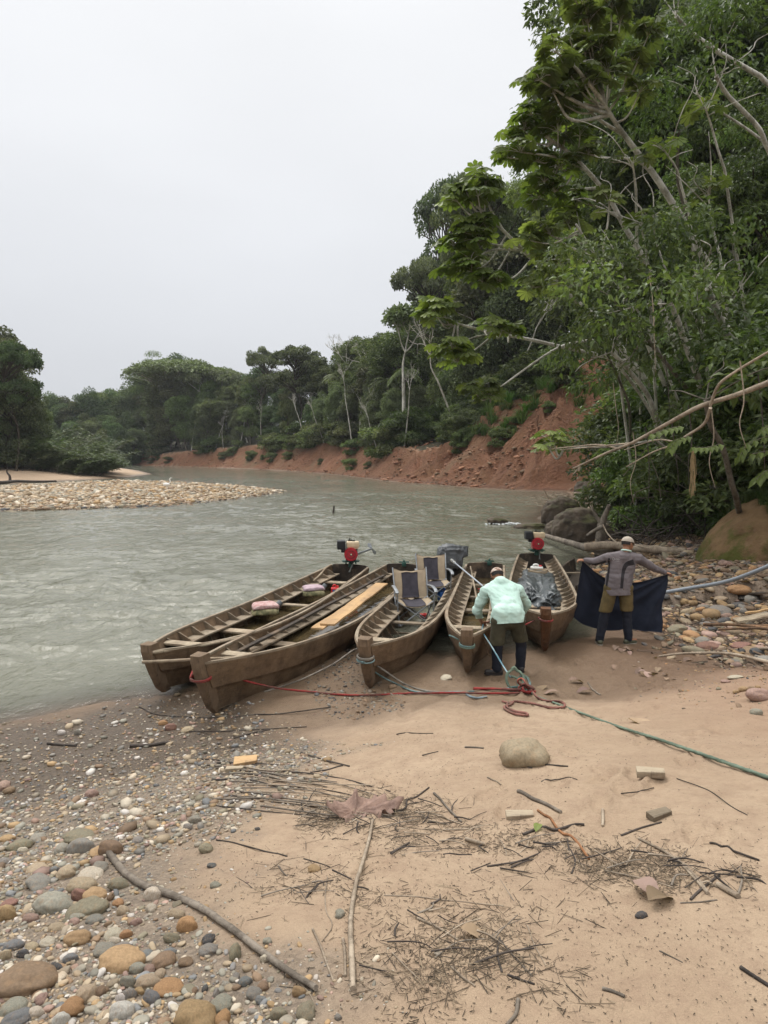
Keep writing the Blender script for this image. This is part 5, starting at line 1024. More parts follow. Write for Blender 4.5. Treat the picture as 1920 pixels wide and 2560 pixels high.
def hand(mb, w, d, up, grip=.5, side=1):
    """palm from wrist w along d, back of the hand towards up; five fingers bent by grip"""
    w = np.array(w, float); d = np.array(d, float); d /= np.linalg.norm(d); up = np.array(up, float); up -= d*np.dot(up, d); up /= np.linalg.norm(up); s = np.cross(up, d)*side
    pc = w+d*.085
    for k in (-1.1, -.35, .35, 1.1): capsule(mb, w+s*.012*k+d*.01, w+d*.09+s*.021*k, .017, .0125, (up, .85), 8)
    for k, ln in ((-1.5, .068), (-.5, .078), (.5, .074), (1.5, .058)):
        p = w+d*.085+s*.0195*k; a = 0; dd = d
        for j, fr in enumerate((.45, .32, .23)):
            a += grip*(.75 if j == 0 else 1.0); dd = d*math.cos(a)-up*math.sin(a); q = p+dd*ln*fr; capsule(mb, p, q, .0098-.0008*j, .009-.0008*j, None, 8); p = q
    t0 = w+d*.03-s*.03; t1 = t0+d*.028-s*.026-up*.012*grip; t2 = t1+d*.03-s*.004-up*.02*grip; capsule(mb, t0, t1, .013, .011, None, 8); capsule(mb, t1, t2, .011, .009, None, 8)
def person(root, J, torso, cl, bend_disp=None):
    """J joint dict; builds body and clothing as children of root"""
    b = MB(); V3 = lambda k: np.array(J[k], float)
    hd, nk = V3('head'), V3('neck'); up = V3('hup'); up /= np.linalg.norm(up); fw = V3('hfw'); fw -= up*np.dot(fw, up); fw /= np.linalg.norm(fw); sd = np.cross(fw, up)
    capsule(b, hd-up*.0+fw*.005, hd+up*.045-fw*.012, .082, .084, (sd, .92)); capsule(b, hd-up*.05+fw*.03, hd-up*.075+fw*.045, .052, .036); capsule(b, nk-up*.04, hd-up*.05-fw*.015, .062, .056)
    capsule(b, hd+fw*.078+up*.012, hd+fw*.102-up*.018, .009, .0155, None, 8); capsule(b, hd+fw*.07+up*.028-sd*.035, hd+fw*.07+up*.028+sd*.035, .014, .014, None, 8)   # nose, brow
    capsule(b, hd+fw*.078-up*.052-sd*.018, hd+fw*.078-up*.052+sd*.018, .009, .009, None, 8)                                                                     # lips
    for s in (-1, 1): capsule(b, hd+sd*s*.080-up*.018-fw*.008, hd+sd*s*.088+up*.02-fw*.014, .012, .016, (sd, .5), 8); capsule(b, hd+fw*.06-up*.02+sd*s*.04, hd+fw*.055-up*.035+sd*s*.045, .022, .02, None, 8)
    for s in ('l', 'r'):
        sh, el, wr = V3(s+'sh'), V3(s+'el'), V3(s+'wr'); capsule(b, sh, el, .047, .038); capsule(b, el, wr, .037, .025)
        hand(b, wr, V3(s+'hd'), V3(s+'hu'), J.get(s+'grip', .6), 1 if s == 'l' else -1)
        hp, kn, an = V3(s+'hip'), V3(s+'kn'), V3(s+'an'); capsule(b, hp, kn, .080, .056); capsule(b, kn, kn*.55+an*.45, .054, .05); capsule(b, kn*.55+an*.45, an, .05, .036)
        capsule(b, an-np.array([0, 0, .035]), an+V3(s+'ft')*.15-np.array([0, 0, .05]), .034, .03)
    for a, c, r0, r1, fl in torso: capsule(b, a, c, r0*.85, r1*.85, fl)
    for s in ('l', 'r'): capsule(b, torso[-1][1], V3(s+'sh'), .065, .05)
    organic('body', b, MP['skin'], .0075, 3, root)
    eye = MB()
    for s in (-1, 1): ellip(eye, hd+fw*.079+sd*s*.031+up*.008, (.009, .009, .006), 1)
    eye.obj('eyes', MP['hair'], root)
    # upper garment
    g = MB()
    for a, c, r0, r1, fl in torso: capsule(g, a, c, r0, r1, fl)
    for s in ('l', 'r'):
        sh, el, wr = V3(s+'sh'), V3(s+'el'), V3(s+'wr'); capsule(g, torso[-1][1], sh, .11, .082, (J['tn'], .8)); k = cl.get('slv', 1); we = el+(wr-el)*(.93*k)
        capsule(g, sh, el, .080*cl.get('loose', 1), .062*cl.get('loose', 1)); capsule(g, el, we, .062*cl.get('loose', 1), .043*cl.get('loose', 1))
    hem = cl['hem']
    for a, c, r0, r1, fl in hem: capsule(g, a, c, r0, r1, fl)
    up_ = organic(cl['top'], g, MP[cl['topm']], .012, 9, root, lambda c: folds(cl.get('fa', .016)*.55, 6, 1, .8, 3)(c)+folds(.016, 11, .55, 1.5, 5)(c)+folds(.009, 22, 1, .8, 7)(c), cut=cl['cut']); del g
    # shorts and trousers
    g = MB()
    for s in ('l', 'r'):
        hp, kn, an = V3(s+'hip'), V3(s+'kn'), V3(s+'an'); capsule(g, hp+np.array([0, 0, .03]), hp*.12+kn*.88, .112, .104)
    capsule(g, V3('lhip')+np.array([0, 0, .05]), V3('rhip')+np.array([0, 0, .05]), .118, .118); 
    zk = (J['lkn'][2]+J['rkn'][2])/2+.05; organic('shorts', g, MP[cl['shm']], .012, 4, root, folds(.016, 8, 1, .8, 9), cut=[((0, 0, zk), (.05, 0, -1))])
    g = MB()
    for s in ('l', 'r'):
        hp, kn, an = V3(s+'hip'), V3(s+'kn'), V3(s+'an'); capsule(g, hp*.4+kn*.6, kn, .088, .078); capsule(g, kn, kn*.5+an*.5, .078, .074); capsule(g, kn*.5+an*.5, an+np.array([0, 0, -.005]), .074, .067)
        organic('trouser_leg', g, MP['navy'], .011, 3, root, folds(.012, 11, .6, 1.6, 5)); g = MB()
    for s in ('l', 'r'):
        g = MB(); an, ft = V3(s+'an'), V3(s+'ft'); ft = ft/np.linalg.norm(ft); z = np.array([0, 0, 1.]); sole = an.copy(); sole[2] = J['ground']
        capsule(g, sole-ft*.045+z*.045, sole+ft*.13+z*.036, .045, .04); capsule(g, sole-ft*.03+z*.05, an-ft*.01-z*.02, .048, .045); organic('shoe', g, MP[cl['shoe']], .008, 3, root)
        g = MB(); side = np.cross(ft, z)
        A = [sole-ft*.085, sole-ft*.07+side*.04, sole+ft*.05+side*.046, sole+ft*.15+side*.036, sole+ft*.175, sole+ft*.15-side*.036, sole+ft*.05-side*.046, sole-ft*.07-side*.04]
        g.add([q+z*.002 for q in A]+[q+z*.02 for q in A], [tuple(range(8))[::-1], tuple(range(8, 16))]+[(i, (i+1) % 8, 8+(i+1) % 8, 8+i) for i in range(8)]); g.obj('sole', MP[cl['sole']], root, smooth=False)
    # hair and cap
    g = MB(); v, f = ico(4); k_ = v[:, 2]*1.0; 
    M3 = np.array([sd, fw, up]).T
    sel = (v[:, 2] > -.45) & ((v[:, 1] < .25) | (v[:, 2] > .45)); h_ = v*np.array([.087, .098, .098]); ok = sel[f].all(1); g.add((h_@M3.T)+hd+up*.028-fw*.008, f[ok]); g.obj('hair', MP['hair'], root)
    g = MB(); sel = v[:, 2] > -.02; h_ = v*np.array([.093, .105, .090])+np.array([0, 0, 0]); ok = sel[f].all(1); g.add((h_@M3.T)+hd+up*.045-fw*.006, f[ok]); 
    capc = hd+up*.045-fw*.006; a = np.linspace(0, 2*math.pi, 33); tube(g, [capc+sd*math.cos(q)*.095+fw*math.sin(q)*.107-up*.002 for q in a], .0035, 6, cap=False)
    ellip(g, capc+up*.091, (.009, .009, .006), 1)
    cp_ = g.obj('cap', MP[cl['cap']], root)
    g = MB(); n1, n2 = 11, 6; P = []
    for j in range(n2):
        for i in range(n1):
            q = (i/(n1-1)-.5)*2; x = q*.08*(1-.12*j/(n2-1)); y = math.sqrt(max(0, .108**2-(q*.075)**2))+(j/(n2-1))*.072*math.sqrt(max(.0, 1-q**4)); P.append(capc+sd*x+fw*y-up*(.004+.012*q*q+.018*(j/(n2-1))))
    P = np.array(P); P2 = P+up*.006; f = [(j*n1+i, j*n1+i+1, (j+1)*n1+i+1, (j+1)*n1+i) for j in range(n2-1) for i in range(n1-1)]; N_ = n1*n2
    ed = list(range(n1))+[n1*(j+1)-1 for j in range(1, n2)]+[N_-1-i for i in range(1, n1)]+[n1*(n2-1-j) for j in range(1, n2-1)]
    g.add(np.concatenate([P, P2]), [q[::-1] for q in f]+[tuple(N_+k for k in q) for q in f]+[(ed[k], ed[(k+1) % len(ed)], N_+ed[(k+1) % len(ed)], N_+ed[k]) for k in range(len(ed))]); g.obj('cap_brim', MP[cl['cap']], cp_)
    return hd, fw, up, sd, cp_
# bending man in the mint shirt
gA = G(1238, 1688); gB = G(1303, 1680); Y0 = gA[1]
r = empty('person', (gA[0]+.17, Y0, gA[2]), 0, 'man in mint shirt and patterned beige cap bending over a canoe bow, gripping rope', 'person', 'people by the canoes')
O = np.array(r.location)
def at(u, v, y): return np.array(PY(u, v, y)[:])-O
J = dict(ground=0.0, lan=at(1242, 1672, Y0+.02), ran=at(1301, 1664, gB[1]+.02), lkn=at(1243, 1617, Y0+.03), rkn=at(1303, 1612, gB[1]+.0), lhip=at(1247, 1562, Y0+.05), rhip=at(1292, 1561, Y0+.07),
         lft=np.array([-.75, .1, 0]), rft=np.array([-.1, 1, 0]), neck=at(1250, 1450, Y0+.58), head=at(1243, 1441, Y0+.69), hup=(-.08, .62, .78), hfw=(-.1, .75, -.65), tn=(0, -.6, .8),
         lsh=at(1214, 1480, Y0+.50), lel=at(1192, 1526, Y0+.56), lwr=at(1204, 1556, Y0+.72), lhd=(.35, .75, -.45), lhu=(-.6, .1, .8), lgrip=.9,
         rsh=at(1294, 1476, Y0+.52), rel=at(1318, 1512, Y0+.62), rwr=at(1296, 1545, Y0+.74), rhd=(-.8, .4, -.3), rhu=(.1, .1, 1), rgrip=.9)
J['ground'] = 0.0; J['lan'][2] = .095; J['ran'][2] = gB[2]-gA[2]+.095
fl = ((0, -.62, .78), .72); c_ = (J['lhip']+J['rhip'])/2; t1 = at(1269, 1520, Y0+.2); t2 = at(1259, 1480, Y0+.42); sh1 = np.array([-.075, 0, 0]); 
torso = [(c_+[0, .02, .08]+sh1, t1+sh1, .13, .145, fl), (c_+[0, .02, .08]-sh1, t1-sh1, .13, .145, fl), (t1+sh1*1.1, t2+sh1*1.2, .145, .135, fl), (t1-sh1*1.1, t2-sh1*1.2, .145, .135, fl), (t1, J['neck']-[0, .06, .03], .13, .09, fl)]
person(r, J, torso, dict(top='shirt', topm='mint', cut=[(c_+[0, 0, .035], (.06, -.12, -1))], hem=[(c_+[-.085, .0, -.1], c_+[-.08, .02, .14], .172, .155, ((0, 1, 0), .97)), (c_+[.085, .0, -.1], c_+[.08, .02, .14], .172, .155, ((0, 1, 0), .97)), (c_+[0, .0, -.1], t1, .178, .165, ((0, 1, 0), .97)), (t1, t2, .15, .14, fl)], loose=1.12, fa=.042, shm='olive', shoe='shoe', sole='shoe', cap='capp'))
P1L = Vector(J['lwr']+O)+Vector((.35, .75, -.45)).normalized()*.09; P1R = Vector(J['rwr']+O)
# standing man holding out the cloth
gA = G(1497, 1612); gB = G(1578, 1608); Y0 = (gA[1]+gB[1])/2
r = empty('person', (gA[0]+.2, Y0, gA[2]), 0, 'man in grey jacket and beige cap standing with both arms spread, holding a navy cloth', 'person', 'people by the canoes')
O = np.array(r.location)
J = dict(ground=0.0, lan=at(1499, 1596, Y0), ran=at(1571, 1592, Y0), lkn=at(1512, 1535, Y0+.02), rkn=at(1567, 1535, Y0+.02), lhip=at(1527, 1478, Y0+.02), rhip=at(1564, 1478, Y0+.02),
         lft=np.array([.05, 1, 0]), rft=np.array([.9, .35, 0]), neck=at(1563, 1383, Y0+.04), head=at(1569, 1362, Y0+.07), hup=(.18, .22, .95), hfw=(.86, .42, -.28), tn=(0, 1, 0),
         lsh=at(1519, 1394, Y0+.03), lel=at(1487, 1404, Y0+.16), lwr=at(1462, 1401, Y0+.24), lhd=(-.9, .2, .05), lhu=(0, -.3, 1), lgrip=.8,
         rsh=at(1596, 1397, Y0+.03), rel=at(1636, 1421, Y0+.14), rwr=at(1663, 1432, Y0+.22), rhd=(.9, .1, -.15), rhu=(.1, -.2, 1), rgrip=.8)
J['lan'][2] = .095; J['ran'][2] = gB[2]-gA[2]+.095
fl = ((0, 1, 0), .66); c_ = (J['lhip']+J['rhip'])/2; t1 = at(1551, 1440, Y0+.02); t2 = at(1558, 1400, Y0+.03); sh1 = np.array([-.085, 0, 0])
torso = [(c_+[0, 0, .08]+sh1, t1+sh1, .12, .125, fl), (c_+[0, 0, .08]-sh1, t1-sh1, .12, .125, fl), (t1+sh1, t2+sh1*1.25, .125, .115, fl), (t1-sh1, t2-sh1*1.25, .125, .115, fl), (t1, J['neck']-[0, 0, .06], .12, .085, fl)]
hd, fw, up, sd, cp_ = person(r, J, torso, dict(top='jacket', topm='grey', cut=[(c_+[0, 0, -.045], (.03, 0, -1))], hem=[(c_+[-.085, 0, -.12], c_+[-.085, 0, .2], .148, .128, ((0, 1, 0), .92)), (c_+[.085, 0, -.12], c_+[.085, 0, .2], .148, .128, ((0, 1, 0), .92)), (c_+[0, 0, -.12], c_+[0, 0, .2], .15, .13, ((0, 1, 0), .9))], fa=.026, loose=1.0, shm='brown', shoe='clog', sole='sole', cap='cap'))
jk = [o for o in r.children if o.name.startswith('jacket')][0]
# black curved panels, collar and white chest print laid onto the jacket back
from mathutils.bvhtree import BVHTree
jm = jk.data; bv = BVHTree.FromPolygons([v.co[:] for v in jm.vertices], [p.vertices[:] for p in jm.polygons])
def on_back(u, v, off=.003):
    """the point of the jacket's back seen at that place"""
    o_ = Vector((0, 0, CAMH))-Vector(O); d = Vector(ray(u, v)).normalized(); h = bv.ray_cast(o_, d, 40); return (h[0]-d*off) if h[0] else None
def strip(pts, w, mat, nm, par, off=.004, nx=5):
    P = spline([(a, b, 0) for a, b in pts], 10); V = []; ok = []
    T = np.gradient(P, axis=0); T /= np.linalg.norm(T, axis=1)[:, None]
    ww = np.interp(np.linspace(0, 1, len(P)), np.linspace(0, 1, len(w)), w) if not np.isscalar(w) else np.full(len(P), w)
    for p_, t_, w_ in zip(P, T, ww):
        for i in range(nx):
            q = (i/(nx-1)-.5)*w_; h = on_back(p_[0]-t_[1]*q, p_[1]+t_[0]*q, off); V.append(h if h else None)
    f = [(j*nx+i, j*nx+i+1, (j+1)*nx+i+1, (j+1)*nx+i) for j in range(len(P)-1) for i in range(nx-1)]; f = [q for q in f if all(V[k] is not None for k in q) and max((V[q[0]]-V[k]).length for k in q) < .08]
    if not f: return
    mb = MB(); mb.add([tuple(v) if v else (0, 0, 0) for v in V], f); return mb.obj(nm, mat, par)
strip([(1523, 1395), (1521, 1420), (1519, 1445), (1515, 1470)], [5, 7, 6, 4], MP['blk'], 'side_panel', jk)
strip([(1585, 1405), (1566, 1412), (1558, 1432), (1554, 1471)], [14, 11, 8, 7], MP['blk'], 'side_panel', jk)
strip([(1600, 1417), (1625, 1430), (1650, 1441)], [9, 9, 8], MP['blk'], 'sleeve_panel', jk)
strip([(1465, 1410), (1490, 1412), (1515, 1404)], [4, 7, 7], MP['blk'], 'sleeve_panel', jk)
strip([(1536, 1372), (1552, 1371), (1572, 1374), (1583, 1380)], [5, 7, 7, 4], MP['blk'], 'collar', jk)
mb = MB(); pp = [on_back(1534+3*math.cos(a), 1397.5+2.6*math.sin(a), .006) for a in np.linspace(0, 2*math.pi, 14)]
if all(pp): tube(mb, pp, .0022, 5, cap=False)
for k in range(8):
    a = on_back(1538.5+k*1.35, 1396.6+.9*(k % 2), .006); b = on_back(1539.3+k*1.35, 1399.4-.6*(k % 3), .006)
    if a and b: tube(mb, [a, b], .0018, 5)
for k in range(5):
    a = on_back(1540+k*1.7, 1402.2, .006); b = on_back(1541.2+k*1.7, 1403.4, .006)
    if a and b: tube(mb, [a, b], .0016, 5)
mb.obj('back_print', MP['white'], jk)
g = MB(); a = [hd-up*.10+sd*math.cos(q)*.07+fw*(math.sin(q)*.07-.01) for q in np.linspace(0, 2*math.pi, 20)]; tube(g, a, .014, 8, cap=False); g.obj('shirt_collar', MP['mint'], r)
# the cloth
lh = Vector(J['lwr']+O)+Vector((-.08, .03, -.01)); rh = Vector(J['rwr']+O)+Vector((.07, .02, -.03))
corners = (PY(1457, 1402, lh.y), PY(1671, 1437, rh.y)); bl = PY(1436, 1545, lh.y+.12); br_ = PY(1656, 1586, rh.y-.05)
nx, ny = 70, 44; V = []
for j in range(ny):
    t = j/(ny-1)
    for i in range(nx):
        s = i/(nx-1); top = corners[0].lerp(corners[1], s)+Vector((0, .10*math.sin(math.pi*s), -.34*math.sin(math.pi*s)**1.0*(1.0-.35*s)))
        bot = bl.lerp(br_, s)+Vector((0, .16*math.sin(math.pi*s), -.15*math.sin(math.pi*min(1, s*1.15))*(1-s)*1.6))
        p = top.lerp(bot, t); d1 = math.hypot(s*1.6, t); d2 = math.hypot((1-s)*1.6, t)
        w = .035*math.sin(14*math.atan2(t, s+.02))*min(1, d1*2)*math.exp(-s*2.2)+.04*math.sin(13*math.atan2(t, 1-s+.02))*min(1, d2*2)*math.exp(-(1-s)*2.2)+.02*math.sin(s*26+t*3)*t+.05*float(fbm(s*4, t*3, 3, 8))
        V.append((p.x+.02*math.sin(t*9)*(1 if s > .9 else 0), p.y+w+.02, p.z-.012*math.sin(s*17)*t))
V = np.array(V); O2 = V[0].copy(); V2 = V+np.array([0, .006, 0]); N_ = nx*ny
f = [(j*nx+i, j*nx+i+1, (j+1)*nx+i+1, (j+1)*nx+i) for j in range(ny-1) for i in range(nx-1)]; ed = list(range(nx))+[nx*(j+1)-1 for j in range(1, ny)]+[N_-1-i for i in range(1, nx)]+[nx*(ny-1-j) for j in range(1, ny-1)]
mb = MB(); mb.add(np.concatenate([V, V2])-O2, f+[tuple(N_+k for k in q[::-1]) for q in f]+[(ed[k], ed[(k+1) % len(ed)], N_+ed[(k+1) % len(ed)], N_+ed[k]) for k in range(len(ed))]); tag(mb.obj('navy_cloth', MP['cloth'], loc=O2), 'large navy cloth held open between the standing man\'s outstretched hands', 'cloth')
# ------------------------------------------------------------------ stones
def stone_mat(name, src):
    t = NT(name); b = t.attr().outputs['Color'] if src == 'col' else t.n('ShaderNodeObjectInfo').outputs['Color']
    f = t.mr(t.noise(9, 5, .65), .35, .65, .78, 1.15); sc = t.n('ShaderNodeVectorMath', operation='SCALE'); t.l(b, sc.inputs[0]); t.l(f, sc.inputs['Scale'])
    sp = t.mr(t.noise(70, 3, .6), .60, .70, 0, .4); c = t.mix(sp, sc.outputs[0], (.12, .10, .08)); vn = t.mr(t.noise(3.5, 5, .7), .5, .68, 0, .35); c = t.mix(vn, c, (.33, .20, .10))
    return t.done(t.pr(c, .72, t.bump(t.noise(60, 5, .7), .004), spec=.25))
MS_O = stone_mat('river_stone', 'obj'); MS_C = stone_mat('river_gravel', 'col')
SC_ = dict(tan=(.335, .265, .18), ochre=(.345, .235, .125), orange=(.33, .19, .095), brown=(.205, .14, .09), grey=(.215, .20, .175), bluegrey=(.17, .172, .17), dark=(.08, .08, .08), pale=(.44, .385, .30), white=(.50, .465, .42), olive=(.205, .18, .125), greengrey=(.25, .235, .19), pink=(.31, .21, .17), red=(.22, .12, .095))
def stone_tmpl(seed, sub, flat=.6):
    g = np.random.default_rng(seed); v, f = ico(sub); n_ = fbm(v[:, 0]*1.1+seed*3.1, v[:, 1]*1.1+v[:, 2]*.9+seed, 3, seed); w = v*(1+.55*n_[:, None]); w = np.sign(w)*np.abs(w)**g.uniform(.82, 1.0)
    w[:, 0] *= 1; w[:, 1] *= g.uniform(.62, .9); w[:, 2] *= flat*g.uniform(.6, .95); w[:, :2] /= np.abs(w[:, 0]).max(); return w, f
ST_M = [MB() for _ in range(10)]
for i, m_ in enumerate(ST_M): v, f = stone_tmpl(i+1, 4, .62); m_.add(v, f)
ST_M = [m_.mesh('stone', MS_O) for m_ in ST_M]
SGRP = {'f': 'river cobbles in the foreground gravel', 'r': 'stones of the right cobble bank'}
def stone(P, w, h, color, label, group, k=None, rz=None, sink=.3, flat=1.0, name='cobble'):
    k = rng.integers(len(ST_M)) if k is None else k; me = ST_M[k]; o = bpy.data.objects.new(name, me); COL.objects.link(o)
    s = w/2; o.scale = (s, s*rng.uniform(.9, 1.1), s*flat*rng.uniform(.9, 1.1)); o.rotation_euler = (rng.uniform(-.2, .2), rng.uniform(-.2, .2), rng.uniform(0, 6.28) if rz is None else rz)
    o.location = (P[0], P[1], P[2]+s*.5*flat*(1-sink*2)*.9); c = SC_[color]; j = rng.uniform(.86, 1.14); o.color = (c[0]*j, c[1]*j*rng.uniform(.97, 1.03), c[2]*j, 1)
    return tag(o, label, 'stone', group)
A_ = [(115, 1185, 215, 110, 'brown'), (352, 612, 105, 75, 'grey'), (475, 622, 100, 62, 'brown'), (85, 608, 95, 42, 'olive'), (165, 575, 60, 35, 'greengrey'), (30, 578, 60, 27, 'ochre'), (15, 350, 52, 42, 'pink'), (38, 370, 46, 32, 'brown'), (235, 855, 150, 80, 'greengrey'), (345, 825, 72, 62, 'red'), (412, 820, 92, 66, 'ochre'), (378, 880, 155, 62, 'olive'), (350, 780, 120, 55, 'tan'), (25, 900, 88, 78, 'ochre'), (170, 768, 90, 44, 'grey'), (235, 712, 38, 32, 'bluegrey'), (285, 725, 75, 55, 'tan'), (390, 735, 95, 32, 'pale'), (515, 775, 85, 50, 'olive'), (480, 825, 40, 48, 'brown'), (510, 853, 44, 42, 'orange'), (660, 815, 72, 66, 'pale'), (530, 893, 50, 36, 'tan'), (588, 940, 48, 32, 'pink'), (655, 880, 42, 32, 'pale'), (410, 928, 75, 34, 'grey'), (345, 910, 75, 36, 'greengrey'), (320, 938, 42, 30, 'pink'), (245, 962, 65, 28, 'tan'), (340, 1010, 106, 52, 'ochre'), (490, 992, 68, 42, 'pale'), (545, 992, 48, 36, 'orange'), (495, 1025, 48, 42, 'pale'), (530, 1048, 70, 32, 'grey'), (455, 1060, 80, 42, 'greengrey'), (525, 1095, 170, 88, 'ochre'), (632, 1080, 52, 48, 'bluegrey'), (705, 1105, 94, 62, 'brown'), (733, 1070, 58, 30, 'bluegrey'), (745, 1010, 72, 36, 'olive'), (903, 1005, 56, 66, 'dark'), (810, 950, 80, 64, 'orange'), (760, 905, 70, 32, 'tan'), (1015, 1062, 72, 84, 'olive'), (803, 1110, 55, 32, 'brown'), (595, 1135, 66, 56, 'greengrey'), (645, 1140, 44, 52, 'pink'), (690, 1150, 48, 80, 'tan'), (640, 1195, 96, 50, 'tan'), (555, 1195, 66, 64, 'greengrey'), (730, 1225, 112, 40, 'orange'), (600, 1242, 42, 34, 'ochre'), (652, 1268, 66, 48, 'bluegrey'), (555, 1255, 66, 46, 'grey'), (435, 1232, 56, 66, 'brown'), (370, 1240, 92, 96, 'tan'), (310, 1305, 84, 80, 'orange'), (60, 1308, 92, 86, 'greengrey'), (155, 1328, 60, 56, 'pale'), (80, 1355, 112, 46, 'bluegrey'), (180, 1265, 50, 60, 'pink'), (265, 1362, 60, 48, 'white'), (525, 1328, 90, 64, 'white'), (522, 1272, 46, 38, 'white'), (850, 1345, 152, 112, 'ochre'), (960, 1350, 72, 72, 'orange'), (955, 1292, 86, 46, 'greengrey'), (840, 1218, 32, 78, 'brown'), (885, 1218, 34, 55, 'dark'), (935, 1238, 42, 60, 'grey'), (1325, 1312, 82, 96, 'olive'), (1205, 1335, 66, 46, 'olive'), (1290, 1240, 56, 46, 'ochre'), (1145, 1095, 42, 40, 'pale'), (1100, 1248, 62, 36, 'grey'), (1058, 1195, 56, 42, 'bluegrey'), (1135, 1218, 46, 42, 'brown'), (1020, 1165, 36, 56, 'grey'), (975, 1210, 40, 38, 'greengrey'), (1130, 1280, 50, 26, 'bluegrey'), (890, 620, 62, 50, 'olive'), (843, 497, 54, 38, 'greengrey'), (810, 530, 40, 32, 'grey'), (1112, 538, 26, 18, 'dark'), (1468, 903, 38, 42, 'greengrey'), (1358, 708, 58, 32, 'ochre'), (595, 587, 46, 26, 'grey'), (350, 422, 42, 18, 'white'), (395, 385, 56, 40, 'pink'), (740, 98, 54, 32, 'red'), (810, 108, 54, 28, 'tan'), (705, 80, 40, 22, 'orange'), (265, 122, 34, 24, 'white'), (335, 120, 34, 28, 'grey'), (915, 695, 38, 20, 'dark'), (930, 780, 46, 28, 'greengrey'), (900, 1060, 78, 38, 'grey'), (135, 1045, 50, 34, 'tan'), (60, 1040, 75, 40, 'bluegrey'), (100, 1078, 50, 34, 'dark'), (205, 1028, 56, 34, 'pale'), (305, 1098, 54, 38, 'bluegrey'), (240, 1140, 50, 36, 'dark'), (20, 1085, 50, 40, 'tan'), (435, 700, 60, 40, 'greengrey'), (160, 712, 90, 30, 'tan'), (265, 625, 55, 45, 'greengrey'), (340, 575, 130, 26, 'olive'), (15, 680, 60, 30, 'grey'), (100, 630, 40, 20, 'pale'), (430, 640, 70, 28, 'ochre'), (40, 860, 60, 22, 'red'), (130, 925, 60, 30, 'pink'), (470, 950, 36, 26, 'brown'), (1155, 1020, 36, 30, 'greengrey'), (1460, 1350, 30, 24, 'grey')]
stones = []
def W(c): return {'bluegrey': 'blue-grey', 'greengrey': 'greenish grey', 'dark': 'dark slate', 'olive': 'olive-brown'}.get(c, c)
P_ = Gs([(x/1.728, 1760+(y+h*.35)/1.728) for x, y, w, h, c in A_])
for (x, y, w, h, c), p in zip(A_, P_):
    dist = math.hypot(p[0], p[1], ) ; d3 = math.sqrt(dist**2+(CAMH-p[2])**2); wm = w/1.728/F*d3*.95; stones.append([x, y, w, h, c, p, wm])
order = sorted(range(len(stones)), key=lambda i: -stones[i][2]*stones[i][3]); land = order[:9]; seen = {}
LN = {0: 'the widest flat brown cobble near the left edge'}
names = {}
for r_i, i in enumerate(land):
    x, y, w, h, c, p, wm = stones[i]; hpos = 'left edge' if x < 200 else 'lower left' if x < 620 else 'bottom edge'
    names[i] = f"big {W(c)} cobble" + {0: '', 1: ''}.get(0)
used = {}
for i in order:
    x, y, w, h, c, p, wm = stones[i]; size = 'big' if i in land else 'fist-sized' if w*h > 3000 else 'small'; shape = 'long' if w > 2.1*h else 'upright' if h > w*1.15 else 'rounded' if w < 1.3*h else 'oval'
    if i in land:
        where = 'at the bottom edge of the photo' if y > 1280 else f"in the lower left, {'third' if y<900 else 'half'} way down the gravel" if False else ('against the left edge' if x < 130 else 'in the middle of the gravel at lower left' if y < 1000 else 'low in the left gravel')
        lab = f"{size} {shape} {W(c)} cobble {where}"
    else:
        j = min(land, key=lambda k: (stones[k][0]-x)**2+(1.6*(stones[k][1]-y))**2); dx, dy = x-stones[j][0], (y-stones[j][1]); dirn = ('right' if dx > 0 else 'left') if abs(dx) > abs(dy) else ('below' if dy > 0 else 'above')
        far_ = math.hypot(dx, dy) > 260; dd = {'right': 'right of', 'left': 'left of', 'below': 'nearer the camera than', 'above': 'farther off than'}[dirn]
        lab = f"{size} {shape} {W(c)} cobble {'well ' if far_ else 'just '}{dd} the big {W(stones[j][4])} one"
    if lab in used: lab += [' , paler', ', next of its colour', ', another'][min(used[lab], 3)-1].replace(' ,', ','); 
    used[lab] = used.get(lab, 0)+1
    fl_ = min(1.5, max(.75, h/w*1.9)); stone(p, wm, 0, c, lab, SGRP['f'], k=i % 10, rz=(0 if w > h else 1.57)+rng.uniform(-.35, .35), flat=fl_, sink=.28)
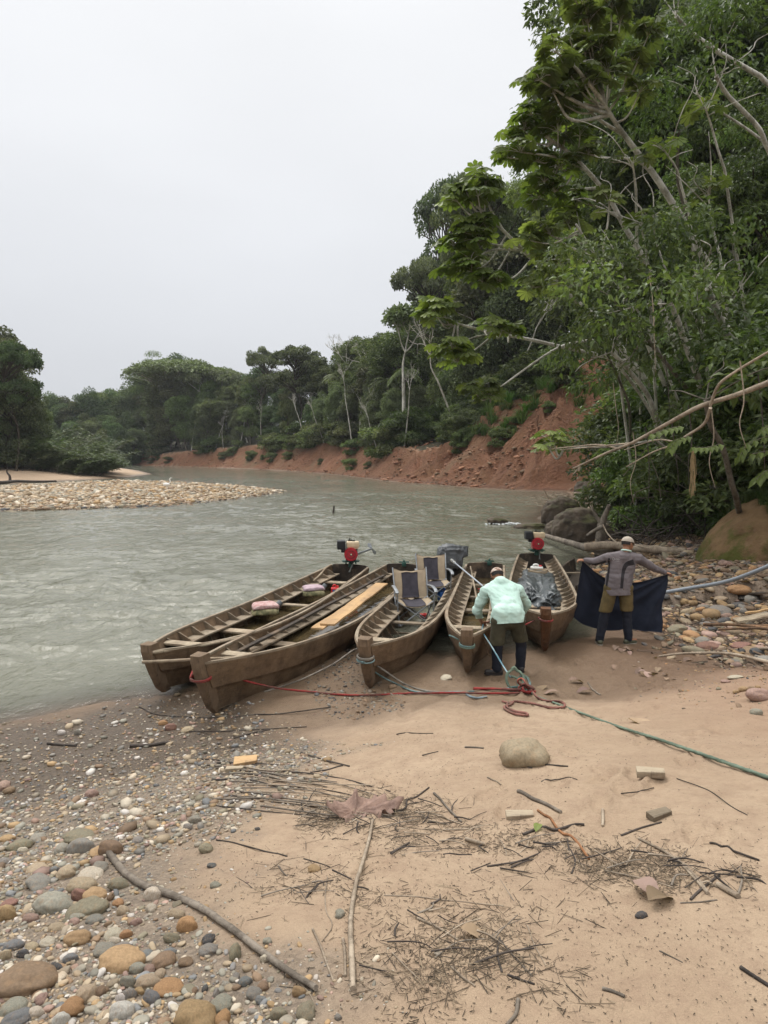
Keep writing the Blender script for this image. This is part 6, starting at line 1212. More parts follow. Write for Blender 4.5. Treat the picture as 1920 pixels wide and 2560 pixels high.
# named stones of the right bank, on the sand and by the boats
C_ = [(1315, 420, 235, 135, 'orange', 'big smooth orange boulder under the grey pipe'), (690, 560, 108, 92, 'ochre', 'round ochre cobble right of the navy cloth'), (1100, 670, 235, 105, 'grey', 'big grey stone in the middle of the right cobble bank'), (610, 885, 215, 105, 'olive', 'wide olive-brown stone at the lower right corner of the navy cloth'), (765, 895, 140, 56, 'greengrey', 'flat greenish stone touching the wide olive-brown one'), (900, 1020, 155, 90, 'grey', 'flat grey stone at the foot of the cobble bank'), (1000, 1095, 280, 100, 'red', 'half-buried red sandstone slab left of the bamboo poles'), (1340, 1075, 210, 60, 'red', 'second half-buried red slab, under the bamboo poles'), (1500, 1090, 112, 46, 'ochre', 'ochre stone below the bamboo poles'), (1460, 1145, 205, 60, 'brown', 'flat brown stone above the white pole'), (1575, 1650, 290, 125, 'pink', 'large pinkish rock at the right edge on the wet sand'), (1380, 1580, 112, 62, 'ochre', 'ochre cobble left of the pinkish rock'), (1480, 1585, 86, 56, 'brown', 'brown cobble touching the pinkish rock'), (1540, 1560, 60, 46, 'ochre', 'small ochre cobble behind the pinkish rock'), (1290, 1610, 72, 46, 'ochre', 'outermost ochre cobble of the row by the pinkish rock'), (1285, 1440, 155, 46, 'pale', 'long pale stone below the white pole'), (1170, 1488, 96, 42, 'pink', 'small pinkish stone below the long pale one'), (1520, 1845, 122, 72, 'greengrey', 'lone greenish grey stone nearest the green rope on the right'), (1110, 530, 142, 62, 'tan', 'tan stone left of and below the big orange boulder'), (720, 690, 142, 72, 'tan', 'tan cobble below the round ochre one by the cloth'), (1200, 130, 84, 62, 'pink', 'round pinkish stone below the mossy mound'), (1530, 70, 125, 52, 'ochre', 'flat ochre stone near the mossy mound at the right edge'), (1270, 190, 112, 62, 'olive', 'olive-brown stone above the grey pipe'), (1390, 680, 95, 62, 'grey', 'smaller grey stone right of the big grey one'), (1300, 610, 152, 72, 'dark', 'dark stone below the big orange boulder'), (615, 300, 76, 46, 'orange', 'small orange stone beside the man\'s right hand'), (1480, 190, 92, 66, 'orange', 'orange stone above the grey pipe at the right'), (1360, 240, 132, 62, 'ochre', 'ochre stone touching the grey pipe from above'), (1180, 740, 130, 66, 'pink', 'pinkish grey stone below the big grey one'), (500, 700, 80, 70, 'pink', 'pinkish stone at the right hem of the navy cloth'), (1170, 860, 120, 60, 'pink', 'pinkish stone behind the mottled bamboo poles')]
P_ = Gs([(1560+x/4.608, 1380+(y+h*.38)/4.608) for x, y, w, h, c, l in C_])
for (x, y, w, h, c, l), p in zip(C_, P_):
    d3 = math.sqrt(p[0]**2+p[1]**2+(CAMH-p[2])**2); stone(p, w/4.608/F*d3*1.02, 0, c, l, SGRP['r'], rz=rng.uniform(-.3, .3), flat=min(1.3, max(.6, h/w*1.9)), sink=.2)
for u, v, w, fl_, c, l, nm in ((1310, 1905, 110, 1.3, 'tan', 'lone large sandy-yellow boulder lying on the beach', 'boulder'), (1115, 1698, 30, .8, 'pale', 'pale cobble on the sand between the middle canoe and the bending man', 'cobble'), (981, 1720, 22, .9, 'brown', 'small brown block-like stone right of the middle canoe\'s stem', 'cobble'), (1603, 2292, 28, .9, 'dark', 'single dark smooth pebble on the bare sand at lower right', 'cobble'), (849, 2283, 20, 1.1, 'greengrey', 'small grey pebble right of the long dry stalk', 'cobble'), (1095, 2386, 17, 1, 'pale', 'pale pebble among the black twigs at the bottom', 'cobble')):
    p = G(u, v); d3 = (p-Vector((0, 0, CAMH))).length; stone(p, w/F*d3, 0, c, l, None, k=4 if nm == 'boulder' else None, rz=.15, flat=fl_, sink=.22, name=nm)
NAMED = np.array([o.location[:] for o in SC.objects if o.name.startswith(('cobble', 'boulder'))]); 
# more single cobbles
g_ = np.random.default_rng(31); cols = ['tan', 'greengrey', 'grey', 'brown', 'pale', 'ochre', 'olive', 'pink', 'bluegrey', 'tan', 'brown']
n_ok = 0
while n_ok < 72:
    x = g_.uniform(-2.6, -.2); y = g_.uniform(2.0, 5.2)
    if gravelness(np.array([x]), np.array([y]))[0] < .6: continue
    s_ = float(np.clip(g_.lognormal(-3.35, .25), .03, .06)); 
    if ((NAMED[:, 0]-x)**2+(NAMED[:, 1]-y)**2).min() < (s_*.8+.045)**2: continue
    c = cols[g_.integers(len(cols))]; o = stone((x, y, gz(x, y)), s_, 0, c, f"small {W(c)} pebble lying loose in the foreground gravel", SGRP['f'], sink=.3); NAMED = np.concatenate([NAMED, [o.location[:]]]); n_ok += 1
n_ok = 0
while n_ok < 84:
    y = g_.uniform(9.5, 22); x = g_.uniform(.36, .60)*y
    if cobbly(np.array([x]), np.array([y]))[0] < .7: continue
    s_ = float(np.clip(g_.lognormal(-1.95, .35), .1, .32)); 
    if ((NAMED[:, 0]-x)**2+(NAMED[:, 1]-y)**2).min() < (s_*.6+.04)**2: continue
    c = ['brown', 'tan', 'grey', 'olive', 'pink', 'ochre', 'greengrey', 'dark'][g_.integers(8)]; o = stone((x, y, gz(x, y)), s_, 0, c, f"{W(c)} river stone among the others on the right cobble bank", SGRP['r'], sink=.2); NAMED = np.concatenate([NAMED, [o.location[:]]]); n_ok += 1
# the rest as gravel
TM = {s: [stone_tmpl(20+i, s, .62) for i in range(6)] for s in (1, 2, 3)}
def gravel(X, Y, S, palette, sub, nm, lab, seed, zoff=0, bright=1.0):
    g = np.random.default_rng(seed); Z = tz(X, Y); mb = MB(); pal = np.array([SC_[c] for c in palette]); ci = g.integers(len(pal), size=len(X)); cc = pal[ci]*g.uniform(.65, 1.2, (len(X), 1))*bright
    ti = g.integers(6, size=len(X)); a = g.uniform(0, 6.28, len(X)); sx = S*g.uniform(.8, 1.3, len(X)); tl = g.normal(0, .22, (len(X), 2))
    for k in range(6):
        m_ = ti == k; v, f = TM[sub][k]; n = m_.sum(); 
        if not n: continue
        V = v[None]*(sx[m_]/2)[:, None, None]; ca, sa = np.cos(a[m_])[:, None], np.sin(a[m_])[:, None]; x_ = V[..., 0]*ca-V[..., 1]*sa; y_ = V[..., 0]*sa+V[..., 1]*ca; z_ = V[..., 2]+V[..., 0]*tl[m_, 0][:, None]
        P = np.stack([x_+X[m_][:, None], y_+Y[m_][:, None], z_+(Z[m_]+S[m_]*.12+zoff)[:, None]], -1)
        mb.add(P.reshape(-1, 3), (f[None]+(np.arange(n)*len(v))[:, None, None]).reshape(-1, 3), np.repeat(cc[m_], len(v), 0))
    o = mb.obj(nm, MS_C); return tag(o, lab, 'gravel', None, 'stuff')
def scatter(n, fn_xy, mask, seed):
    g = np.random.default_rng(seed); X = []; Y = []; c = 0
    while c < n: x, y = fn_xy(g, 20000); k = g.uniform(size=20000) < mask(x, y); X.append(x[k]); Y.append(y[k]); c += k.sum()
    return np.concatenate(X)[:n], np.concatenate(Y)[:n]
def polar(r0, r1, a0, a1):
    def fn(g, n): r = np.exp(g.uniform(math.log(r0), math.log(r1), n)); a = g.uniform(a0, a1, n); return r*np.sin(a), r*np.cos(a)
    return fn
def low_left(x, y):   # stones grow denser towards the lower left corner
    u, v = uvproj(x, y, tz(x, y)); d_ = (v-1990)/(2560-1990)*1.0-(u/760)*.9; return np.clip(.15+1.3*d_, .06, 1)
pal = ['tan', 'greengrey', 'grey', 'brown', 'pale', 'olive', 'bluegrey', 'pink', 'tan', 'greengrey', 'pale', 'ochre', 'tan', 'white']
g = np.random.default_rng(41)
X, Y = scatter(3600, polar(1.9, 6.0, -.75, .05), lambda x, y: (gravelness(x, y) > .5)*low_left(x, y)**1.3, 42); gravel(X, Y, np.clip(g.lognormal(-3.72, .36, len(X)), .012, .055), pal, 3, 'coarse_gravel', 'loose mixed river pebbles thick in the lower left foreground', 43)
X, Y = scatter(15000, polar(1.8, 7.5, -.8, .3), lambda x, y: gravelness(x, y)*(.25+.75*low_left(x, y)), 44); gravel(X, Y, np.clip(g.lognormal(-4.55, .45, len(X)), .005, .035), pal, 2, 'fine_gravel', 'fine grey-brown gravel covering the left foreground', 45)
X, Y = scatter(9000, polar(4, 13, -.8, .12), lambda x, y: gravelness(x, y)*.9, 46); gravel(X, Y, np.clip(g.lognormal(-3.75, .5, len(X)), .012, .11), pal, 1, 'shore_gravel', 'pebbles spread along the shore left of the canoes', 47)
X, Y = scatter(700, polar(7.4, 11.5, -.12, .03), lambda x, y: (tz(x, y) > .0)*(np.abs(x+.55*1-(-.3)*(y-9)) < .55), 48); gravel(X, Y, np.clip(g.lognormal(-3.7, .4, len(X)), .015, .07), ['grey', 'greengrey', 'dark', 'brown'], 1, 'shore_pebbles', 'patch of dark pebbles between the second and the middle canoe', 49)
rp = ['brown', 'tan', 'grey', 'olive', 'pink', 'brown', 'ochre', 'tan', 'orange', 'dark', 'ochre']
X, Y = scatter(5000, polar(8.5, 34, .3, .72), lambda x, y: cobbly(x, y)*(tz(x, y) > -.12), 50); gravel(X, Y, np.clip(g.lognormal(-2.3, .45, len(X)), .05, .4), rp, 3, 'bank_cobbles', 'brown and grey cobbles piled over the right bank', 51)
X, Y = scatter(7000, polar(7, 34, .26, .75), lambda x, y: cobbly(x, y)*(tz(x, y) > -.1), 52); gravel(X, Y, np.clip(g.lognormal(-3.0, .4, len(X)), .03, .12), rp, 1, 'bank_pebbles', 'small stones filling the gaps of the right cobble bank', 53, bright=.8)
X, Y = scatter(900, polar(3.6, 10.5, .2, .62), lambda x, y: sst(3.0, 5.2, x+fbm(x*1.5, y*1.5, 3, 5)*2.0), 54); gravel(X, Y, np.clip(g.lognormal(-4.1, .55, len(X)), .01, .09), rp, 2, 'sand_pebbles', 'scattered small stones on the sand at the right edge', 55)
def isl_xy(g, n): return g.uniform(-60, -8, n), g.uniform(32, 75, n)
def isl_m(x, y): d, i, _ = polyd(x, y, ISL); return np.where(i, 1.0, np.where(d < .6, .25, 0))*np.clip(38/np.maximum(y, 1), 0, 1)**1.5
X, Y = scatter(15000, isl_xy, isl_m, 56); gravel(X, Y, np.clip(g.lognormal(-1.65, .4, len(X)), .08, .6), ['tan', 'pale', 'tan', 'ochre', 'pale', 'tan', 'brown', 'greengrey', 'tan'], 1, 'island_cobbles', 'pale tan cobbles covering the gravel island in the river', 57, bright=1.25)
X, Y = scatter(500, lambda g, n: (g.uniform(-24, -8, n), g.uniform(33, 44, n)), lambda x, y: (lambda q: np.where(~q[1] & (q[0] < 1.6), .5*np.exp(-q[0]), 0))(polyd(x, y, ISL)), 58); gravel(X, Y, np.clip(g.lognormal(-1.4, .35, len(X)), .12, .5), ['brown', 'dark', 'olive'], 1, 'island_edge_stones', 'wet dark stones breaking the water along the island edge', 59)
def cliff_xy(g, n): u = g.uniform(300, 1560, n); y0 = np.interp(u, BU, BD); y1 = np.interp(u, BRU, BRY); y = y0+(y1-y0)*g.uniform(0, 1, n)**1.7*1.05+.3; return (u-960)/F*y, y
if 'BRU' in globals():
    X, Y = scatter(3200, cliff_xy, lambda x, y: sst(.42, .6, fbm(x*.3, y*.3, 3, 12)+.5), 60); SC_['clod'] = (.36, .18, .105); SC_['dclod'] = (.22, .105, .065); gravel(X, Y, np.clip(g.lognormal(-1.7, .5, len(X)), .07, .8), ['clod', 'dclod', 'clod', 'brown'], 1, 'earth_clods', 'crumbled clods of red earth on the eroded bank', 61)
# ------------------------------------------------------------------ rocks, logs and the mound by the far end of the bank
def rock_mat():
    t = NT('wet_mossy_rock'); g = t.n('ShaderNodeNewGeometry'); s = t.n('ShaderNodeSeparateXYZ'); t.l(g.outputs['Normal'], s.inputs[0])
    base = t.mix(t.mr(t.noise(1.8, 7, .7), .4, .62), (.125, .095, .07), (.05, .04, .032)); moss = t.math('MULTIPLY', t.mr(t.noise(1.1, 6, .7), .42, .6), t.mr(s.outputs[2], .1, .7)); c = t.mix(moss, base, (.075, .075, .022))
    return t.done(t.pr(c, .75, t.bump(t.noise(7, 8, .75), .08), spec=.3))
MR = rock_mat()
for u, v, w, hh, y, l, seed in ((1449, 1352, 112, 84, None, 'large moss-covered boulder at the water above the driftwood log', 3), (1402, 1338, 70, 44, None, 'dark rock in front of the mossy boulder, at the water', 5), (1408, 1302, 92, 60, None, 'dark brown rock behind the mossy boulder', 7), (1330, 1322, 74, 20, None, 'low dark rock ledge awash left of the mossy boulder', 9), (1476, 1248, 64, 48, None, 'dark rock at the foot of the red bank by the twig pile', 11), (1532, 1345, 60, 40, None, 'small dark rock behind the forked stump', 12)):
    p = G(u, v) if y is None else PY(u, v, y); d3 = (p-Vector((0, 0, CAMH))).length; s_ = w/F*d3/2; hz = hh/F*d3
    mb = MB(); v_, f_ = ico(5); n_ = fbm(v_[:, 0]*1.6+seed, v_[:, 1]*1.6+v_[:, 2]*1.3, 5, seed)+.6*np.abs(fbm(v_[:, 0]*3+seed, v_[:, 2]*3+v_[:, 1], 4, seed+2)); w_ = np.sign(v_)*np.abs(v_)**.85*(1+.45*n_[:, None])*np.array([s_, s_*.8, hz*.62]); mb.add(w_, f_); tag(mb.obj('rock', MR, loc=(p.x, p.y+s_*.4, p.z+hz*.28)), l, 'rock')
mb = MB(); v_, f_ = ico(4); w_ = v_*(1+.6*fbm(v_[:, 0]*2+5, v_[:, 1]*2+v_[:, 2], 4, 6)[:, None])*np.array([.42, .35, .22]); w_[:, 0] += w_[:, 2]*-.6; mb.add(w_, f_); tag(mb.obj('rock', MR, loc=(SPL.x-.25, SPL.y+.15, .08)), 'dark snag of rock with white water splashing round it', 'rock')
# splash
mb = MB(); g = np.random.default_rng(5)
for k in range(90): a = g.normal(0, 1, 2); ellip(mb, (SPL.x+.15+a[0]*.42, SPL.y-.15+a[1]*.16, abs(g.normal(0, .035))), (g.uniform(.02, .09), g.uniform(.02, .07), g.uniform(.012, .04)), 1)
tag(mb.obj('white_water', simple('white_water_foam', (.8, .82, .82), (.65, .68, .68), .5, 6, .01)), 'white water breaking over the dark snag', 'foam', None, 'stuff')
MDW = bark_mat('driftwood_grey', (.24, .205, .165), (.12, .10, .08), 4); MDP = bark_mat('driftwood_pale', (.40, .33, .25), (.24, .19, .14), 4); MDK = bark_mat('driftwood_dark', (.085, .07, .06), (.045, .038, .033), 5)
stick([PY(1340, 1332, 24.6), PY(1390, 1347, 22.5), PY(1431, 1359, 21), PY(1475, 1371, 19.8), PY(1540, 1377, 19)], .07, .12, MDW, 'driftwood_log', 'wet dark log running from the bank out into the water behind the rightmost canoe', 'log', sides=10)
stick([PY(1462, 1367, 19.2), PY(1530, 1363, 18.9), PY(1600, 1371, 18.5), PY(1660, 1376, 18.3), PY(1712, 1378, 18.2)], .12, .10, MDP, 'driftwood_log', 'pale peeled log lying across the stones behind the standing man', 'log', sides=10)
O = PY(1498, 1362, 20.2); mb = MB()
tube(mb, spline([(0, 0, -.3), tuple(PY(1502, 1335, 20.2)-O), tuple(PY(1505, 1309, 20.2)-O)], 5), np.linspace(.16, .12, 11), 9, jit=.1); tube(mb, spline([tuple(PY(1504, 1312, 20.2)-O), tuple(PY(1514, 1285, 20.1)-O), tuple(PY(1523, 1262, 20)-O)], 5), np.linspace(.11, .05, 11), 8, jit=.1); tube(mb, spline([tuple(PY(1505, 1313, 20.2)-O), tuple(PY(1490, 1290, 20.2)-O), tuple(PY(1477, 1266, 20.3)-O)], 5), np.linspace(.07, .025, 11), 8, jit=.1); tube(mb, spline([tuple(PY(1503, 1318, 20)-O), tuple(PY(1480, 1330, 19.6)-O), tuple(PY(1466, 1340, 19.5)-O)], 5), np.linspace(.07, .03, 11), 7)
tag(mb.obj('forked_stump', MDW, loc=O), 'upright grey forked stump behind the pale log', 'stump')
stick([PY(1508, 1312, 20), PY(1520, 1335, 19.6), PY(1545, 1357, 19), PY(1600, 1366, 18.4), PY(1625, 1371, 18.1)], .022, .012, MDP, 'root', 'thin pale root curling from the forked stump over the pale log', 'root')
# pale fallen branch across the right side
def branch(px, y0, y1, r0, r1): p = px_line(px, y0, y1); return p, np.linspace(r0, r1, len(p))
main, mr_ = branch([(2060, 900), (1990, 928), (1920, 957), (1839, 988), (1748, 1017), (1660, 1064), (1579, 1108), (1525, 1129), (1475, 1152), (1434, 1171)], 11.5, 16.5, .064, .02)
O = main[0].copy(); mb = MB(); tube(mb, main-O, mr_, 12, jit=.06)
for px, y0, y1, r0, r1 in (([(1579, 1108), (1545, 1111), (1494, 1116), (1400, 1125)], 15.2, 15.5, .025, .008), ([(1545, 1122), (1500, 1112), (1440, 1116), (1380, 1122)], 15.6, 15.9, .025, .01), ([(1776, 1013), (1790, 975), (1808, 951), (1855, 919), (1917, 882), (1980, 845)], 13.1, 12.2, .03, .02), ([(1776, 1020), (1760, 1060), (1713, 1092), (1690, 1110), (1635, 1129), (1566, 1167)], 13.2, 14.8, .035, .01), ([(1448, 1165), (1442, 1175), (1433, 1186)], 16.4, 16.4, .022, .012), ([(1690, 1105), (1640, 1100), (1560, 1125)], 14.2, 14.8, .02, .008), ([(1450, 1163), (1447, 1178)], 16.3, 16.3, .03, .02)):
    p, rr = branch(px, y0, y1, r0, r1); tube(mb, p-O, rr, 8, jit=.05)
tag(mb.obj('fallen_branch', MDP, loc=O), 'long pale bare fallen trunk slanting down from the right edge over the water', 'branch')
# mound
c = G(1850, 1420); mb = MB(); v_, f_ = ico(6); n_ = fbm(v_[:, 0]*1.5+2, v_[:, 1]*1.5+v_[:, 2]*1.2, 5, 77); w_ = v_*(1+.5*n_[:, None])*np.array([.95, 1.3, 1.25]); w_[:, 0] += w_[:, 2]*.35
def mound_mat():
    t = NT('mossy_earth'); base = t.mix(t.mr(t.noise(1.3, 6, .7), .4, .6), (.21, .135, .07), (.13, .08, .042)); P = t.n('ShaderNodeSeparateXYZ'); t.l(t.coord(), P.inputs[0]); m = t.mr(t.math('ADD', t.noise(1.6, 6, .7), t.math('MULTIPLY', P.outputs[2], -.22)), .36, .52); return t.done(t.pr(t.mix(m, base, (.085, .088, .022)), .9, t.bump(t.noise(9, 7, .7), .05), spec=.2))
mb.add(w_, f_); tag(mb.obj('earth_mound', mound_mat(), loc=(c.x+.95, c.y+1.6, c.z+.15)), None, None, None, 'structure')
MOUND = Vector((c.x+.95, c.y+1.6, c.z+.15))
# boulders/roots: twig pile by the water and the tangle at the hill foot
def twigs(n, fn, Lr, rr, mat, nm, lab, seed, up=.3, kind='stuff', cat='twigs'):
    g = np.random.default_rng(seed); mb = MB()
    for k in range(n):
        p = fn(g); a = g.uniform(0, 6.28); L_ = g.uniform(*Lr); e = g.normal(0, up); d = np.array([math.cos(a)*math.cos(e), math.sin(a)*math.cos(e), math.sin(e)]); m_ = g.normal(0, .06, 3)*L_
        tube(mb, [p-d*L_/2, p+m_, p+d*L_/2], g.uniform(*rr), 4, (g.uniform(.3, 1),)*3, cap=False)
    return tag(mb.obj(nm, mat), lab, cat, None, kind)
tp_ = G(1440, 1262); twigs(170, lambda g: np.array(tp_)+g.normal(0, 1, 3)*np.array([1.15, .9, .16])+np.array([.2, .5, .3]), (.4, 1.6), (.008, .025), MDP, 'twig_pile', 'heap of bleached twigs caught on the rocks at the foot of the red bank', 61, .25, None, 'twigs')
def hillfoot(g):
    y = g.uniform(19, 32); x = y*g.uniform(.33, .5); return np.array([x, y, gz(x, y)+g.uniform(0, .8)])
twigs(380, hillfoot, (.5, 2.2), (.005, .02), MDK, 'undergrowth_twigs', 'brown tangle of dead stems in the shade of the right hillside', 62, .7)
def upper(g):
    y = g.uniform(18, 26); x = y*g.uniform(.36, .54); return np.array([x, y, gz(x, y)+g.uniform(.5, 3.2)])
twigs(80, upper, (.8, 2.6), (.005, .014), MDW, 'bare_twigs', 'thin bare grey twigs crossing in front of the dark foliage', 63, .5)
g_ = np.random.default_rng(64)
for k, (u, v0, v1, y) in enumerate(((1632, 760, 930, 15.5), (1730, 1100, 1210, 14), (1860, 1000, 1120, 12.5), (1688, 1130, 1230, 16), (1590, 1150, 1260, 17), (1622, 1140, 1280, 16.5), (1785, 1090, 1220, 14), (1905, 1030, 1200, 13), (1540, 1020, 1120, 19), (1670, 960, 1060, 17))):
    a = PY(u, v0, y); b = PY(u+g_.uniform(-8, 8), v1, y); stick([a+Vector((-.1, 0, .7)), a, a.lerp(b, .5)+Vector((g_.uniform(-.12, .12), 0, 0)), b], .014, .006, MDK if k % 2 else MDP, 'hanging_vine', ['pale twisting vine hanging in front of the dark leaves, leftmost', 'dry root strand hanging under the fallen branch'][min(k, 1)], 'vine', 'vines hanging under the canopy', sides=5)
mb = MB(); a = PY(1732, 1125, 14.2); 
for k in range(14): b = a+Vector((g_.normal(0, .035), 0, -g_.uniform(.4, 1.0))); tube(mb, [a+Vector((g_.normal(0, .02), 0, 0)), a.lerp(b, .5)+Vector((g_.normal(0, .03), 0, 0)), b], .006, 4, cap=False)
tag(mb.obj('dry_frond', simple('straw', (.36, .27, .15), (.28, .2, .1), .9, 12, 0)), 'straw-coloured dead frond hanging straight down below the fallen branch', 'frond')
# ------------------------------------------------------------------ grass tufts and undergrowth
def tuft_mesh(seed, n=90, h=.7, spread=.25, mat='grass', w=.012):
    g = np.random.default_rng(seed); mb = MB()
    for k in range(n):
        a = g.uniform(0, 6.28); r = g.uniform(0, spread); b = np.array([math.cos(a)*r, math.sin(a)*r, -.03]); L_ = h*g.uniform(.6, 1.15); o_ = g.uniform(.15, .95); a2 = a+g.normal(0, .6); d = np.array([math.cos(a2), math.sin(a2), 0]); s = np.array([-d[1], d[0], 0])*w
        c = (g.uniform(.2, .9), g.uniform(.3, .75), 0); p = [b, b+d*L_*.25*o_+[0, 0, L_*.45], b+d*L_*.6*o_+[0, 0, L_*.75], b+d*L_*1.0*o_+[0, 0, L_*(.85-.35*o_)]]
        mb.add([p[0]-s, p[0]+s, p[1]-s, p[1]+s, p[2]-s*.8, p[2]+s*.8, p[3]], [(0, 1, 3, 2), (2, 3, 5, 4), (4, 5, 6)], c)
    return mb.mesh('tuft', ML[mat], False)
TF = [tuft_mesh(k) for k in range(4)]
def tuft(x, y, z, s, lab, grp='grass tufts'):
    o = bpy.data.objects.new('grass_tuft', TF[g_.integers(4)]); COL.objects.link(o); o.location = (x, y, z); o.scale = (s, s, s*g_.uniform(.8, 1.1)); o.rotation_euler = (0, 0, g_.uniform(0, 6.28)); tag(o, lab, 'grass', grp)
for k in range(46):
    u = g_.uniform(1520, 1700); v = g_.uniform(1215, 1275); p = G(u, v); tuft(p.x, p.y, p.z, g_.uniform(.9, 1.6), 'soft bright green tuft at the foot of the shaded hillside', 'green tufts at the hill foot')
for k in range(46):
    a = g_.uniform(-.6, 1.5); d = Vector((g_.uniform(.1, 1.9), g_.uniform(-1.3, .4), 3)); hit = None
    tuft(MOUND.x+d.x, MOUND.y+d.y, 0, .5, 'long grass on the mossy earth mound', 'grass on the mound')
dg = bpy.context.evaluated_depsgraph_get(); mo = bpy.data.objects['earth_mound']; mw = mo.matrix_world
for o in [o for o in SC.objects if o.name.startswith('grass_tuft') and o.get('group') == 'grass on the mound']:
    h = mo.ray_cast(Vector((o.location.x, o.location.y, 9))-mo.location, Vector((0, 0, -1))); o.location.z = (h[1].z+mo.location.z if h[0] else gz(o.location.x, o.location.y))-.02
for k in range(60):
    u = g_.uniform(1700, 1990); v = g_.uniform(1180, 1275); p = G(u, v); tuft(p.x, p.y, p.z, g_.uniform(.7, 1.3), 'ragged grass tuft on the slope right of the soft green tufts', 'grass on the right slope')
for k in range(60):
    u = g_.uniform(1180, 1450); y = bank_y(u)-g_.uniform(.5, 6) if 'bank_y' in globals() else 60; x = (u-960)/F*y; tuft(x, y, gz(x, y), g_.uniform(1, 2.2), 'dry grass tuft on the upper slope of the red bank', 'grass on the red bank')
# broad leaves at the right edge
mb = MB(); tb = MB(); O = np.array(PY(1900, 1180, 12.5)[:])
for px in ([(1960, 1080), (1920, 1090), (1870, 1110), (1850, 1140)], [(1970, 1120), (1930, 1125), (1880, 1135)], [(1960, 1170), (1920, 1175), (1900, 1190), (1890, 1200)], [(1800, 1110), (1770, 1118), (1735, 1118)], [(1700, 1065), (1670, 1072), (1630, 1085)], [(1960, 1050), (1930, 1060), (1905, 1075)], [(1720, 1090), (1690, 1100), (1675, 1120)]):
    p = px_line(px, 12.6, 12.4, 5); tube(tb, p-O, .006, 4); T_ = np.gradient(p, axis=0); T_ /= np.linalg.norm(T_, axis=1)[:, None]; S_ = np.cross(T_, (0, 0, 1.)); sg = np.where(np.arange(len(p)) % 2, 1, -1)[:, None]
    leaves(mb, p-O, S_*sg*.7+T_*.5+np.array([0, -.2, -.5]), np.tile((0, -.5, .8), (len(p), 1)), .2, .11, T_LN, np.stack([np.full(len(p), .5), g_.uniform(.5, .85, len(p)), np.zeros(len(p))], 1))
r = empty('broad_leaved_sprays', O, 0, 'sprays of broad pointed leaves hanging in front of the shade at the right edge', 'plant'); tb.obj('stem', MBK['grey'], r); mb.obj('foliage', ML['cec'], r, smooth=False)
# ------------------------------------------------------------------ river details
p = PZ(833, 1281, 0); stick([p+Vector((-.05, 0, -.4)), p+Vector((.02, 0, .12)), p+Vector((.04, 0, .36))], .07, .04, MDK, 'snag', 'short dark snag sticking out of the open river', 'snag')
q = W2(416, 1196); mb = MB(); ellip(mb, (0, 0, .38), (.22, .1, .11), 2); tube(mb, spline([(.16, 0, .42), (.24, 0, .56), (.2, 0, .7), (.27, 0, .78)], 4), .03, 6); ellip(mb, (.28, 0, .78), (.05, .03, .03), 1); tube(mb, [(.31, 0, .78), (.42, 0, .76)], [.012, .003], 5); tube(mb, [(0, .03, .3), (0, .03, 0)], .012, 5); tube(mb, [(.04, -.03, .3), (.06, -.03, 0)], .012, 5)
yy = 50.; xx = (416-960)/F*yy; tag(mb.obj('egret', simple('white_feathers', (.8, .8, .78), (.7, .7, .68), .8, 10, 0), loc=(xx, yy, gz(xx, yy))), 'white egret standing on the far edge of the gravel island', 'bird').scale = (1.2, 1.2, 1.2)
mb = MB(); O = PZ(0, 1206, .1); pts = lambda L_: [tuple(PZ(u, v, z)-O) for u, v, z in L_]
tube(mb, spline(pts([(-40, 1209, .3), (10, 1206, .35), (40, 1203, .35), (90, 1204, .3), (140, 1203, .25)]), 5), np.linspace(.2, .1, 21), 8); tube(mb, spline([tuple(PY(25, 1203, 74)-O), tuple(PY(24, 1190, 74)-O), tuple(PY(17, 1180, 74)-O), tuple(PY(19, 1171, 74)-O)], 4), np.linspace(.16, .05, 13), 7)
tag(mb.obj('driftwood_log', MDK, loc=O), 'dark driftwood log with an upturned branch on the left sandbar', 'log')
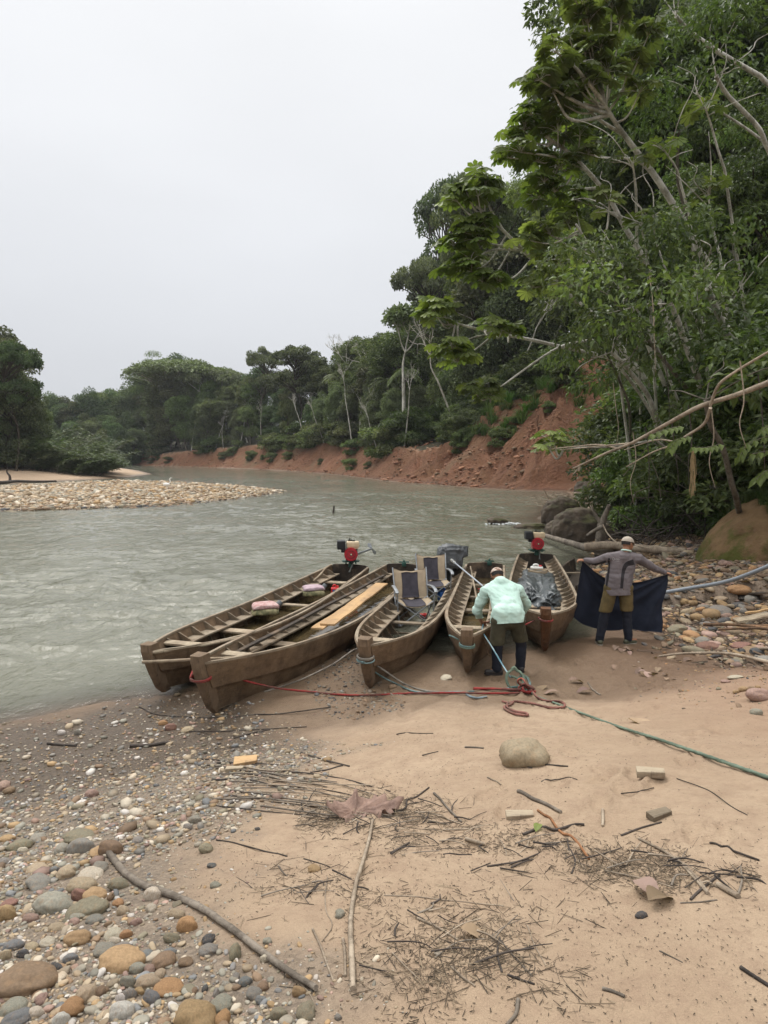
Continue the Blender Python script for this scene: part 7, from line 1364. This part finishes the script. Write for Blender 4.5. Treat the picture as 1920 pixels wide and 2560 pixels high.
# ------------------------------------------------------------------ sticks on the beach
def ga(x, y): return (x/1.728, 1760+y/1.728)
def gb_(x, y): return (960+x/1.728, 1600+y/1.728)
def gstick(uv, wpx0, wpx1, mat, name, lab, grp=None, lift=0, sides=6):
    P = Gs(uv); d3 = np.sqrt((P[:, 0]**2+P[:, 1]**2+(CAMH-P[:, 2])**2)); r0 = wpx0/2/F*d3[0]; r1 = wpx1/2/F*d3[-1]; P[:, 2] += max(r0, r1)*.7+lift
    Q = spline([Vector(p) for p in P], 4); rq = np.linspace(r0, r1, len(Q)); Q[:, 2] = np.maximum(Q[:, 2], tz(Q[:, 0], Q[:, 1])+rq*.7+lift)
    return stick([Vector(p) for p in Q], r0, r1, mat, name, lab, 'stick', grp, sides, 2)
SL = [(ga, [(460, 645), (530, 730), (610, 790), (720, 830), (860, 890), (1000, 985), (1130, 1085), (1230, 1160), (1365, 1245)], 15, 13, MDW, 'long grey driftwood branch lying diagonally across the lower left gravel'),
      (ga, [(1610, 510), (1595, 590), (1570, 680), (1535, 800), (1515, 950), (1520, 1100), (1525, 1240)], 7, 14, MDP, 'long dry fibrous stalk running down from the big dead leaf'),
      (ga, [(1350, 975), (1380, 1040), (1410, 1120), (1440, 1200)], 5, 5, MDP, 'pale jointed cane left of the long dry stalk'), (ga, [(1482, 1020), (1490, 1090), (1492, 1180)], 7, 6, MDP, 'short pale stick close beside the long dry stalk'),
      (ga, [(1285, 1200), (1330, 1245), (1355, 1290), (1365, 1330)], 3, 3, MDP, 'thin pale twig at the lower end of the driftwood branch'), (ga, [(1415, 750), (1405, 830), (1410, 900), (1435, 960), (1390, 1030)], 3, 2, MDP, 'curving thin stem between the pale cane and the dry stalk'),
      (ga, [(560, 188), (640, 184), (735, 170)], 9, 6, MDK, 'short dark stick on the pebbles left of the canoes'), (ga, [(205, 175), (260, 180), (330, 184)], 6, 4, MDK, 'black stick on the pebbles at far left'),
      (ga, [(600, 15), (680, 48), (880, 62), (1180, 47), (1430, 15)], 3, 3, MDK, 'long dark stem lying under the bow of the canoe with the red rope'), (ga, [(780, 122), (1000, 118), (1325, 100)], 3, 2, MDK, 'thin stem parallel to the canoe bow, on fine gravel'),
      (ga, [(1010, 150), (1090, 128), (1170, 112)], 4, 3, MDK, 'short twig right below the canoe bow'), (ga, [(1300, 215), (1400, 245), (1510, 272)], 5, 3, MDK, 'brown stick above the stack of long stems'), (ga, [(1480, 268), (1420, 285), (1340, 298)], 4, 3, MDK, 'short stick crossing the brown one above the big leaf'),
      (ga, [(870, 240), (1000, 255), (1120, 268)], 3, 3, MDK, 'stem against the left wood offcut'), (ga, [(935, 590), (1040, 610), (1150, 640), (1240, 660)], 3, 3, MDK, 'dark stem in the middle of the gravelly sand'), (ga, [(930, 575), (960, 520), (990, 450)], 3, 2, MDW, 'straight twig standing away from the dark stem'),
      (ga, [(1300, 425), (1430, 470), (1560, 515)], 4, 3, MDW, 'grey stem left of the big dead leaf'), (gb_, [(580, 658), (640, 690), (700, 715), (765, 750)], 9, 7, MDW, 'stout grey forked stick right of the left sawn block'),
      (gb_, [(665, 740), (775, 842), (885, 950)], 6, 6, bark_mat('orange_cane', (.33, .16, .075), (.24, .115, .055)), 'straight orange-brown cane lying on the drift line'), (gb_, [(600, 845), (730, 825), (865, 802)], 7, 5, MDK, 'dark stick crossing under the orange cane'),
      (gb_, [(215, 665), (275, 730), (335, 790)], 6, 4, MDW, 'grey stick left end of the drift line'), (gb_, [(1100, 862), (1230, 930), (1340, 1020), (1400, 1100)], 5, 8, MDP, 'pale split cane at the right end of the drift line'), (gb_, [(1200, 905), (1300, 990), (1395, 1095)], 4, 6, MDP, 'second pale split cane beside the first'),
      (gb_, [(1442, 1065), (1530, 1117)], 12, 12, MDP, 'short stub of yellow bamboo'), (gb_, [(1325, 1125), (1390, 1065), (1450, 1020)], 6, 5, MDK, 'dark stick left of the bamboo stub'), (gb_, [(1025, 848), (1110, 815), (1200, 790)], 5, 3, MDK, 'dark thin stick beyond the drift line'),
      (gb_, [(945, 738), (946, 775), (945, 808)], 7, 7, MDP, 'short pale peg of wood'), (gb_, [(-20, 748), (60, 745), (95, 725), (100, 695), (140, 680), (195, 640)], 6, 3, MDK, 'black crooked root right of the big dead leaf'), (gb_, [(0, 1105), (150, 1112), (250, 1125), (400, 1140), (515, 1150)], 3, 2, MDP, 'long thin pale stem on the open sand'),
      (gb_, [(620, 1238), (650, 1320), (700, 1410)], 4, 2, MDP, 'pale kinked twig on the open sand'), (gb_, [(145, 1207), (230, 1245), (320, 1300)], 6, 4, MDP, 'pale bent twig in the bottom litter'), (gb_, [(1540, 1420), (1600, 1460), (1680, 1510)], 8, 7, MDK, 'black stick at the lower right edge'),
      (gb_, [(945, 1512), (1040, 1545)], 8, 6, MDW, 'short grey stick near the bottom edge'), (gb_, [(1190, 1345), (1240, 1370), (1290, 1395)], 3, 2, MDW, 'fine twig alone on the sand at right'), (gb_, [(1410, 880), (1510, 915), (1620, 955)], 5, 4, MDK, 'dark branch with side twigs at the right end of the drift line'),
      (gb_, [(955, 1000), (1100, 1030), (1250, 1073)], 4, 3, MDP, 'pale straight stem nearest the camera in the drift line'), (gb_, [(1280, 1138), (1360, 1135), (1440, 1125)], 3, 3, MDW, 'grey twig nearest the camera under the split canes'), (gb_, [(30, 925), (110, 880)], 6, 4, MDK, 'burnt-looking stick on the sand left of centre'), (gb_, [(55, 409), (212, 405)], 3, 2, MDK, 'thin straight twig below the red rope'),
      (gb_, [(165, 500), (235, 483)], 3, 2, MDK, 'tiny twig left of the boulder'), (gb_, [(350, 466), (430, 470)], 5, 4, MDW, 'short bit of bark left of the boulder'), (gb_, [(680, 614), (760, 603), (835, 605)], 3, 2, MDK, 'curved twig below the boulder'), (gb_, [(447, 595), (505, 628)], 4, 3, MDP, 'pale splinter below and left of the boulder'),
      (gb_, [(500, 500), (560, 535), (640, 555)], 4, 3, MDK, 'twig caught under the boulder'), (gb_, [(670, 540), (795, 548)], 4, 3, MDK, 'dark blade-like stem right under the boulder'), (gb_, [(290, 1415), (340, 1460), (395, 1500)], 5, 4, MDP, 'pale stick in the black litter at the bottom'), (gb_, [(495, 1290), (560, 1370), (640, 1455)], 4, 4, MDW, 'long twig with a bend in the bottom litter'),
      (gb_, [(500, 1290), (490, 1360), (510, 1440)], 4, 5, MDK, 'dark curved twig beside the bent one'), (gb_, [(535, 1450), (600, 1475), (650, 1490)], 5, 4, MDK, 'brown stub among the bottom twigs'), (gb_, [(580, 1560), (570, 1620), (530, 1670)], 9, 7, MDW, 'thick grey stick leaving the bottom edge'), (gb_, [(130, 745), (200, 750), (340, 800)], 3, 3, MDP, 'pale straw across the left of the drift line'), (gb_, [(350, 865), (435, 888)], 9, 7, MDP, 'stub of reddish cane'),
      (gb_, [(255, 928), (380, 930)], 3, 3, MDK, 'dark straight twig on the sand below the drift line'), (gb_, [(375, 1000), (460, 965)], 3, 2, MDK, 'small slanting twig on the sand'), (gb_, [(1265, 600), (1400, 650), (1500, 720), (1570, 758)], 2, 2, MDK, 'very thin curved twig on the right sand'), (gb_, [(1025, 665), (1100, 657), (1165, 640)], 3, 2, MDK, 'curved twig right of the sawn block'), (gb_, [(880, 185), (905, 220), (935, 240)], 3, 4, MDW, 'twig on the sand beside dry leaves below the standing man')]
for fn, pts, w0, w1, m_, lab in SL: gstick([fn(*q) for q in pts], w0, w1, m_, 'stick', lab)
for k in range(22):
    a = (890+g_.uniform(-60, 60), 255+k*9+g_.uniform(-6, 6)); Lk = g_.uniform(.35, 1.1); a = (a[0]+g_.uniform(0, 260), a[1]); gstick([ga(*a), ga(a[0]+330*Lk, a[1]+25*Lk+g_.uniform(-22, 22)), ga(a[0]+640*Lk, a[1]+70*Lk+g_.uniform(-26, 26))], g_.uniform(2.5, 5), 2, [MDK, MDW, MDW, MDP][k % 4], 'reed_stem', 'long brown reed stem in the bundle washed up above the big dead leaf', 'bundle of long reed stems', lift=.004*(k % 4))
def drift(x, y):   # drift-line density in the sand
    u, v = uvproj(x, y, tz(x, y)); l1 = 2060+np.clip(u-900, -400, 1100)*.165; d = np.exp(-((v-l1+8)/42.)**2)*(u > 740)*(u < 1900); d2 = np.exp(-((u-1150)/230)**2-((v-2420)/150)**2)*.38; d3 = np.exp(-((u-960)/120)**2-((v-2020)/35)**2); d4 = np.exp(-((u-820)/150)**2-((v-2230)/60)**2)*.5
    return np.clip(d+d2+d3+d4, 0, 1)*(x > -1.6)
X, Y = scatter(150, polar(2.2, 6, -.35, .6), lambda x, y: drift(x, y)**1.3, 71)
def twz(x, y):
    u, v = proj((x, y, gz(x, y)))
    return 'in the dark litter at bottom centre' if v > 2290 else 'left of the long dry stalk' if u < 880 else 'just right of the big dead leaf' if u < 1080 else 'in the drift line near the sawn block' if u < 1350 else 'in the drift line near the split canes' if u < 1700 else 'at the right end of the drift line'
for x, y in zip(X, Y):
    L_ = g_.uniform(.06, .26); a = g_.normal(.1, .9); z = gz(x, y); d = Vector((math.cos(a), math.sin(a), 0)); k_ = g_.integers(4); r_ = g_.uniform(.0018, .0055)
    stick([Vector((x, y, z+r_))-d*L_/2, Vector((x+g_.normal(0, .012), y+g_.normal(0, .012), z+.012)), Vector((x, y, z+r_+.004))+d*L_/2], r_, r_*.6, [MDK, MDW, MDP, MDK][k_], 'twig', ('short ' if L_ < .12 else 'long ' if L_ > .19 else '')+['black twig', 'grey twig', 'pale dry twig', 'black twig'][k_]+' '+twz(x, y), 'stick', 'twigs of the drift line', 5, 3)
def debris(n, X, Y, Lr, wr, cols_, nm, lab, seed):
    g = np.random.default_rng(seed); Z = tz(X, Y)+.003; a = g.uniform(0, 3.14, n); L_ = g.uniform(*Lr, n); w = g.uniform(*wr, n); c = np.array(cols_)[g.integers(len(cols_), size=n)]*g.uniform(.6, 1.3, (n, 1))
    dx, dy = np.cos(a)*L_/2, np.sin(a)*L_/2; sx, sy = -np.sin(a)*w/2, np.cos(a)*w/2; h = w*.8; tl_ = g.normal(0, .12, n)*L_
    V = np.stack([np.stack([X-dx-sx, Y-dy-sy, Z-tl_], -1), np.stack([X-dx+sx, Y-dy+sy, Z-tl_], -1), np.stack([X+dx+sx, Y+dy+sy, Z+tl_], -1), np.stack([X+dx-sx, Y+dy-sy, Z+tl_], -1), np.stack([X-dx, Y-dy, Z+h-tl_], -1), np.stack([X+dx, Y+dy, Z+h+tl_], -1)], 1)
    F_ = np.array([[0, 3, 5, 4], [2, 1, 4, 5]]); mb = MB(); mb.add(V.reshape(-1, 3), (F_[None]+(np.arange(n)*6)[:, None, None]).reshape(-1, 4), np.repeat(c, 6, 0)); t = NT(nm); return tag(mb.obj(nm, t.done(t.pr(t.attr().outputs['Color'], .85)), smooth=False), lab, 'debris', None, 'stuff')
dk = [(.06, .048, .036), (.10, .08, .058), (.13, .10, .07), (.2, .15, .1), (.3, .235, .16)]
X, Y = scatter(5000, polar(1.9, 6.5, -.4, .62), lambda x, y: drift(x, y)*sst(.3, .62, fbm(x*3, y*3, 4, 99)+.5), 72); debris(len(X), X, Y, (.005, .034), (.001, .0032), dk, 'twig_litter', 'fine broken twig litter of the drift line', 73)
X, Y = scatter(5200, polar(1.9, 10, -.3, .62), lambda x, y: np.where(gravelness(x, y) > .5, .25, .9)*sst(.35, .6, fbm(x*1.6, y*1.6, 4, 33)+.5)+.08, 74); debris(len(X), X, Y, (.003, .010), (.001, .0034), dk[:3], 'sand_specks', 'small dark bits of litter strewn over the sand', 75)
X, Y = scatter(3600, polar(9, 24, .3, .6), lambda x, y: cobbly(x, y)*.8, 76); debris(len(X), X, Y, (.05, .4), (.006, .03), [(.13, .09, .06), (.07, .055, .04), (.2, .14, .1)], 'bank_litter', 'dead leaves and stems caught between the stones of the right bank', 77)
X, Y = scatter(1300, polar(2.0, 6.5, -.4, .62), lambda x, y: drift(x, y)*sst(.35, .6, fbm(x*2.2, y*2.2, 4, 98)+.5), 78); debris(len(X), X, Y, (.04, .15), (.0012, .0035), dk, 'stem_litter', 'thin broken stems tangled along the drift line', 79)
# sawn blocks
def block(u, v, w, d, h, rz, lab, mat='new'):
    p = G(u, v); mb = MB(); box(mb, (0, 0, h/2-.004), (w, d, h), bev=.003); v_ = mb.v[0]; v_[v_[:, 0] > w*.3, 1] *= .75; o = mb.obj('wood_offcut', MW[mat], smooth=False, loc=p); o.rotation_euler = (R(3), R(-4), rz); return tag(o, lab, 'wood block')
block(*gb_(587, 768), .15, .065, .035, R(-4), 'sawn pale wood block on the drift line under the boulder', 'pale'); block(*gb_(1152, 584), .16, .075, .04, R(-16), 'sawn pale wood block alone on the sand at right, above the drift line', 'pale'); block(*ga(1062, 258), .2, .14, .05, R(8), 'tan wood block on the reed stems left of the big leaf'); block(*ga(1015, 290), .15, .05, .04, R(-5), 'small pale wedge of wood just below the tan block', 'pale'); block(*gb_(1190, 765), .12, .06, .035, R(20), 'dirty sandy block of wood half sunk right of the drift line', 'in_')
# big dead leaf and other leaves
def dead_leaf(u, v, s, rz, lab, grp=None, mat='dry', seed=0, big=False):
    g = np.random.default_rng(seed+100); p = G(u, v); mb = MB(); nl = 9 if big else 3; nr = 8; V = [(0, 0, 0)]; f = []
    if big:
        A = 72; 
        for i in range(A):
            a = i*2*math.pi/A; lobe = (.72+.2*abs(math.cos(a*5.5+math.sin(a)*1.2))**.5)*(.95+.3*math.cos(a-.3)+.16*math.sin(a*3+1)+.10*math.sin(a*7+2)+g.normal(0, .03))*.85; cr = .10*math.sin(a*nl+seed)+.05*math.sin(a*23+seed)
            for j in range(1, nr+1): t = j/nr; V.append((math.cos(a)*lobe*t, math.sin(a)*lobe*t*.78, max(0, .09*t*abs(math.sin(a*2.3+seed))+cr*t*1.1+g.normal(0, .014)+.08*t**3*math.sin(a*5.7)+.05*abs(math.sin(t*9+a*4)))))
        for i in range(A):
            i2 = (i+1) % A; f.append((0, 1+i*nr, 1+i2*nr)); f += [(1+i*nr+j, 2+i*nr+j, 2+i2*nr+j, 1+i2*nr+j) for j in range(nr-1)]
    else:
        V = []
        for i in range(9):
            t = i/8; w = .32*math.sin(math.pi*min(1, t*1.05))**.8; z = .18*math.sin(t*3+seed); V += [(t-.5, -w, .12*w*3+z+g.normal(0, .01)), (t-.5, 0, z), (t-.5, w, .1*w*3+z+g.normal(0, .01))]
        f = [(3*i+a, 3*i+a+1, 3*i+4+a, 3*i+3+a) for i in range(8) for a in range(2)]
    mb.add(np.array(V)*s, f, (g.uniform(.2, .9), g.uniform(.35, .75), 0)); o = mb.obj('dead_leaf', ML[mat], loc=(p.x, p.y, p.z+.012), smooth=big); o.rotation_euler = (0, 0, rz); tag(o, lab, 'leaf', grp)
    if big: sm = o.modifiers.new('thickness', 'SOLIDIFY'); sm.thickness = .003
    return o
ML['leafbig'] = simple('crumpled_leaf', (.30, .20, .155), (.19, .125, .10), .85, 14, .008)
dead_leaf(888, 2040, .27, .3, 'huge crumpled purplish-brown dead leaf lying right of centre in the sand', mat='leafbig', seed=2, big=True)
for k, (u, v, s, rz, c, l) in enumerate(((1612, 2235, .14, 2.0, 'orange-tan', 'curled tan leaf, left one of the pair by the dark pebble'), (1650, 2255, .15, .6, 'tan', 'curled tan leaf, right one of the pair by the dark pebble'), (1190, 2338, .12, .1, 'brown', 'brown curled leaf in the bottom litter'), (1620, 1805, .34, -.25, 'pinkish', 'flat pinkish sheet-like leaf on the sand right of the green rope'), (1350, 1722, .22, .3, 'pale', 'pale dry leaf right behind the rope knot'), (1375, 1735, .2, -.3, 'pale', 'second pale dry leaf by the rope knot'), (1460, 1733, .2, .1, 'pale', 'dry leaf below the standing man'), (1441, 1708, .22, .2, 'dark', 'dark curled leaf between the two men\'s footprints'))):
    dead_leaf(u, v, s, rz, l, seed=k)
for k in range(26):
    zone_ = ((1565, 1628, 40, 8), (1590, 1672, 60, 14), (1650, 1690, 50, 12), (1720, 1650, 60, 10))[k % 4]; dead_leaf(zone_[0]+g_.normal(0, 1)*zone_[2]*.6, zone_[1]+g_.normal(0, 1)*zone_[3]*.6, g_.uniform(.08, .2), g_.uniform(0, 6.28), ['dead brown leaf in the litter at the standing man\'s feet', 'pale torn leaf in the litter below the standing man', 'crumpled pale leaf in the litter left of the white pole', 'dead leaf by the tip of the white pole'][k % 4], 'leaf litter by the standing man', seed=k+20, mat='dry')
dead_leaf(*gb_(665, 822), .07, 1, 'single fresh green leaf on the drift line', seed=50, mat='cec')
for k in range(24):
    p = (g_.uniform(1650, 1900), g_.uniform(1395, 1470)); dead_leaf(p[0], p[1], g_.uniform(.15, .32), g_.uniform(0, 6.28), 'curled dead leaf lying on the upper stones of the right bank', 'dead leaves on the right bank', seed=k+60)
# poles and boards at the right
def gpole(uv, w0, w1, mat, nm, lab, lift=.03, cat='pole'):
    P = Gs(uv); d3 = np.sqrt((P[:, 0]**2+P[:, 1]**2+(CAMH-P[:, 2])**2)); P[:, 2] = np.maximum(P[:, 2], np.linspace(P[0, 2], P[-1, 2], len(P)))+lift; return stick([Vector(p) for p in P], w0/2/F*d3[0], w1/2/F*d3[-1], mat, nm, lab, cat, None, 9, 5)
MBM = bark_mat('mottled_bamboo', (.38, .22, .12), (.11, .07, .045), 3)
gpole([(1647, 1651), (1712, 1658), (1820, 1667), (1925, 1678), (2010, 1686)], 5, 9, MDP, 'bamboo_pole', 'long pale bamboo pole lying on the wet sand at right', .06); gpole([(1885, 1634), (1925, 1638), (1990, 1643)], 7, 8, MDP, 'bamboo_pole', 'end of a pale pole at the right edge above the long one', .06)
for uv, w, l in (([(1758, 1575), (1831, 1583), (1925, 1593), (2010, 1600)], 7, 'mottled brown bamboo pole, topmost of the three at the right edge'), ([(1795, 1589), (1860, 1594), (1925, 1601), (2010, 1610)], 6, 'mottled bamboo pole lowest of the three at the right edge'), ([(1870, 1578), (1925, 1584), (2000, 1590)], 6, 'mottled bamboo pole lying on the other two at the right edge')): gpole(uv, w, w, MBM, 'bamboo_pole', l, .1)
for (u0, v0), (u1, v1), w, m_, l in (((1838, 1571), (1960, 1555), .24, 'pale', 'wide grey weathered board on the bamboo poles at the right edge'), ((1863, 1552), (1960, 1542), .09, 'new', 'narrow orange board above the grey one at the right edge'), ((1881, 1500), (1970, 1505), .26, 'dark', 'dark board sticking out at the right edge above the others')):
    a = G(u0, v0)+Vector((0, 0, .12)); b = G(u1, v1)+Vector((0, 0, .16)); plank(a, b, w, .03, MW[m_], 'board', l, 'board')
# grey pipe in the air
P = spline([PY(1640, 1484, 12.6), PY(1667, 1480, 12.4), PY(1734, 1469, 12), PY(1820, 1453, 11.2), PY(1920, 1416, 10.3), PY(2060, 1350, 9.3)], 8); mb = MB(); O = P[0].copy()
rr = .033+.0022*(np.arange(len(P)*6) % 2); Pd = np.stack([np.interp(np.linspace(0, 1, len(P)*6), np.linspace(0, 1, len(P)), P[:, k]) for k in range(3)], 1); tube(mb, Pd-O, rr, 12); tag(mb.obj('pipe', simple('grey_blue_hose', (.25, .28, .31), (.19, .215, .24), .5, 20, .001), loc=O), 'blue-grey ribbed hose stretched over the stones from behind the cloth to the right edge', 'hose')
# ------------------------------------------------------------------ ropes
def rope_mat(name):
    t = NT(name); return t.done(t.pr(t.attr().outputs['Color'], .85, t.bump(t.noise(260, 3, .6), .002), spec=.2))
MRO = rope_mat('twisted_rope')
def rope(pts, r, c1, c2, label, closed=False, name='rope', par=None, smooth=6):
    P = spline([tuple(q) for q in pts], smooth); seg = np.linalg.norm(np.diff(P, axis=0), axis=1); s = np.concatenate([[0], np.cumsum(seg)]); n = max(8, int(s[-1]/(r*1.3))); q = np.linspace(0, s[-1], n); P = np.stack([np.interp(q, s, P[:, k]) for k in range(3)], 1); O = P[0].copy(); P = P-O
    T = np.gradient(P, axis=0); T /= np.linalg.norm(T, axis=1)[:, None]+1e-9; x, y = frame_axes(T[0]); V = []; Cc = []; k = 9; ang = np.arange(k)*2*math.pi/k
    for i in range(n):
        x = x-T[i]*np.dot(x, T[i]); x /= np.linalg.norm(x)+1e-9; y = np.cross(T[i], x); ph = ang*3+i*.75; rr = r*(1+.16*np.cos(ph)); V.append(P[i]+(np.cos(ang)*rr)[:, None]*x+(np.sin(ang)*rr)[:, None]*y); m_ = (np.cos(ang+i*.16) > .1)[:, None]; Cc.append(np.where(m_, np.array(c2), np.array(c1))*rng.uniform(.85, 1.1))
    V = np.concatenate(V); Cc = np.concatenate(Cc); i, j = np.meshgrid(np.arange(n-1), np.arange(k), indexing='ij'); i = i.ravel(); j = j.ravel(); j2 = (j+1) % k; mb = MB(); mb.add(V, np.stack([i*k+j, i*k+j2, (i+1)*k+j2, (i+1)*k+j], 1), Cc); mb.add(V[:k], [tuple(range(k))[::-1]], Cc[:k]); mb.add(V[-k:], [tuple(range(k))], Cc[-k:])
    if par is None: o = mb.obj(name, MRO, loc=O); return tag(o, label, 'rope')
    o = mb.obj(name, MRO, par); o.location = O-np.array(par.location); return o
def gpts(uv, lift): P = Gs(uv); P[:, 2] += lift; return [Vector(p) for p in P]
def ring(B, z, rx, ry, turns, x0=.05, ph=0):
    out = []
    for k in range(int(14*turns)+1): a = ph+k*2*math.pi/14; out.append(B[1] @ Vector((x0+math.cos(a)*rx, math.sin(a)*ry, z+.012*k/14+.01*math.sin(a))))
    return out
RED, RD2 = (.24, .035, .032), (.12, .055, .045); TEAL, TL2 = (.095, .15, .145), (.17, .24, .24); BLUE, BL2 = (.13, .26, .32), (.30, .40, .43); GRN, GR2 = (.10, .135, .10), (.15, .20, .15); GRY, GY2 = (.22, .20, .17), (.15, .135, .115); BRN, BR2 = (.22, .10, .08), (.15, .085, .065)
rr_ = ring(B2, .55, .125, .105, 2.4, .03); e = Vector(rr_[-1])
rope(rr_+[PZ(497, 1656, .60), PZ(540, 1676, .50), PZ(600, 1698, .36), PZ(680, 1718, .2)]+gpts([(780, 1734), (880, 1742), (960, 1740), (1040, 1737), (1130, 1736), (1210, 1737), (1290, 1737), (1322, 1731)], .02), .0125, RED, RD2, 'long red rope from the plank canoe\'s stem along the sand to the knot')
kn = G(1318, 1735)
rope(gpts([(1183, 1727), (1230, 1728), (1290, 1730), (1315, 1728)], .03)+[kn+Vector((.02, .02, .07))], .016, RED, RD2, 'doubled red rope lying beside the long one next to the knot')
rope([kn+Vector(q) for q in ((-.1, .0, .03), (-.02, .05, .08), (.07, .02, .05), (.02, -.05, .03), (-.06, -.02, .07), (.0, .06, .1), (.09, .03, .06), (.05, -.04, .09), (-.04, .02, .12), (-.1, .04, .05), (-.02, -.06, .05), (.1, -.02, .04))], .015, RED, RD2, 'tangled red knot where all the ropes meet on the sand')
rope([kn+Vector((.02, 0, .08)), PZ(1316, 1712, .22), PZ(1306, 1697, .25), PZ(1296, 1699, .24), PZ(1296, 1708, .18), kn+Vector((-.02, .05, .08))], .013, (.30, .09, .06), RD2, 'red loop standing up out of the knot')
rope([kn+Vector((.05, 0, .05))]+gpts([(1345, 1747), (1370, 1756), (1400, 1757), (1412, 1765), (1405, 1772), (1370, 1772), (1330, 1762), (1290, 1757), (1272, 1761)], .016), .013, BRN, RD2, 'faded red rope looping out over the green one')
rope(gpts([(1256, 1757), (1275, 1762), (1283, 1758), (1275, 1766), (1264, 1768), (1262, 1776), (1285, 1788), (1317, 1793), (1315, 1787), (1290, 1783), (1268, 1772), (1270, 1760)], .018), .013, BRN, BR2, 'brown knotted rope end lying in front of the red ropes')
gc = G(1292, 1722)
def coil(c, rx, rz_, turns, tilt, seedn, n=16):
    g = np.random.default_rng(seedn); out = []
    for k in range(int(n*turns)): a = k*2*math.pi/n; out.append(c+Vector((math.cos(a)*rx*(1+g.normal(0, .05)), math.sin(a)*tilt, rz_*(1+math.sin(a))*(1+g.normal(0, .04)))))
    return out
rope([PZ(1277, 1690, .2)]+coil(gc+Vector((-.02, .02, .0)), .11, .115, 2.2, .07, 3), .015, GRN, GR2, 'green rope hitched into an upright coil behind the knot')
rope(coil(gc+Vector((.09, .0, 0)), .08, .075, 1.7, .08, 5)+[kn+Vector((0, 0, .05))], .014, GRN, TL2, 'second smaller green coil beside the upright one')
rope(gpts([(1268, 1724), (1280, 1730), (1300, 1728), (1296, 1722), (1275, 1722), (1268, 1728)], .02), .014, TEAL, (.14, .17, .16), 'grey-green rope bunched under the coils')
rope([kn+Vector((.03, -.01, .04))]+gpts([(1345, 1745), (1380, 1758), (1450, 1785), (1550, 1822), (1640, 1851), (1760, 1893), (1920, 1950), (2060, 2000)], .014), .012, GRN, GR2, 'long green rope running from the knot to the right edge')
h_ = Vector(P1L) if 'P1L' in globals() else PY(1205, 1560, 9.9)
rope([h_, PZ(1207, 1580, .60), PZ(1230, 1618, .46), PZ(1255, 1660, .30), PZ(1272, 1687, .22), PZ(1277, 1694, .18)], .010, BLUE, BL2, 'taut light blue rope from the bending man\'s hands down to the green coil')
rope([h_+Vector((.0, .0, .0)), h_+Vector((.1, -.04, .05)), h_+Vector((.24, -.02, .02)), h_+Vector((.14, .02, -.06)), h_+Vector((.02, -.02, -.1)), h_+Vector((.06, -.05, -.18)), h_+Vector((.12, -.03, -.24))], .013, BRN, RD2, 'red-brown rope bunched in the bending man\'s hands')
rope([h_+Vector((.12, 0, -.1)), PY(1212, 1590, 9.55), PY(1218, 1625, 9.5), PY(1226, 1640, 9.5), PY(1233, 1625, 9.52), PY(1228, 1585, 9.6), h_+Vector((.14, 0, -.08))], .014, (.24, .17, .11), (.17, .12, .08), 'tan rope hanging in a loop beside the bending man\'s knee')
rope(ring(B3, .54, .13, .10, 2.2, .04)+[PZ(905, 1640, .48), PZ(960, 1676, .3)]+gpts([(1010, 1712), (1065, 1730), (1130, 1735)], .015), .012, GRY, GY2, 'grey rope from the middle canoe\'s stem to the red ropes')
rope(ring(B3, .50, .13, .105, 1.4, .05, 1)+[PZ(915, 1650, .42), PZ(940, 1682, .26)]+gpts([(980, 1708), (1040, 1733), (1110, 1734), (1185, 1732)], .018), .011, TEAL, TL2, 'teal rope from the middle canoe\'s stem to the knot')
rope([PZ(915, 1648, .44), PZ(920, 1640, .5), PZ(926, 1652, .42), PZ(918, 1660, .38), PZ(922, 1668, .33), PZ(923, 1690, .2)], .013, BLUE, TL2, 'frayed teal knot and tassel hanging on the middle canoe\'s bow')
rope([B3[1] @ Vector((-.1, .03, .5)), PZ(893, 1622, .5), PZ(830, 1662, .33), PZ(760, 1696, .17), PZ(705, 1716, .06), PZ(660, 1730, .05)], .011, GRY, GY2, 'grey rope stretched low from the middle canoe to the hull on its left')
rope(ring(B4, .50, .13, .10, 3.2, .04)+[B4[1] @ Vector((.12, .2, .6)), B4[1] @ Vector((.25, .26, .58))], .011, TEAL, GR2, 'teal rope lashed round the stem post at the bending man\'s hands')
rope(ring(B5, .60, .13, .10, 2.3, .04)+[PZ(1366, 1541, .58), PZ(1345, 1547, .56), PZ(1318, 1560, .52), PZ(1300, 1566, .5)], .012, RED, RD2, 'short red rope round the reddish stem post, leading left')
rope(gpts([(1165, 1738), (1175, 1744), (1195, 1748), (1218, 1745)], .014), .014, (.16, .20, .22), GY2, 'loose grey rope end under the doubled red rope')

# ------------------------------------------------------------------ thin damp air over the river
mb = MB(); box(mb, (-20, 130, 31.5), (760, 900, 67)); hz = mb.obj('haze', None, smooth=False); hz['kind'] = 'stuff'; hm = bpy.data.materials.new('thin_haze'); hm.use_nodes = True; ht = hm.node_tree; ht.nodes.clear()
ho = ht.nodes.new('ShaderNodeOutputMaterial'); hv = ht.nodes.new('ShaderNodeVolumePrincipled'); hv.inputs['Density'].default_value = .00022; hv.inputs['Color'].default_value = (.86, .90, .95, 1); ht.links.new(hv.outputs[0], ho.inputs['Volume']); hz.data.materials.append(hm)
